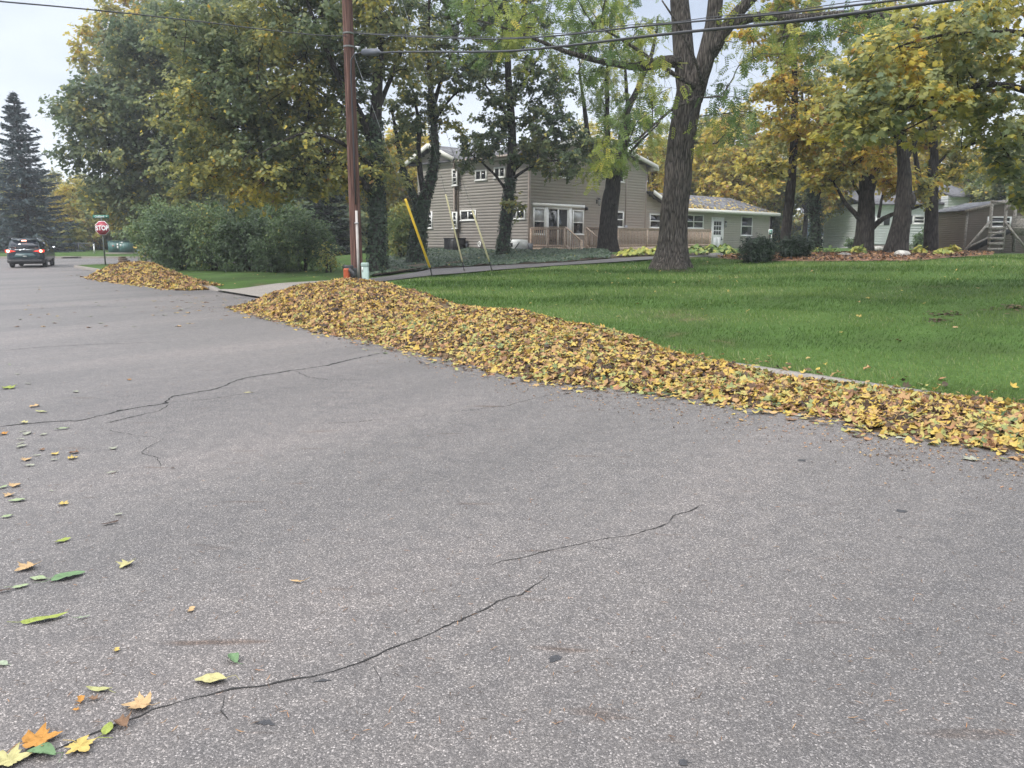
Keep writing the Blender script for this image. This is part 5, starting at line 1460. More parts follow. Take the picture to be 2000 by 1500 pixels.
def plant_tree(name, label, Y, lines, blobs, ncl, lpc, lsize, tmpl=MAPLE_LO, seed=1, leaf='leaf', bark='bark', group=None, ground_px=None, ivy=None, cat='tree', **kw):
    sk = px_skel(Y, lines)
    # root the trunk on the terrain
    b = np.array(sk[0][0]); b[2] = terr(b[0], b[1]); sk[0][0] = tuple(b)
    root = empty(name, b[:3], label, cat, group)
    wood, crown = tree_core(sk, px_blobs(Y, blobs), ncl, lpc, lsize, tmpl, seed, **kw)
    wood.build('trunk', M[bark], root, True)
    crown.build('crown', M[leaf], root)
    if ivy:
        for (li, f0, f1, n, ex) in ivy:
            q = np.array(sk[li]); q = resample(q, .3); q = q[int(f0 * (len(q) - 1)):int(f1 * (len(q) - 1)) + 1]
            ivy_on(root, q[:, :3], q[:, 3] * ex, n, seed + li)
    return root
def ramp_hue(py0, h0, py1, h1, Y):
    """hue by height, heights given as photo rows at depth Y"""
    z0, z1 = P(1000, py0, Y)[2], P(1000, py1, Y)[2]
    return lambda c: h0 + (h1 - h0) * float(np.clip((c[2] - z0) / (z1 - z0), 0, 1))

plant_tree('walnut_tree', 'big walnut tree with deeply ridged trunk standing on the open lawn', 25,
  [[(1311, 528, 0, .44), (1313, 450, 0, .43), (1321, 370, 0, .42), (1331, 280, 0, .405), (1343, 200, 0, .43), (1350, 165, 0, .40)],
   [(1344, 200, 0, .34), (1334, 110, .1, .32), (1329, 30, .2, .29), (1325, -60, .3, .26), (1318, -200, .5, .17), (1310, -320, .5, .08)],
   [(1352, 195, 0, .32), (1380, 120, -.3, .27), (1395, 70, -.4, .24), (1404, 0, -.4, .22), (1415, -120, -.3, .17), (1420, -260, 0, .08)],
   [(1386, 105, -.35, .24), (1425, 45, -.6, .19), (1465, 5, -.8, .17), (1520, -60, -1, .13), (1580, -170, -1, .06)],
   [(1420, 52, -.6, .15), (1468, 30, -.9, .14), (1515, 29, -1.1, .13), (1560, 38, -1.3, .12), (1640, 25, -1.6, .11), (1735, 29, -2, .10), (1765, 38, -2.1, .085), (1800, 58, -2.2, .07), (1850, 62, -2.4, .03)],
   [(1330, 122, 0, .19), (1292, 113, -.2, .17), (1262, 140, -.4, .13), (1235, 130, -.5, .11), (1170, 120, -.8, .085), (1095, 98, -1.2, .06), (1010, 60, -1.4, .035), (940, 40, -1.5, .015)],
   [(1358, 170, -.5, .075), (1310, 142, -.8, .065), (1240, 92, -1.2, .05), (1170, 55, -1.5, .02)],
   [(1365, 190, -.45, .06), (1310, 213, -.8, .045), (1250, 268, -1.2, .03), (1185, 312, -1.6, .015)],
   [(1372, 165, -.4, .06), (1365, 130, -.8, .05), (1330, 60, -1.2, .04), (1290, 0, -1.5, .02)]],
  [(1150, 60, 130, 90, -1, 2.2, 1.7), (1250, 190, 100, 80, -1, 1.3, .7), (1190, 305, 60, 40, -1.6, .8, .35), (1430, 200, 50, 100, -.6, 1.2, .5), (1560, 70, 180, 70, -1, 2.2, 1.0), (1350, -190, 380, 150, 0, 4, 3.5), (1760, 60, 130, 60, -2, 1.6, .7), (1350, 240, 40, 60, -1, .5, .12), (955, 50, 85, 60, -1.4, 1.4, .8), (1060, 30, 70, 50, -.5, 1.4, .5)],
  205, 15, .38, FROND, 101, 'ash_leaf', 'bark_walnut', spread=.75, flat=.55, droop=.75, sides=28, rtip=.011, flare=.48, twigs=5, jitter=.05, hue=lambda c: .38 + .25 * math.sin(c[0] * 1.7 + c[2]), upn=.5)

plant_tree('ash_tree', 'stout dark tree with many upright limbs growing beside the wooden deck', 40.2,
  [[(1186, 494, 0, .52), (1188, 450, 0, .46), (1191, 400, 0, .43), (1196, 365, 0, .40), (1200, 340, 0, .36)],
   [(1197, 356, 0, .2), (1176, 325, 0, .16), (1160, 290, .1, .13), (1150, 220, .2, .11), (1142, 140, .3, .05)],
   [(1200, 350, 0, .22), (1190, 300, .1, .16), (1189, 230, .2, .13), (1188, 150, .3, .10), (1200, 50, .4, .05)],
   [(1203, 350, 0, .27), (1218, 280, .1, .21), (1226, 220, .1, .18), (1250, 170, 0, .14), (1275, 110, 0, .10), (1290, 30, 0, .05)],
   [(1208, 335, 0, .15), (1229, 260, .2, .13), (1227, 200, .2, .11), (1222, 120, .3, .06)],
   [(1212, 322, -.3, .09), (1245, 280, -.6, .07), (1290, 240, -1, .03)], [(1195, 400, -.3, .10), (1206, 398, -.55, .09)]],
  [(1175, 318, 62, 30, -.8, 1.0, .6), (1215, 205, 95, 80, 0, 2, 1), (1200, 80, 120, 80, 0, 2.4, 1.2), (1270, 260, 40, 40, -.6, 1, .3), (1200, -60, 130, 70, 0, 2.4, .8)],
  105, 17, .46, FROND, 102, 'ash_leaf', 'bark_dark', spread=.75, flat=.6, droop=.75, sides=16, flare=.2, twigs=5, jitter=.07, hue=lambda c: .45 + .22 * math.sin(c[0] * 1.3 + c[2] * .7), upn=.5)

plant_tree('maple_tree', 'slender dark green maple before the tan house corner with ivy at its base', 38,
  [[(982, 505, 0, .32), (986, 450, 0, .28), (994, 380, 0, .25), (1000, 320, 0, .22), (1000, 250, 0, .19), (993, 150, 0, .16), (990, 60, 0, .12), (985, -70, 0, .06)],
   [(997, 385, 0, .08), (970, 345, -.4, .06), (930, 308, -.8, .04), (900, 290, -1, .02)], [(1001, 335, 0, .1), (1030, 305, .2, .08), (1060, 270, .3, .05), (1090, 230, .4, .03)],
   [(1000, 350, -.1, .08), (1015, 338, -.3, .07), (1045, 320, -.6, .06), (1080, 313, -.8, .04), (1125, 308, -1, .02)], [(1000, 240, 0, .08), (965, 190, .2, .06), (930, 140, .4, .03)], [(997, 200, 0, .08), (1030, 150, .2, .06), (1065, 90, .3, .03)]],
  [(1015, 275, 100, 45, 0, 1.6, 1.1), (985, 165, 85, 95, 0, 2, 1.5), (1070, 190, 50, 90, 0, 1.6, .9), (980, 20, 110, 80, 0, 2.2, 1.6), (995, 402, 65, 10, -.9, .6, .22), (1085, 320, 50, 32, -1, .9, .5), (1125, 280, 45, 40, -.5, 1.0, .6), (930, 300, 40, 40, -.8, .9, .3), (985, -90, 100, 60, 0, 2, .8)],
  215, 115, .15, STAR, 103, 'leaf', 'bark_dark', spread=.62, flat=.5, sides=12, hue=lambda c: .20 + .10 * math.sin(c[0] * 1.9 + c[2]) + (.18 if c[2] < 3.6 else 0), ivy=[(0, 0, .28, 1500, 1.05)])

plant_tree('maple_tree', 'ivy clad maple forking low beside the left end of the tan house', 36,
  [[(812, 499, 0, .38), (818, 450, 0, .33), (822, 410, 0, .31), (826, 393, 0, .29)],
   [(819, 405, 0, .18), (800, 365, 0, .15), (785, 330, 0, .12), (776, 280, .1, .09), (762, 200, .2, .05)],
   [(826, 400, 0, .25), (842, 350, 0, .22), (850, 310, 0, .19), (848, 270, 0, .17), (842, 200, 0, .14), (838, 140, 0, .11), (835, 50, 0, .07), (833, -60, 0, .03)],
   [(829, 392, 0, .14), (821, 340, .2, .13), (816, 300, .3, .11), (820, 240, .4, .09), (806, 170, .5, .04)], [(845, 215, 0, .1), (856, 172, 0, .09), (878, 115, 0, .06), (895, 80, 0, .03)], [(847, 240, 0, .07), (880, 190, .2, .05), (925, 160, .4, .02)]],
  [(845, 130, 85, 80, 0, 1.8, 1.3), (875, 235, 55, 25, 0, 1.2, .4), (795, 240, 45, 70, 0, 1.4, .6), (840, 10, 110, 80, 0, 2.2, 1.5), (900, 150, 40, 40, 0, 1, .35), (835, -90, 100, 60, 0, 2, .8)],
  120, 100, .155, STAR, 104, 'leaf', 'bark_dark', spread=.6, flat=.5, sides=12, hue=lambda c: .30 + .12 * math.sin(c[0] * 2 + c[2]), ivy=[(0, 0, 1, 2600, 1.1), (2, 0, .5, 1500, 1.1), (1, 0, .4, 500, 1.1)])

plant_tree('maple_tree', 'wide maple with yellowing low branches and ivy on its trunk behind the pole', 31,
  [[(737, 522, 0, .36), (738, 470, 0, .29), (738, 420, 0, .27), (736, 370, 0, .27), (735, 310, 0, .25), (732, 250, 0, .24), (737, 180, 0, .2), (741, 110, 0, .17), (742, 30, 0, .13), (745, -80, 0, .06)],
   [(735, 385, 0, .17), (702, 348, -.3, .14), (660, 310, -.6, .12), (600, 268, -1, .09), (540, 230, -1.3, .06), (470, 200, -1.6, .02)],
   [(736, 360, 0, .14), (690, 336, .3, .11), (630, 325, .5, .09), (560, 300, .8, .07), (480, 310, 1, .05), (410, 325, 1.2, .02)],
   [(733, 285, 0, .16), (690, 200, -.4, .13), (650, 130, -.7, .1), (610, 40, -1, .07), (575, -70, -1.2, .03)], [(736, 340, 0, .1), (700, 300, -1, .09), (650, 270, -1.8, .07), (590, 255, -2.5, .05), (510, 300, -3, .02)],
   [(740, 210, 0, .1), (765, 150, .4, .08), (790, 90, .6, .06), (802, 10, .8, .03)], [(733, 300, 0, .11), (700, 230, .6, .09), (640, 190, 1, .07), (560, 130, 1.4, .05), (480, 90, 1.8, .02)]],
  [(500, 335, 175, 55, -.6, 2.6, 1.5), (470, 215, 150, 105, -.5, 3, 2.0), (600, 90, 160, 105, 0, 3, 2.1), (725, 70, 100, 100, .5, 2.6, 1.1), (680, 325, 100, 45, -.5, 1.8, .7), (440, 90, 110, 70, 0, 2.5, 1), (620, 230, 110, 70, 0, 2.5, 1.1), (600, -70, 200, 60, 0, 3, 1.4)],
  470, 130, .155, STAR, 105, 'leaf', 'bark_dark', spread=.85, flat=.7, sides=14, flare=.25, hue=lambda c: .33 + .11 * math.sin(c[0] * 1.4 + c[2] * .9) + .24 * float(np.clip((5.2 - c[2]) / 2.2, 0, 1)) , ivy=[(0, 0, .5, 3600, 1.12)])

plant_tree('maple_tree', 'large blue green maple leaning over the street corner at far left', 54,
  [[(350, 515, 0, .45), (348, 450, 0, .4), (342, 390, 0, .36), (335, 340, 0, .32), (320, 270, 0, .26), (315, 180, 0, .2), (330, 80, 0, .12), (340, -20, 0, .06)],
   [(335, 345, 0, .2), (300, 300, -.5, .17), (265, 262, -1, .13), (220, 225, -1.5, .08), (160, 190, -2, .03)], [(330, 320, 0, .16), (280, 290, -1, .12), (240, 275, -1.5, .08), (180, 290, -2, .03)], [(320, 260, 0, .15), (370, 180, .3, .12), (420, 100, .6, .07), (450, 20, .8, .03)]],
  [(235, 220, 120, 75, -1, 3, 2), (330, 130, 120, 100, 0, 3.5, 2), (420, 60, 110, 80, 0, 3, 1.4), (230, 300, 95, 40, -1, 2.6, .9), (350, 290, 110, 75, 0, 3, 1.3), (150, 205, 45, 40, -1.5, 1.4, .35), (250, 380, 90, 45, -.5, 2.2, .8), (330, 400, 110, 50, .5, 2.5, .9)],
  430, 115, .26, STAR, 106, 'leaf', 'bark_dark', spread=1.35, flat=.75, sides=12, hue=lambda c: .20 + .10 * math.sin(c[0] * 1.2 + c[2]) + .3 * float(np.clip((5.2 - c[2]) / 2.5, 0, 1)))

plant_tree('poplar_tree', 'tall thin crowned pale yellow tree rising behind the left maple', 72,
  [[(282, 500, 0, .4), (283, 300, 0, .34), (285, 180, 0, .26), (287, 80, 0, .18), (290, -30, 0, .06)], [(284, 220, 0, .16), (255, 120, 0, .1), (240, 30, 0, .04)], [(284, 180, 0, .14), (215, 100, 0, .09), (190, 60, 0, .04)], [(286, 140, 0, .12), (320, 60, 0, .07), (330, -10, 0, .03)]],
  [(200, 100, 65, 70, 0, 3, 1.3), (270, 60, 80, 75, 0, 3.5, 1.6), (330, 60, 70, 70, 0, 3, 1), (240, 150, 90, 50, 0, 3, 1), (280, -30, 50, 40, 0, 2, .4)],
  120, 75, .36, STAR, 107, 'leaf', 'bark', spread=1.3, flat=.9, hue=lambda c: .60 + .07 * math.sin(c[0] + c[2]))

# ---- right hand trees
plant_tree('maple_tree', 'thin tall tree with golden leaves rising behind the left dark shrub', 34,
  [[(1532, 493, 0, .24), (1536, 440, 0, .22), (1543, 380, 0, .2), (1550, 300, 0, .17), (1552, 220, 0, .14), (1552, 120, 0, .11), (1556, 20, 0, .08), (1558, -80, 0, .03)], [(1551, 260, 0, .06), (1580, 210, .3, .045), (1600, 130, .5, .02)], [(1551, 230, 0, .06), (1530, 160, .2, .04), (1515, 80, .3, .02)], [(1546, 350, 0, .06), (1500, 320, .3, .04), (1450, 300, .5, .02)]],
  [(1540, 200, 70, 90, 0, 2, 1.3), (1585, 280, 60, 60, 0, 1.8, .9), (1530, 70, 85, 80, 0, 2, 1.1), (1500, 320, 60, 45, 0, 1.5, .6), (1550, -60, 90, 60, 0, 2, .7)],
  130, 85, .17, STAR, 108, 'leaf', 'bark_dark', spread=.6, flat=.55, hue=lambda c: .62 + .10 * math.sin(c[0] * 1.7 + c[2]))
plant_tree('maple_tree', 'ivy wrapped tree between the two dark shrubs and the multi limbed tree', 38,
  [[(1594, 492, 0, .26), (1593, 430, 0, .24), (1588, 380, 0, .21), (1580, 330, 0, .17), (1572, 250, 0, .11), (1565, 170, 0, .05)], [(1591, 405, 0, .14), (1604, 350, .2, .11), (1615, 280, .3, .06), (1620, 210, .3, .03)]],
  [(1590, 260, 70, 65, 0, 2, 1), (1610, 340, 60, 40, .3, 1.6, .6), (1570, 170, 70, 60, 0, 2, .8)], 85, 85, .18, STAR, 109, 'leaf', 'bark_dark', spread=.65, flat=.55, hue=lambda c: .62 + .12 * math.sin(c[0] * 2.2 + c[2]), ivy=[(0, 0, .55, 1700, 1.15)])
plant_tree('maple_tree', 'multi limbed tree with a low sprawling bough over the mulch bed', 33,
  [[(1686, 489, 0, .40), (1690, 445, 0, .36), (1693, 405, 0, .33), (1691, 372, 0, .29)], [(1690, 385, 0, .22), (1684, 335, 0, .17), (1690, 285, 0, .13), (1680, 220, 0, .06)], [(1694, 385, 0, .24), (1706, 340, .1, .19), (1716, 310, .1, .16), (1728, 265, .2, .1), (1740, 200, .2, .05)],
   [(1688, 440, 0, .12), (1668, 412, -.2, .1), (1648, 398, -.3, .08), (1640, 370, -.3, .06), (1615, 345, -.4, .03)], [(1698, 452, 0, .13), (1715, 427, -.2, .11), (1748, 416, -.4, .08), (1790, 406, -.6, .05), (1835, 388, -.8, .02)], [(1716, 425, -.2, .07), (1722, 390, -.1, .05), (1735, 340, 0, .02)], [(1690, 395, 0, .08), (1665, 360, .2, .06), (1650, 300, .3, .03)]],
  [(1690, 300, 80, 45, 0, 1.8, 1), (1625, 340, 45, 40, -.3, 1.2, .5), (1770, 365, 60, 28, -.5, 1.2, .5), (1700, 210, 100, 60, 0, 2, 1)], 110, 80, .165, STAR, 110, 'leaf', 'bark', spread=.6, flat=.55, sides=14, flare=.15, hue=lambda c: .62 + .10 * math.sin(c[0] * 1.9 + c[2]))
t9 = plant_tree('maple_tree', 'leaning trunk with a big knot rising beside the pale boulder', 29,
  [[(1747, 494, 0, .40), (1755, 460, 0, .33), (1764, 420, 0, .30), (1768, 380, 0, .28), (1766, 330, 0, .22), (1763, 290, 0, .19), (1756, 230, 0, .15), (1745, 150, 0, .1), (1740, 60, 0, .05)], [(1764, 300, 0, .1), (1745, 255, -.2, .08), (1720, 200, -.3, .04)], [(1766, 320, 0, .09), (1800, 250, .2, .07), (1820, 180, .3, .03)]],
  [(1740, 190, 100, 60, 0, 1.8, 1.2), (1700, 250, 60, 30, 0, 1.2, .5), (1800, 200, 70, 60, 0, 1.6, .8), (1740, 60, 110, 70, 0, 2, 1)], 110, 85, .15, STAR, 111, 'leaf', 'bark', spread=.55, flat=.5, sides=14, flare=.15, hue=lambda c: .50 + .12 * math.sin(c[0] * 1.9 + c[2]))
kn = P(1778, 392, 28.85)
mb = MB(); mb.lathe([(0, -.30), (.12, -.27), (.19, -.1), (.20, .08), (.13, .24), (.08, .27), (.05, .2), (0, .12)], kn, 12); mb.build('knot', M['bark'], t9, True)
plant_tree('maple_tree', 'forked tree before the white house beside the brown shed', 35,
  [[(1818, 489, 0, .32), (1820, 430, 0, .28), (1820, 395, 0, .26), (1823, 330, 0, .21), (1822, 270, 0, .17), (1830, 200, 0, .13), (1845, 110, 0, .07), (1850, 20, 0, .03)], [(1819, 410, 0, .16), (1802, 375, 0, .13), (1792, 330, 0, .11), (1785, 280, 0, .08), (1780, 200, 0, .03)], [(1822, 330, 0, .07), (1860, 290, .3, .05), (1910, 260, .5, .02)]],
  [(1830, 230, 85, 70, 0, 2, 1.2), (1880, 310, 55, 45, 0, 1.5, .6), (1840, 120, 100, 70, 0, 2, 1.1)], 110, 80, .17, STAR, 112, 'leaf', 'bark_dark', spread=.62, flat=.55, hue=lambda c: .62 + .12 * math.sin(c[0] * 1.6 + c[2]))
plant_tree('maple_tree', 'near maple reaching in from the right edge with large green and yellow leaves', 14.5,
  [[(2150, 700, 0, .27), (2140, 400, 0, .24), (2120, 150, 0, .2), (2100, -60, 0, .15), (2090, -260, 0, .06)],
   [(2128, 240, 0, .09), (2000, 172, -.3, .06), (1920, 160, -.5, .045), (1850, 178, -.7, .035), (1760, 215, -.9, .015)], [(2120, 140, 0, .08), (2000, 52, -.2, .055), (1930, 70, -.4, .04), (1850, 60, -.5, .03), (1760, 90, -.7, .015)],
   [(2135, 330, 0, .08), (2010, 255, .2, .05), (1940, 260, .3, .03), (1880, 290, .3, .015)], [(1920, 160, -.5, .03), (1850, 215, -.5, .022), (1760, 260, -.5, .01)], [(2118, 100, 0, .08), (2000, -40, 0, .05), (1900, -60, 0, .03)]],
  [(1745, 205, 120, 58, -.7, 1.0, 1.5), (1660, 255, 70, 28, -.8, .6, .4), (1850, 90, 120, 75, -.4, 1.3, 1.5), (1930, 190, 80, 80, -.2, 1.1, .9), (1965, 300, 45, 55, .2, .9, .5), (1720, 120, 90, 45, -.5, .9, .6), (1950, 20, 90, 60, 0, 1.2, .8), (2080, 150, 80, 150, 0, 1.5, 1.2), (1980, 390, 30, 22, .2, .5, .16)],
  215, 44, .118, MAPLE, 113, 'leaf', 'bark_dark', spread=.42, flat=.4, sides=12, rtip=.0045, twigs=6, hue=lambda c: .50 + .14 * math.sin(c[0] * 2.6 + c[2] * 2), droop=.35)

# ---- conifers
def conifer(name, label, x, y, Hh, R, seed, mat='spruce', group=None, nper=9, dz=.42, size=.5, hue=.5, skirt=.3):
    r = np.random.default_rng(seed); z0 = terr(x, y)
    root = empty(name, (x, y, z0), label, 'tree', group)
    wood, cr = MB(), MB()
    wood.tube([(x, y, z0 - .2), (x, y, z0 + Hh * .5), (x, y, z0 + Hh)], [R * .07, R * .045, .02], 10)
    z = skirt
    while z < Hh - .15:
        f = 1 - z / Hh; L = R * (f ** .8) * r.uniform(.85, 1.1) + .12; n = max(4, int(nper * (.5 + .6 * f)))
        a0 = r.uniform(0, 6.28)
        for k in range(n):
            a = a0 + k * 6.283 / n + r.normal(0, .15); l = L * r.uniform(.75, 1.12)
            d = np.array([math.cos(a), math.sin(a), 0]); zz = z0 + z + r.normal(0, .12)
            t = np.linspace(0, 1, 6); droop = (.10 - .42 * f) * l
            pts = np.array([x, y, zz]) + d * (t * l)[:, None] + np.array([0, 0, 1.0]) * (droop * t + .16 * l * t ** 3)[:, None]
            wood.tube(pts, np.linspace(.035 * (f + .25), .008, 6), 4, False)
            m = int(12 + l * 20); tt = r.uniform(.08, 1.0, m) ** .8
            pos = np.stack([np.interp(tt, t, pts[:, q]) for q in range(3)], -1)
            side = np.array([-d[1], d[0], 0]); sw = r.normal(0, 1, m) * .24 * l * (1.05 - tt)
            pos = pos + side * sw[:, None]; pos[:, 2] -= np.abs(sw) * .25 + r.uniform(0, .12, m)
            td = d + side * np.sign(sw)[:, None] * .6 + np.array([0, 0, -.25]) + r.normal(0, .2, (m, 3))
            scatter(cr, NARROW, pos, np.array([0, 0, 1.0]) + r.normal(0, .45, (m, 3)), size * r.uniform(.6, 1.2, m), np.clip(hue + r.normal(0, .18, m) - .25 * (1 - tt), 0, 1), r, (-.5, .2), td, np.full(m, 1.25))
        z += dz * (.55 + .6 * f)
    wood.build('trunk', M['bark_dark'], root, True); cr.build('crown', M[mat], root)
    return root
sx_ = P(58, 470, 73)[0]
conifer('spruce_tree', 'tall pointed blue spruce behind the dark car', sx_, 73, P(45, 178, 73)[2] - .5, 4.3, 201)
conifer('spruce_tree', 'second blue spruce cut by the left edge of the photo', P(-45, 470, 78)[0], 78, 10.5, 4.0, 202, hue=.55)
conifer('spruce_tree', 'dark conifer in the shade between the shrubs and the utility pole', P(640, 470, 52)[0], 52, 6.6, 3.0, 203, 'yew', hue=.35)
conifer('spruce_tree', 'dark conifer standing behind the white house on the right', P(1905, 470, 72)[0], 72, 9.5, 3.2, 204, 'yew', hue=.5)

# ---- background wood: three kinds built once, copied as single trees
def bg_proto(name, label, seed, hue, Hh=12.0, W=4.6, leaf='leaf', lean=0):
    sk = [[(0, 0, 0, .26), (lean * .3, .1, Hh * .3, .2), (lean * .7, 0, Hh * .6, .13), (lean, 0, Hh * .9, .04)], [(0, 0, Hh * .28, .13), (1.4, .4, Hh * .5, .08), (2.2, .6, Hh * .7, .03)], [(0, 0, Hh * .32, .12), (-1.5, -.3, Hh * .52, .07), (-2.3, .2, Hh * .68, .03)], [(0, 0, Hh * .25, .1), (-.3, 1.6, Hh * .45, .06), (0, 2.4, Hh * .6, .02)], [(0, 0, Hh * .3, .1), (.5, -1.5, Hh * .5, .06), (.4, -2.2, Hh * .65, .02)]]
    bl = [(0, 0, Hh * .6, W * .8, W * .8, Hh * .26, 2), (1.6, .3, Hh * .42, W * .55, W * .6, Hh * .14, .9), (-1.7, 0, Hh * .46, W * .55, W * .6, Hh * .15, .9), (0, 0, Hh * .85, W * .45, W * .45, Hh * .15, .7)]
    root = empty(name, (0, 0, 0), label, 'tree')
    w, c = tree_core(sk, bl, 150, 75, .29, STAR, seed, spread=1.1, flat=.75, hue=hue)
    w.build('trunk', M['bark_dark'], root, True); c.build('crown', M[leaf], root)
    return root
bgY = bg_proto('yellow_tree', '', 301, lambda c: .655 + .08 * math.sin(c[0] * 1.3 + c[2]), lean=.6)
bgG = bg_proto('green_tree', '', 302, lambda c: .30 + .12 * math.sin(c[0] * 1.1 + c[2]), lean=-.5)
bgM = bg_proto('turning_tree', '', 303, lambda c: .47 + .12 * math.sin(c[0] * 1.3 + c[2]), lean=.2)
def bush_proto(name, seed, hue):
    sk = [[(0, 0, 0, .08), (.4 * math.cos(a), .4 * math.sin(a), 1.2, .05), (1.1 * math.cos(a), 1.1 * math.sin(a), 2.8, .02)] for a in (0, 1.5, 3.1, 4.7)]
    root = empty(name, (0, 0, 0), '', 'shrub')
    w, c = tree_core(sk, [(0, 0, 2.1, 2.3, 2.0, 1.9, 2), (1.2, 0, 1.3, 1.4, 1.3, 1.2, 1), (-1.2, .2, 1.2, 1.4, 1.3, 1.1, 1)], 70, 75, .24, STAR, seed, spread=.8, flat=.9, hue=hue)
    w.build('stem', M['bark_dark'], root, True); c.build('crown', M['leaf'], root)
    return root
bgB = bush_proto('background_shrub', 305, lambda c: .26 + .12 * math.sin(c[0] * 1.7 + c[2]))
bgT = bush_proto('turning_shrub', 306, lambda c: .52 + .14 * math.sin(c[0] * 1.7 + c[2]))
bgO = bg_proto('orange_tree', '', 304, lambda c: .88 + .05 * math.sin(c[0] * 1.3 + c[2]), Hh=7, W=3)
BG = [(bgY, 1275, 68, .78), (bgY, 1420, 66, .95), (bgY, 1500, 72, .9), (bgM, 1360, 74, 1.0), (bgM, 1570, 66, .8), (bgY, 1630, 78, .85), (bgM, 1730, 80, .85), (bgY, 1700, 95, 1.1), (bgY, 1800, 76, .9), (bgM, 1870, 82, .8), (bgG, 1960, 60, .75), (bgG, 2030, 54, .95), (bgM, 1930, 95, 1.0), (bgG, 1450, 92, 1.0), (bgG, 1650, 100, 1.0), (bgM, 2080, 72, 1.1), (bgY, 2150, 60, 1.1), (bgM, 1330, 98, 1.1),
      (bgY, 800, 62, .8), (bgM, 770, 74, .85), (bgY, 1160, 78, .98), (bgM, 700, 66, .8), (bgG, 560, 62, .75), (bgG, 480, 66, .8), (bgM, 610, 78, .95), (bgG, 420, 74, .95), (bgM, 350, 84, .9), (bgY, 1040, 95, .95),
      (bgM, 175, 92, .72), (bgY, 150, 84, .62), (bgM, 225, 88, .65), (bgG, 285, 84, .75), (bgM, 110, 100, .8), (bgG, -60, 100, .9), (bgM, 20, 110, .95), (bgG, 660, 60, .62)]
used = set(); rr_ = random.Random(5)
LB = {'background_shrub': 'dark green shrub far off behind the hedge row', 'turning_shrub': 'olive and yellow shrub far off across the street', 'yellow_tree': 'golden yellow tree in the wood behind the houses', 'green_tree': 'green tree in the wood behind the garden', 'turning_tree': 'tree turning from green to yellow in the background', 'orange_tree': 'small bright orange tree beside the far blue house'}
BG += [(bgB, px, Y, sc) for px, Y, sc in ((300, 72, 1.1), (345, 64, 1.0), (390, 60, 1.1), (440, 62, 1.15), (500, 60, 1.1), (555, 58, 1.2), (610, 56, 1.0), (665, 58, 1.1), (720, 66, 1.2), (770, 68, 1.2), (40, 92, 1.2), (-30, 88, 1.3), (90, 96, 1.4), (275, 86, 1.3), (320, 92, 1.3), (1480, 76, 1.1), (1960, 66, 1.1), (2040, 62, 1.2))]
BG += [(bgT, px, Y, sc) for px, Y, sc in ((130, 86, 1.25), (180, 84, 1.2), (225, 90, 1.4), (0, 100, 1.3), (255, 96, 1.4), (160, 96, 1.5), (1440, 84, 1.2), (1530, 94, 1.2))]
for pr, px, Y, sc in BG + [(bgO, 1657, 80, .82)]:
    x = P(px, 470, Y)[0]; z = terr(x, Y) if Y < 150 else .5
    rz = rr_.uniform(0, 6.28); lb = LB[pr.name.split('.')[0]]
    if pr.name not in used:
        used.add(pr.name); pr.location = (x, Y, z); pr.rotation_euler = (0, 0, rz); pr.scale = (sc,) * 3; pr['label'] = lb; pr['group'] = 'background ' + pr.name.replace('_', ' ') + 's'
    else:
        copy_thing(pr, (x, Y, z), rz, (sc * rr_.uniform(.95, 1.15), sc * rr_.uniform(.95, 1.15), sc), lb, 'background ' + pr.name.replace('_', ' ') + 's')

# ---- shrubs
def shrub(name, label, px, py, Y, wpx, top, seed, leaf='shrub_leaf', size=.13, lpc=70, ncl=55, hue=.4, tmpl=OVATE, depth=None, group=None, cat='shrub', stems=6, low=.25, spread=.5, flat=.9, upn=.8):
    r = np.random.default_rng(seed)
    b = P(px, py, Y); x, y = b[0], Y; z = terr(x, y); Hh = P(px, top, Y)[2] - z; W = wpx * Y / 1530; D = depth or W * .9
    root = empty(name, (x, y, z), label, cat, group)
    sk = []
    for k in range(stems):
        a = k * 6.283 / stems + r.normal(0, .3); q = r.uniform(.35, .75)
        sk.append([(x + .12 * math.cos(a), y + .12 * math.sin(a), z - .05, .035), (x + W * .35 * q * math.cos(a), y + D * .35 * q * math.sin(a), z + Hh * .45, .025), (x + W * .7 * q * math.cos(a), y + D * .7 * q * math.sin(a), z + Hh * .82, .01)])
    bl = [(x, y, z + Hh * .52, W * .85, D * .85, Hh * .42, 2)] + ([(x, y, z + Hh * .22, W * .8, D * .8, Hh * .18, .9)] if low < .4 else [])
    for k in range(4):
        a = r.uniform(0, 6.28); bl.append((x + W * .5 * math.cos(a), y + D * .5 * math.sin(a), z + Hh * r.uniform(low + .05, .72), W * .45, D * .45, Hh * .22, .6))
    wood, cr = tree_core(sk, bl, ncl, lpc, size, tmpl, seed, spread=spread, flat=flat, hue=lambda c: hue + .08 * math.sin(c[0] * 2 + c[2] * 2), rtip=.006, twigs=7, sides=6, fill=2.6, upn=upn)
    wood.build('stem', M['bark_dark'], root, True); cr.build('crown', M[leaf], root)
    return root
shrub('lilac_shrub', 'tall yellow flecked shrub at the left end of the hedge by the corner', 318, 512, 42, 58, 383, 401, hue=.50, size=.16, ncl=95, spread=.7)
shrub('lilac_shrub', 'dark round shrub leaning over the leaf mound, left in the row', 358, 520, 38, 66, 400, 402, hue=.26, size=.14, ncl=110, spread=.65)
shrub('lilac_shrub', 'light green upright shrub in the middle of the shrub row', 418, 522, 37, 60, 386, 403, hue=.50, size=.14, ncl=110, spread=.65)
shrub('lilac_shrub', 'dark green bushy shrub right of the light green one in the row', 482, 525, 36, 66, 398, 404, hue=.22, size=.14, ncl=115, spread=.65)
shrub('lilac_shrub', 'tall dull green shrub behind the row under the yellow branches', 545, 515, 39, 72, 384, 405, hue=.32, size=.14, ncl=115, spread=.7)
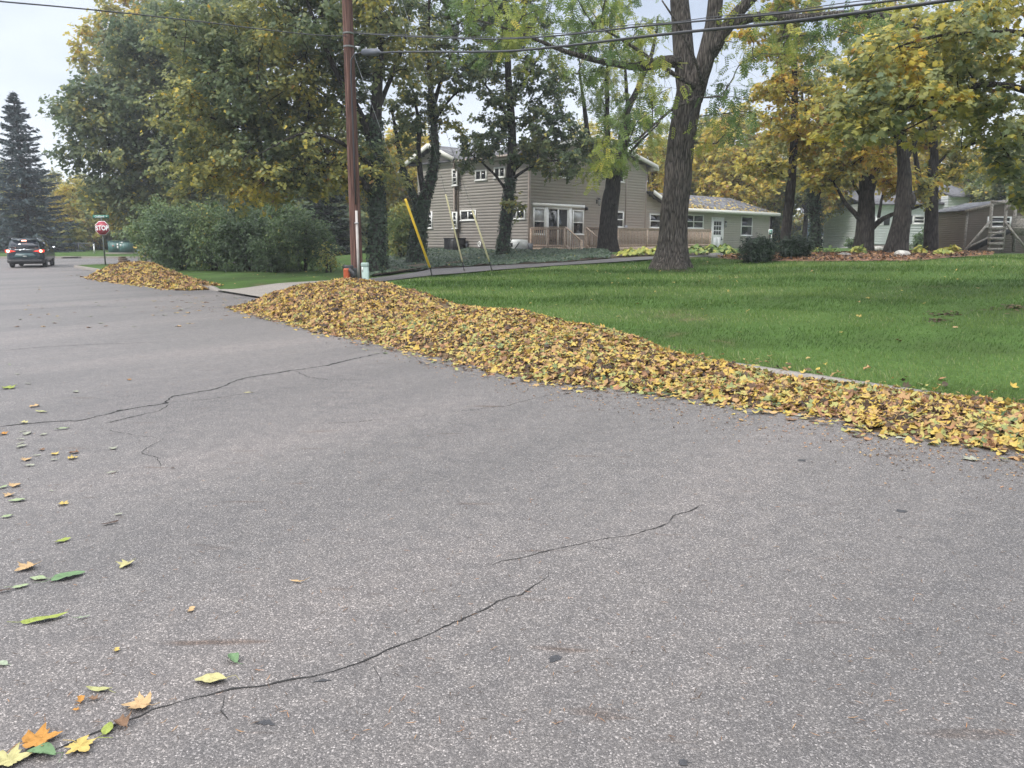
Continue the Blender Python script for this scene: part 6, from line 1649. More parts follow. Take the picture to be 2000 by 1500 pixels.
shrub('lilac_shrub', 'wide arching green shrub nearest the utility pole with bare stems below', 592, 522, 35, 74, 412, 406, hue=.38, size=.13, low=.42, stems=9, ncl=105, spread=.6)
shrub('lilac_shrub', 'small low shrub tucked under the arching shrub', 535, 528, 34.5, 46, 455, 407, hue=.28, size=.12, ncl=60, low=.1)
shrub('yellow_shrub', 'small yellow leaved bush with thin stems left of the leaf blower', 642, 525, 33, 17, 488, 408, hue=.92, size=.12, ncl=16, lpc=28, stems=4)
shrub('bamboo_shrub', 'light green upright shrub between the two ivy clad trunks', 783, 498, 40, 26, 392, 409, hue=.74, size=.22, ncl=60, tmpl=NARROW, upn=.2, spread=.6)
shrub('yew_shrub', 'low dark evergreen shrub in front of the low wing', 1476, 507, 26.3, 33, 466, 410, 'yew', .11, 110, 75, .3, NARROW, upn=.5, spread=.35)
shrub('yew_shrub', 'low dark evergreen shrub below the thin golden tree', 1552, 506, 26.8, 32, 465, 411, 'yew', .11, 110, 75, .25, NARROW, upn=.5, spread=.35)
shrub('garden_shrub', 'dark leafy shrub at the foot of the white house wall', 1803, 490, 50, 20, 452, 412, hue=.35, size=.2, ncl=24)
shrub('garden_shrub', 'small green bush beside the multi limbed trunk', 1664, 484, 60, 8, 467, 413, hue=.45, size=.2, ncl=10)
shrub('ornamental_grass', 'clump of long green leaves between the forked tree and the shed', 1856, 488, 44, 22, 455, 414, hue=.62, size=.55, ncl=26, lpc=30, tmpl=NARROW, upn=-.0, spread=.5)
shrub('garden_shrub', 'pale leaved climber at the corner of the brown shed', 1882, 488, 41, 8, 415, 415, hue=.78, size=.14, ncl=22, lpc=40)
shrub('corner_shrub', 'bright green bush behind the green utility cabinet', 247, 492, 70, 24, 447, 416, hue=.66, size=.28, ncl=30)
shrub('corner_shrub', 'orange brown small tree in the shade right of the green cabinet', 282, 492, 74, 18, 446, 417, hue=.97, size=.25, ncl=18)
shrub('corner_shrub', 'low shaded bush at the back of the corner, left of the fence', 105, 492, 80, 30, 470, 418, hue=.5, size=.3, ncl=26)
shrub('corner_shrub', 'yellow leaved bush behind the white marker post', 150, 492, 78, 22, 425, 419, hue=.88, size=.3, ncl=30, lpc=55)
for k, (px, py, w_, tp, hu) in enumerate(((1675, 500, 9, 489, .5), (1800, 500, 8, 490, .55), (1850, 500, 12, 489, .6), (1840, 503, 7, 492, .62), (1590, 497, 10, 488, .3), (1620, 499, 12, 490, .25), (1860, 497, 8, 483, .62))):
    p = hit(px, py); shrub('perennial', 'low yellowing perennial in the mulch bed', px, py, float(p[1]), w_, tp, 430 + k, 'hosta', .2, 22, 9, hu, OVATE, group='perennials in the mulch bed', cat='plant', stems=3, spread=.25)

# ---- ivy ground cover and hostas
r = np.random.default_rng(21)
def inpoly(x, y, poly):
    c = np.zeros(len(x), bool); n = len(poly)
    for i in range(n):
        (x1, y1), (x2, y2) = poly[i], poly[(i + 1) % n]
        k = ((y1 > y) != (y2 > y)) & (x < (x2 - x1) * (y - y1) / ((y2 - y1) + 1e-12) + x1); c ^= k
    return c
IV = [g2(*q) for q in ((722, 541), (790, 534), (845, 527), (900, 523.5), (960, 520), (1040, 517.5), (1100, 514.5), (1190, 506.5), (1196, 502))] + [H(1.7, -3.4, 0)[:2], H(.05, -2.7, 0)[:2], H(-.1, 0, 0)[:2], H(-.1, 5.8, 0)[:2], H(-.4, 9.2, 0)[:2], g2(760, 503), g2(716, 512)]
ivp = np.array([[float(a), float(b)] for a, b in IV])
mn, mx_ = ivp.min(0), ivp.max(0)
q = r.uniform(mn, mx_, (110000, 2)); q = q[inpoly(q[:, 0], q[:, 1], ivp)][:42000]
z = terr(q[:, 0], q[:, 1]) + .075 + .10 * np.clip(vnoise(np.random.default_rng(5), q[:, 0], q[:, 1], 2.5) + .6, 0, 1.4) * r.uniform(.5, 1, len(q))
mb = MB(); scatter(mb, MAPLE_LO, np.stack([q[:, 0], q[:, 1], z], -1), np.array([-.1, -.55, .8]) + r.normal(0, .4, (len(q), 3)), r.uniform(.06, .12, len(q)), np.clip(.42 + r.normal(0, .2, len(q)) + (r.random(len(q)) < .015) * .5, 0, 1), r, (-.4, .4))
tag(mb.build('ivy_bed', M['ivy_leaf']), 'dark ivy ground cover between the drive and the tan house', 'ground cover', None, 'stuff')
mb = MB(); c = ivp.mean(0)
V = np.array([[*p, terr(p[0], p[1]) + .06] for p in ivp]); mb.add(np.concatenate([[[*c, terr(*c) + .10]], V]), np.array([(0, 1 + k, 1 + (k + 1) % len(V)) for k in range(len(V))]))
tag(mb.build('ivy_soil', M['soil']), kind='structure')
def hosta(p, rad, hue, seed, label, group):
    r = np.random.default_rng(seed); n = 40
    a = r.uniform(0, 6.28, n); f = r.uniform(.15, 1, n)
    d = np.stack([np.cos(a), np.sin(a), np.zeros(n)], -1)
    pos = np.asarray(p) + d * (rad * f)[:, None] + np.array([0, 0, 1]) * (rad * (1.05 - f * .75))[:, None]
    mb = MB(); scatter(mb, OVATE, pos, np.array([0, 0, 1.0]) + d * .7 + r.normal(0, .2, (n, 3)), rad * r.uniform(.34, .6, n), hue + r.normal(0, .12, n), r, (-.7, .2), d + np.array([0, 0, -.4]), np.full(n, 1.35))
    o = mb.build('hosta', M['hosta']); tag(o, label, 'plant', group)
for k, px in enumerate(np.linspace(1213, 1284, 9)):
    p = hit(px, 503.5 - k * .35); hosta(p, .30 + .06 * (k % 3), .55, 500 + k, 'yellowing hosta clump under the deck railing left of the walnut trunk', 'yellow hostas by the deck')
for k, px in enumerate(np.linspace(1342, 1426, 10)):
    p = hit(px, 500.5 - k * .12 + (k % 2) * .6); hosta(p, .34 + .06 * (k % 3), .30 + .1 * (k % 2), 520 + k, 'pale green hosta clump along the deck right of the walnut trunk', 'green hostas by the deck')

# ---- boulders
def rock(px, py, wpx, hpx, mat, seed, label):
    r = np.random.default_rng(seed); p = hit(px, py); k = p[1] / 1520; a, h = wpx * k / 2, hpx * k
    u = np.linspace(0, math.pi, 13); v = np.linspace(0, 2 * math.pi, 22, endpoint=False)
    Uu, Vv = np.meshgrid(u, v, indexing='ij')
    d = np.stack([np.sin(Uu) * np.cos(Vv), np.sin(Uu) * np.sin(Vv), np.cos(Uu)], -1)
    nz = np.zeros(Uu.shape)
    for q in range(7):
        w = r.normal(size=3) * (1.5 + q * .7); nz += np.sin(d @ w + r.uniform(0, 6.28)) / (1.5 + q * .6)
    f = 1 + .13 * nz; 
    V = d * f[..., None]; V = np.sign(V) * np.abs(V) ** .85
    V = V * np.array([a, a * .8, h * .62]) + p + np.array([0, a * .5, h * .33])
    i = np.arange(12)[:, None] * 22; j = np.arange(22)[None]; j2 = (j + 1) % 22
    mb = MB(); mb.add(V.reshape(-1, 3), np.stack([i + j, i + 22 + j, i + 22 + j2, i + j2], -1).reshape(-1, 4))
    return tag(mb.build('boulder', M[mat], None, False), label, 'rock')
rock(1765, 504, 34, 15, 'rock_pale', 601, 'pale grey boulder in front of the leaning knotted trunk')
rock(1716, 491, 27, 10, 'rock_pale', 602, 'low grey boulder behind the mulch, left of the leaning trunk')
rock(1652, 503, 29, 10, 'rock_dark', 603, 'dark flat boulder in the mulch below the multi limbed tree')
rock(1900, 494, 29, 14, 'rock_pale', 604, 'pale jagged boulder at the foot of the play set slide')
rock(1401, 504.5, 31, 11, 'rock_dark', 605, 'flat grey boulder beside the drive below the side door')
for k, (px, w) in enumerate(((1796, 12), (1819, 13), (1833, 10))): rock(px, 487, w, 6, 'rock_dark', 610 + k, ('small dark stone left of the forked trunk', 'small dark stone at the foot of the forked trunk', 'small dark stone right of the forked trunk')[k])

# bark chips over the mulch bed
r = np.random.default_rng(31)
mp_ = mulch_out; q = r.uniform(mp_.min(0), mp_.max(0), (40000, 2)); q = q[inpoly(q[:, 0], q[:, 1], mp_)][:9000]
pos = np.concatenate([q, (terr(q[:, 0], q[:, 1]) + .085 + r.uniform(-.02, .03, len(q)))[:, None]], 1)
mb = MB(); scatter(mb, STAR, pos, np.array([0, 0, 1.0]) + r.normal(0, .5, (len(q), 3)), r.uniform(.05, .13, len(q)), np.clip(r.random(len(q)) ** 1.4 * .42 + .3 * (r.random(len(q)) < .03), 0, 1), r)
tag(mb.build('mulch_chips', M['pile_leaf']), 'brown bark chips and old leaves covering the bed under the trees', 'mulch', None, 'stuff')
# ------------------------------------------------------------------ utility pole, cables, guys
PY_ = 21.5
pb = P(698, 548, PY_); px0_, py0_ = pb[0], PY_
pz = terr(px0_, py0_)
pole = empty('utility_pole', (px0_, py0_, pz), 'brown wooden utility pole with cable splice case behind the leaf heap', 'utility pole')
ztop = P(670, -480, PY_)[2]
pr = lambda z: .165 - .055 * (z - pz) / (ztop - pz)
mb = MB(); zz = np.linspace(pz - .3, ztop, 24); mb.tube([(px0_, py0_, z) for z in zz], [pr(z) for z in zz], 20); mb.build('pole', M['pole'], pole, True)
PA = np.array([px0_, py0_])
def pole_pt(py, side=0.0, front=0.0):
    z = P(690, py, PY_)[2]; return np.array([px0_ + side * pr(z), py0_ - front * pr(z), z])
mb = MB(); z1 = pole_pt(412)[2]
mb.tube([(px0_ + .075, py0_ - pr(pz) - .01, pz), (px0_ + .075, py0_ - pr(z1) - .01, z1)], .036, 8); mb.build('cable_guard', M['conduit'], pole)
mb = MB(); zb = pole_pt(436)[2]; mb.bar((px0_ + .02, py0_ - pr(zb) - .045, zb), (px0_ + .13, py0_ - pr(zb) - .045, zb), .03, .03); mb.build('strap', M['steel'], pole)
za = pole_pt(112)[2]
mb = MB(); mb.tube([pole_pt(400, .42, 1.06), pole_pt(300, .42, 1.06), pole_pt(150, .42, 1.06), pole_pt(120, .55, 1.05), pole_pt(108, 1.2, .9), P(712, 101, PY_ - .1), P(735, 100, PY_ - .15)], .022, 8); mb.build('riser_cable', M['cable'], pole, True)
s0, s1 = P(709, 102, PY_ - .1), P(739, 102, PY_ - .55)
mb = MB(); d = (s1 - s0); mb.tube([s0 - d * .03, s0, s0 + d * .04, s0 + d * .5, s0 + d * .52, s1 - d * .04, s1, s1 + d * .14], [.03, .06, .085, .085, .092, .085, .06, .03], 14); mb.build('splice_case', M['splice'], pole, True)
mb = MB(); mb.bar(P(690, 91, PY_), P(703, 93, PY_ - .05), .05, .05)
for px_ in (699, 715, 737): mb.bar(P(px_, 92, PY_ - .1), P(px_, 99, PY_ - .1), .03, .02)
mb.build('bracket', M['steel'], pole)
mb = MB()
for q in (66, 92): mb.lathe([(pr(3) * .93, -.02), (pr(3) * .99, -.02), (pr(3) * .99, .02)], pole_pt(q) * [1, 1, 1], 20)
mb.build('band', M['steel'], pole)

def cable(name, label, p_ends, px_list, rad, strands=1):
    """cable in the vertical plane through two plan points, following photo points"""
    a, b = [np.array([*q, 0.0]) for q in p_ends]; n = np.cross(b - a, UP); n /= np.linalg.norm(n)
    pts = np.array([onplane(x, y, a, n) for x, y in px_list])
    s = (pts - a) @ ((b - a) / np.linalg.norm(b - a)); ss_ = np.linspace(s[0], s[-1], 60)
    co = np.polyfit(s, pts[:, 2], min(3, len(s) - 1)); zz = np.polyval(co, ss_)
    zz += np.interp(ss_, s, pts[:, 2] - np.polyval(co, s)) if s[0] < s[-1] else 0
    L = np.stack([a[0] + (b - a)[0] / np.linalg.norm(b - a) * ss_, a[1] + (b - a)[1] / np.linalg.norm(b - a) * ss_, zz], -1)
    for _ in range(4): L[1:-1, 2] = .25 * L[:-2, 2] + .5 * L[1:-1, 2] + .25 * L[2:, 2]
    dE = (L[-1] - L[-4]) / np.linalg.norm(L[-1] - L[-4])
    L = np.concatenate([L, L[-1] + dE * np.linspace(1.5, 24, 16)[:, None]]); nl = len(L)      # on past the frame to the next pole
    mb = MB(); mb.tube(L, rad, 8)
    for k in range(strands - 1):
        w = np.arange(nl); L2 = L + np.stack([np.zeros(nl), np.zeros(nl), .028 + .012 * np.sin(w * .9)], -1); mb.tube(L2, rad * .45, 6)
    return tag(mb.build(name, M['cable'], None, True), label, 'cable')
PR = P(2150, -60, 7.6)[:2]
cable('overhead_cable', 'upper overhead cable running right from the utility pole', (PA + [.05, -.17], PR), [(692, 64), (760, 69), (850, 73), (1000, 76), (1120, 67), (1250, 51), (1380, 40), (1500, 29), (1640, 14), (1770, -2), (2100, -48)], .013, 2)
cable('overhead_cable', 'thicker lower overhead cable leaving the splice case to the right', (PA + [.1, -.2], PR + [.15, 0]), [(742, 103), (775, 101), (850, 101), (1000, 100), (1120, 88), (1250, 72), (1380, 58), (1500, 48), (1700, 22), (1880, -3), (2140, -45)], .021, 1)
cable('overhead_cable', 'single overhead cable crossing the sky left of the utility pole', (PA + [-.05, -.17], P(-200, -20, 12)[:2]), [(688, 70), (640, 70), (560, 63), (400, 43), (200, 21), (0, 3), (-200, -16)], .012, 1)

def guy(name, label, base_px, top, g_top_py, mat, gr):
    b = hit(*base_px); t = np.asarray(top); d = t - b
    e = empty(name, b, label, 'guy wire')
    mb = MB(); mb.tube([b - d / np.linalg.norm(d) * .1, t], .006, 5); mb.build('wire', M['steel'], e)
    f0 = .45 / np.linalg.norm(d)
    fs = np.linspace(0, 1, 400); yy = []
    for f in fs:
        q = b + d * f - CAM; yy.append(750 - F * (q[1] * SP + q[2] * CP) / (q[1] * CP - q[2] * SP))
    f1 = fs[int(np.argmin(np.abs(np.array(yy) - g_top_py)))]
    mb = MB(); mb.tube([b + d * f0, b + d * (f0 + .01), b + d * f1], [gr * .9, gr, gr], 10); mb.build('guard', M[mat], e, True)
    mb = MB(); mb.tube([b - np.array([0, 0, .1]), b + d * f0 * 1.05], .014, 6); mb.tube([b + d * f0 * .6, b + d * f0 * 1.02], .024, 6); mb.build('anchor_rod', M['black_metal'], e)
guy('guy_wire', 'guy wire with a bright yellow guard leaning to the utility pole', (846, 541), pole_pt(108, .9, -.3), 389, 'yellow', .038)
guy('guy_wire', 'guy wire with faded pale guard, middle one of the three leaning guards', (908, 531), np.array([px0_ + .1, py0_, P(670, -430, PY_)[2]]), 381, 'pale_yellow', .028)
guy('guy_wire', 'guy wire with faded pale guard, the one nearest the slender maple', (963, 532), np.array([px0_ + .1, py0_, P(670, -330, PY_)[2]]), 411, 'pale_yellow', .028)

# telecom pedestal
p = P(714, 548, 21.2); g = terr(p[0], 21.2)
pe = empty('telecom_pedestal', (p[0], 21.2, g), 'pale green telecom pedestal standing right of the utility pole', 'pedestal')
zt = P(714, 513, 21.2)[2]
def rbox(mb, c, w, d, z0, z1, rr=.05, n=5, top=0.0):
    pr_ = []
    for cx, cy, a0 in ((w / 2 - rr, d / 2 - rr, 0), (-w / 2 + rr, d / 2 - rr, 90), (-w / 2 + rr, -d / 2 + rr, 180), (w / 2 - rr, -d / 2 + rr, 270)):
        for k in range(n): a = math.radians(a0 + 90 * k / (n - 1)); pr_.append((cx + rr * math.cos(a), cy + rr * math.sin(a)))
    pr_ = np.array(pr_); m = len(pr_); rings = [(1, z0), (1, z1 - top)] + ([(.97, z1 - top * .4), (.85, z1)] if top else [(1, z1)])
    V = np.concatenate([np.concatenate([pr_ * s, np.full((m, 1), z)], 1) for s, z in rings]) + np.array([c[0], c[1], 0])
    fs = [(i * m + k, i * m + (k + 1) % m, (i + 1) * m + (k + 1) % m, (i + 1) * m + k) for i in range(len(rings) - 1) for k in range(m)]
    mb.add(V, fs + [tuple(range((len(rings) - 1) * m, len(rings) * m))])
mb = MB(); rbox(mb, (p[0], 21.2), .185, .16, g, zt - .07, .03); mb.build('body', M['pedestal'], pe, True)
mb = MB(); rbox(mb, (p[0], 21.2), .205, .18, zt - .09, zt, .035, 5, .05); mb.build('cap', M['pedestal'], pe, True)
mb = MB(); mb.obox((p[0] - .075, 21.2 - .083, zt - .24), EX * .03, EY * .004, UP * .12); mb.build('label_plate', M['white'], pe)

# backpack leaf blower beside the pole
p = P(681, 540, 21.0); g = terr(p[0], 21.0); c = np.array([p[0], 21.0, g])
lb = empty('leaf_blower', c, 'orange and black backpack leaf blower standing behind the leaf heap', 'leaf blower')
k = 21.0 / 1530; yz = lambda py: P(681, py, 21.0)[2]
mb = MB(); rbox(mb, (c[0] - .04, c[1]), .17, .2, yz(547), yz(524), .04, 5, .04); mb.build('fuel_tank', M['orange'], lb, True)
mb = MB(); rbox(mb, (c[0] + .06, c[1] + .1), .30, .2, g + .05, yz(524), .06, 5, .05); rbox(mb, (c[0], c[1] + .05), .26, .24, yz(526), yz(518), .08, 5, .05); mb.build('engine_cover', M['black_plastic'], lb, True)
mb = MB(); th = np.linspace(0, 1, 14)
tp = np.stack([c[0] + .05 + .13 * np.sin(th * 2.2), c[1] - .1 - .05 * np.sin(th * 3), yz(526) + (yz(546) - yz(526)) * th], -1); mb.tube(tp, [.05 + .006 * (q % 2) for q in range(14)], 10); mb.build('hose', M['black_plastic'], lb)
mb = MB(); mb.tube([c + [-.12, 0, yz(530) - g], c + [-.15, -.02, yz(520) - g], c + [-.08, 0, yz(517) - g]], .014, 6); mb.build('harness_strap', M['black_plastic'], lb)
mb = MB(); mb.obox((c[0] + .04, c[1] - .12, yz(531)), EX * .05, EY * .01, UP * .015); mb.build('badge', M['white'], lb)

# ------------------------------------------------------------------ stop sign with the street name blade
sy = 48.2; q = P(204, 520, sy); sx = q[0]; g = terr(sx, sy)
ss_e = empty('stop_sign', (sx, sy, g), 'red stop sign with green street name blade at the corner', 'sign')
top = P(199, 424, sy)
base = np.array([P(206, 518, sy)[0], sy, g - .1])
ptop = np.array([P(198, 432, sy)[0], sy + .02, P(198, 432, sy)[2]])
mb = MB(); mb.bar(base, ptop, .07, .05, up=(0, 1, 0)); mb.build('post', M['sign_post'], ss_e)
c = P(199.5, 445.5, sy - .06); R_ = 13.4 * sy / 1535 / math.cos(math.pi / 8)
def octo(R_, y, th):
    v = [(c[0] + R_ * math.cos(math.pi / 8 + k * math.pi / 4), y, c[2] + R_ * math.sin(math.pi / 8 + k * math.pi / 4)) for k in range(8)]
    m = MB(); m.prism(v, (0, th, 0)); return m
octo(R_, c[1], .012).build('border', M['sign_white'], ss_e); octo(R_ * .945, c[1] - .006, .005).build('sign_face', M['sign_red'], ss_e)
text('STOP', .40, M['sign_white'], ss_e, ((c[0], c[1] - .012, c[2] - .005), (math.pi / 2, 0, 0)), 'lettering', .82, .012)
b0, b1 = P(182, 426, sy - .05), P(212, 420, sy - .05)
mb = MB(); mb.obox((b0[0], b0[1], b0[2]), EX * (b1[0] - b0[0]), EY * .01, UP * (b1[2] - b0[2])); blade = mb.build('street_name_blade', M['sign_green'], ss_e)
zc = (b0[2] + b1[2]) / 2; wb = b1[0] - b0[0]
text('Oakland', .175, M['sign_white'], ss_e, ((b0[0] + wb * .41, b0[1] - .008, zc), (math.pi / 2, 0, 0)), 'lettering', 1.0, .0015)
text('Dr', .085, M['sign_white'], ss_e, ((b0[0] + wb * .87, b0[1] - .008, zc + .01), (math.pi / 2, 0, 0)), 'lettering', 1.0, .002)
mb = MB(); mb.bar(ptop - UP * .02, np.array([ptop[0], ptop[1], b0[2] + .02]), .05, .05, up=(0, 1, 0)); mb.build('bracket', M['steel'], ss_e)

# green utility cabinet across the street and its neighbours
cy_ = 66.0; a, b = P(212, 494, cy_), P(253, 471, cy_); g = terr((a[0] + b[0]) / 2, cy_)
cb = empty('utility_cabinet', ((a[0] + b[0]) / 2, cy_, g), 'dark green utility cabinet with white stickers across the street', 'cabinet')
wc = b[0] - a[0]; zc1 = b[2]
mb = MB(); mb.prism([(a[0], cy_, g + .12), (a[0] + wc, cy_, g + .12), (a[0] + wc, cy_, zc1 - .03), (a[0], cy_, zc1 - .03)], (-.12, .9, 0)); mb.obox((a[0] - .04, cy_ - .04, zc1 - .03), EX * (wc + .06), EY * .95, UP * .06); mb.build('body', M['cabinet'], cb)
for k in range(2):
    mb = MB(); mb.obox((a[0] + .03 + k * wc / 2, cy_ - .015, g + .16), EX * (wc / 2 - .05), EY * .016, UP * (zc1 - g - .26)); mb.build('door', M['cabinet'], cb)
mb = MB(); mb.obox((a[0] - .2, cy_ - .15, g - .1), EX * (wc + .4), EY * 1.3, UP * .2); mb.build('base', M['concrete'], cb)
for u, v_, w_, h_ in ((.41, .62, .14, .2), (.41, .44, .14, .16), (.55, .58, .14, .18), (.6, .84, .18, .1)):
    mb = MB(); mb.obox((a[0] + wc * u, cy_ - .022, g + (zc1 - g) * v_), EX * w_, EY * .006, UP * h_); mb.build('sticker', M['white'], cb)
mb = MB(); mb.obox((a[0] + wc * .2, cy_ - .022, g + (zc1 - g) * .58), EX * .14, EY * .006, UP * .09); mb.build('sticker', M['orange'], cb)
a, b = P(267, 496, 65), P(281, 488, 65); g = terr(a[0], 65)
jb = empty('junction_box', ((a[0] + b[0]) / 2, 65, g), 'small grey green box on the verge right of the green cabinet', 'box')
mb = MB(); mb.obox((a[0], 65, g), EX * (b[0] - a[0]), EY * .5, UP * .36); mb.build('body', M['grey_plastic'], jb)
mb = MB(); mb.obox((a[0] - .03, 64.97, g + .36), EX * (b[0] - a[0] + .06), EY * .56, UP * .05); mb.build('lid', M['pedestal'], jb)
p = P(281, 497, 60); g = terr(p[0], 60); c = np.array([p[0], 60, g])
hy = empty('planter', c, 'white and grey planter with yellow orange leaves beside the corner shrubs', 'planter')
mb = MB(); mb.lathe([(0, 0), (.13, 0), (.17, .28), (.19, .3), (.16, .3), (0, .26)], c, 14); mb.build('pot', M['white'], hy, True)
r = np.random.default_rng(77); n = 26
pos = c + np.array([0, 0, .45]) + r.normal(0, 1, (n, 3)) * [.25, .15, .18] + np.where(r.random((n, 1)) < .35, np.array([[-.3, 0, .4]]), 0)
mb = MB(); scatter(mb, OVATE, pos, r.normal(0, .5, (n, 3)) + [0, -.6, .5], .3 * r.uniform(.7, 1.2, n), .62 + r.random(n) * .1, r); mb.build('leaves', M['pile_leaf'], hy); mb = MB(); mb.tube([c + [0, 0, .25], c + [-.12, 0, .6], c + [-.28, 0, .95]], .015, 5); mb.build('stem', M['bark'], hy)
p = P(185, 498, 68); g = terr(p[0], 68)
mk = empty('marker_post', (p[0], 68, g), 'short white marker post on the verge left of the stop sign', 'post')
zt = P(184, 477, 68)[2]; mb = MB(); mb.tube([(p[0], 68, g), (p[0], 68, zt - .12)], .06, 10); mb.build('post', M['white'], mk)
mb = MB(); mb.lathe([(.06, zt - .12), (.075, zt - .11), (.07, zt - .03), (.03, zt), (0, zt)], (p[0], 68, 0), 10); mb.build('cap', M['white'], mk, True)
# timber edging at the corner of the lawn
p = P(240, 513, 50.4); g = terr(p[0], 50.0)
tw = empty('timber_wall', (p[0], 50.4, .15), 'short stack of old brown timbers at the lawn corner behind the leaf mound', 'retaining wall')
a = P(231, 515, 50.35); b = P(251, 515, 50.35)
for k in range(4):
    mb = MB(); mb.obox((a[0] + .03 * (k % 2), 50.32 + .02 * k, .13 + k * .115), EX * (b[0] - a[0] - .14 * k), EY * .5, UP * .105); mb.build('timber', M['timber'], tw)

# chain link fence far left across the street
fx0, fx1 = P(92, 480, 76)[0], P(184, 480, 76)[0]
fe = empty('chain_link_fence', ((fx0 + fx1) / 2, 76, .6), 'wire mesh fence behind the verge between the car and marker post', 'fence')
ft = P(140, 475, 76)[2]
for x in np.linspace(fx0, fx1, 4):
    mb = MB(); mb.tube([(x, 76, .5), (x, 76, ft)], .035, 8); mb.build('post', M['steel'], fe)
mb = MB(); mb.tube([(fx0, 76, ft), (fx1, 76, ft)], .028, 6); mb.build('rail', M['steel'], fe)
xs_ = np.linspace(fx0, fx1, 4)
mb = MB(); mb.tube([(xs_[1], 76, ft), (xs_[0] + .6, 76, .6)], .022, 6); mb.tube([(xs_[2], 76, ft), (xs_[3] - .6, 76, .6)], .022, 6); mb.build('brace', M['steel'], fe)
mb = MB(); hF = ft - .65
for x in np.arange(fx0 - hF, fx1, .22):
    for s in (1, -1):
        x0_, x1_ = (x, x + hF) if s > 0 else (x + hF, x)
        za_, zb_ = .65, ft
        for q in (0,):
            t0 = max(0, (fx0 - x0_) / (x1_ - x0_)) if s > 0 else max(0, (fx1 - x0_) / (x1_ - x0_)); t1 = min(1, (fx1 - x0_) / (x1_ - x0_)) if s > 0 else min(1, (fx0 - x0_) / (x1_ - x0_))
            if t1 > t0: mb.bar((x0_ + (x1_ - x0_) * t0, 76, za_ + (zb_ - za_) * t0), (x0_ + (x1_ - x0_) * t1, 76, za_ + (zb_ - za_) * t1), .008, .008, up=(0, 1, 0))
mb.build('wire_mesh', M['steel'], fe)

# small green sign on a post behind the low wing
p = P(1506, 470, 52); g = terr(p[0], 52)
sg = empty('small_sign', (p[0], 52, g), 'small green and white sign on a post beyond the low wing', 'sign')
mb = MB(); mb.tube([(p[0], 52, g), (p[0], 52, P(1506, 449, 52)[2])], .03, 8); mb.build('post', M['white'], sg)
a, b = P(1501, 458, 51.95), P(1509, 448, 51.95)
mb = MB(); mb.obox((a[0], 51.95, a[2]), EX * (b[0] - a[0]), EY * .02, UP * (b[2] - a[2])); mb.build('sign_face', M['sign_white'], sg)
mb = MB(); mb.obox((a[0] + .03, 51.94, a[2] + .03), EX * (b[0] - a[0] - .06), EY * .012, UP * (b[2] - a[2] - .06)); mb.build('green_panel', M['sign_green'], sg)
mb = MB(); cx = (a[0] + b[0]) / 2; zz = (a[2] + b[2]) / 2; w_ = (b[0] - a[0])
mb.obox((cx - w_ * .2, 51.935, zz - .05), EX * w_ * .4, EY * .006, UP * .035); mb.obox((cx - w_ * .2, 51.935, zz + .03), EX * w_ * .4, EY * .006, UP * .035); mb.build('marking', M['sign_white'], sg)

# ------------------------------------------------------------------ the car waiting at the crossing
cyr = 46.6; rc = P(49, 500, cyr)
hd = math.radians(-23.5)
cf = np.array([math.sin(hd), math.cos(hd), 0]); cr_ = np.array([math.cos(hd), -math.sin(hd), 0])
CO = np.array([rc[0], cyr, 0.0])
car = empty('car', CO + cf * 2.5, 'dark green minivan with lit brake lights waiting at the crossing', 'car')
T = lambda x, y, z: CO + cr_ * x + cf * y + UP * z
def loft(rings, name, mat, smooth=True, caps=True):
    n = len(rings[0]); V = np.concatenate([[T(*p) for p in rg] for rg in rings])
    fs = [(i * n + k, i * n + (k + 1) % n, (i + 1) * n + (k + 1) % n, (i + 1) * n + k) for i in range(len(rings) - 1) for k in range(n)]
    if caps: fs += [tuple(range(n))[::-1], tuple(range((len(rings) - 1) * n, len(rings) * n))]
    mb = MB(); mb.add(V, fs); return mb.build(name, mat, car, smooth) if name else mb
def ring_xy(hw, y0, y1, z, rr, n=5):
    out = []
    for cx, cy, a0 in ((hw - rr, y1 - rr, 0), (-hw + rr, y1 - rr, 90), (-hw + rr, y0 + rr, 180), (hw - rr, y0 + rr, 270)):
        for k in range(n): a = math.radians(a0 + 90 * k / (n - 1)); out.append((cx + rr * math.cos(a), cy + rr * math.sin(a), z))
    return out
mb = loft([ring_xy(.80, .15, 4.95, .26, .3), ring_xy(.93, -.02, 5.08, .34, .32), ring_xy(.975, -.06, 5.12, .52, .34), ring_xy(.985, -.02, 5.10, .74, .34), ring_xy(.97, .02, 5.0, .93, .34), ring_xy(.945, .04, 4.75, 1.03, .32), ring_xy(.90, .06, 4.05, 1.09, .3),
           ring_xy(.86, .12, 3.75, 1.22, .26), ring_xy(.80, .22, 3.35, 1.44, .24), ring_xy(.74, .30, 3.0, 1.60, .24), ring_xy(.66, .36, 2.85, 1.68, .24), ring_xy(.45, .55, 2.6, 1.725, .2)], 'body', M['car_paint'])
def panel(pts, name, mat, off=.012, th=.012, parent=None, nrm_=None):
    P3 = np.array([T(*p) for p in pts]); n = np.cross(P3[1] - P3[0], P3[2] - P3[1]); n /= np.linalg.norm(n)
    if nrm_ is not None and n @ (cr_ * nrm_[0] + cf * nrm_[1] + UP * nrm_[2]) < 0: n = -n
    m = MB(); m.prism(P3 + n * off, n * th); return m.build(name, mat, parent or car)
panel([(-.74, .085, 1.14), (.74, .085, 1.14), (.66, .255, 1.52), (.6, .275, 1.56), (-.6, .275, 1.56), (-.66, .255, 1.52)], 'rear_window', M['car_glass'], .0, .02, nrm_=(0, -1, .3))
panel([(-.66, .25, 1.60), (.66, .25, 1.60), (.60, .42, 1.685), (-.60, .42, 1.685)], 'spoiler', M['car_paint'], 0, .03, nrm_=(0, 0, 1))
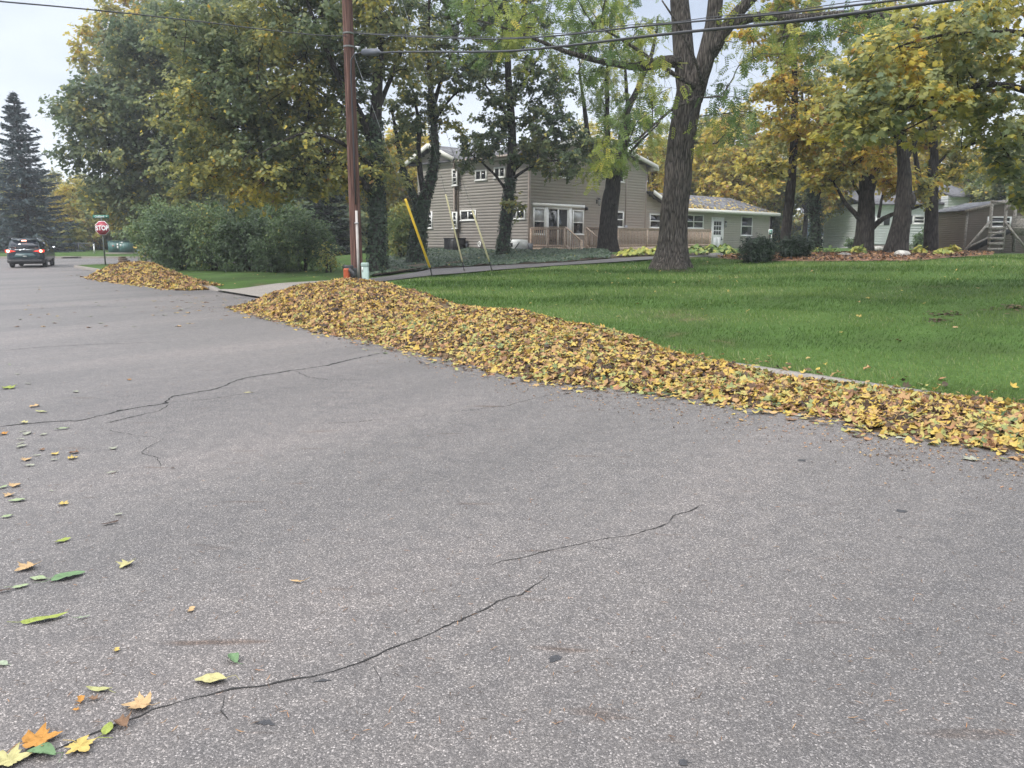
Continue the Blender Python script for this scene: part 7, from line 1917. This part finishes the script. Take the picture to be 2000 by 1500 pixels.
o = panel([(-.13, .19, 1.565), (.13, .19, 1.565), (.12, .205, 1.605), (-.12, .205, 1.605)], 'brake_light', M['tail_hot'], .03, .015, nrm_=(0, -1, .2))
m = MB(); m.bar(T(.1, .06, 1.17), T(-.42, .075, 1.21), .02, .03); m.bar(T(.1, .06, 1.17), T(.14, .05, 1.13), .05, .05); m.build('wiper', M['black_plastic'], car)
for s in (-1, 1):
    o = panel([(s * .99, .12, .92), (s * .99, .14, 1.06), (s * .9, -.0, 1.07), (s * .52, -.015, 1.0), (s * .45, -.015, .97), (s * .9, -.03, .90)], 'tail_light', M['tail'], .0, .03, nrm_=(0, -1, 0))
    m = MB(); m.lathe([(0, -.02), (.075, -.015), (.075, .02), (0, .025)], (0, 0, 0), 12, 'y'); v = m.v[0]; m.v[0] = np.array([T(s * .84 + p[0] * 1.1, -.04 + p[1], .985 + p[2]) for p in v]); m.build('bulb', M['tail_hot'], o)
    panel([(s * .855, .45, 1.16), (s * .855, 3.3, 1.16), (s * .78, 2.9, 1.52), (s * .78, .62, 1.52)], 'side_window', M['car_glass'], .012, .01, nrm_=(s, 0, 0))
    m = MB(); m.tube([T(s * .66, .5, 1.69), T(s * .67, .7, 1.75), T(s * .67, 2.4, 1.76), T(s * .66, 2.7, 1.70)], .022, 6); m.build('roof_rail', M['chrome'], car)
    m = MB(); rr_m = [(s * 1.02, 3.45, 1.06), (s * 1.02, 3.45, 1.25), (s * 1.24, 3.42, 1.27), (s * 1.25, 3.42, 1.08)]
    P3 = np.array([T(*p) for p in rr_m]); m.prism(P3, cf * .13); m.bar(T(s * .9, 3.5, 1.1), T(s * 1.05, 3.5, 1.1), .06, .05); mo = m.build('mirror', M['car_paint'], car)
    m = MB(); P3 = np.array([T(s * 1.04, 3.44, 1.08), T(s * 1.04, 3.44, 1.23), T(s * 1.22, 3.41, 1.25), T(s * 1.23, 3.41, 1.1)]); m.prism(P3, -cf * .008); m.build('mirror_glass', M['chrome'], mo)
panel([(-.62, -.055, .62), (.62, -.055, .62), (.42, -.03, .86), (-.42, -.03, .86)], 'plate_recess', M['teal'], .012, .01, nrm_=(0, -1, 0))
panel([(-.16, -.07, .66), (.16, -.07, .66), (.16, -.055, .80), (-.16, -.055, .80)], 'number_plate', M['teal'], .02, .01, nrm_=(0, -1, 0))
m = MB(); m.obox(T(-.1, -.10, .665), cr_ * .2, -cf * .008, UP * .03); m.build('plate_strip', M['white'], car)
panel([(-.5, -.01, 1.03), (.5, -.01, 1.03), (.5, .01, 1.075), (-.5, .01, 1.075)], 'garnish', M['chrome'], .02, .008, nrm_=(0, -1, 0))
m = MB(); m.lathe([(0, -.02), (.055, -.015), (.06, 0), (0, .0)], (0, 0, 0), 14, 'y'); v = m.v[0]; m.v[0] = np.array([T(p[0] * 1.3, .0 - .02 + p[1], 1.075 + p[2]) for p in v]); m.build('emblem', M['chrome'], car)
loft([ring_xy(.78, .18, .6, .22, .1), ring_xy(.97, -.10, .7, .30, .3), ring_xy(.99, -.10, .7, .46, .32), ring_xy(.95, -.05, .7, .49, .3)], 'bumper', M['black_plastic'])
for s in (-1, 1):
    for wy in (1.0, 4.05):
        pf = [(.20, -.11), (.31, -.11), (.345, -.08), (.355, 0), (.345, .08), (.31, .11), (.20, .11)]
        m = MB(); m.lathe(pf, (0, 0, 0), 22, 'x'); v = m.v[0]; m.v[0] = np.array([T(s * .86 + p[0], wy + p[1], .355 + p[2]) for p in v]); w = m.build('wheel', M['tyre'], car, True)
        m = MB(); m.lathe([(0, .085 * s), (.06, .09 * s), (.19, .075 * s), (.215, .10 * s), (.22, -.05 * s)], (0, 0, 0), 20, 'x'); v = m.v[0]; m.v[0] = np.array([T(s * .86 + p[0], wy + p[1], .355 + p[2]) for p in v]); m.build('rim', M['rim'], w, True)

# ------------------------------------------------------------------ thin volume added to lift the darks, standing in for lens glare
m = bpy.data.materials.new('glare_veil'); m.use_nodes = True
n = m.node_tree.nodes; n.clear()
vo = n.new('ShaderNodeVolumePrincipled'); ou = n.new('ShaderNodeOutputMaterial')
vo.inputs['Color'].default_value = (.92, .95, 1.0, 1); vo.inputs['Density'].default_value = 0.0009; vo.inputs['Anisotropy'].default_value = 0.2
m.node_tree.links.new(vo.outputs['Volume'], ou.inputs['Volume'])
mb = MB(); mb.obox((-310, -130, -1.3), (620, 0, 0), (0, 540, 0), (0, 0, 33)); tag(mb.build('glare_veil', m), kind='stuff')
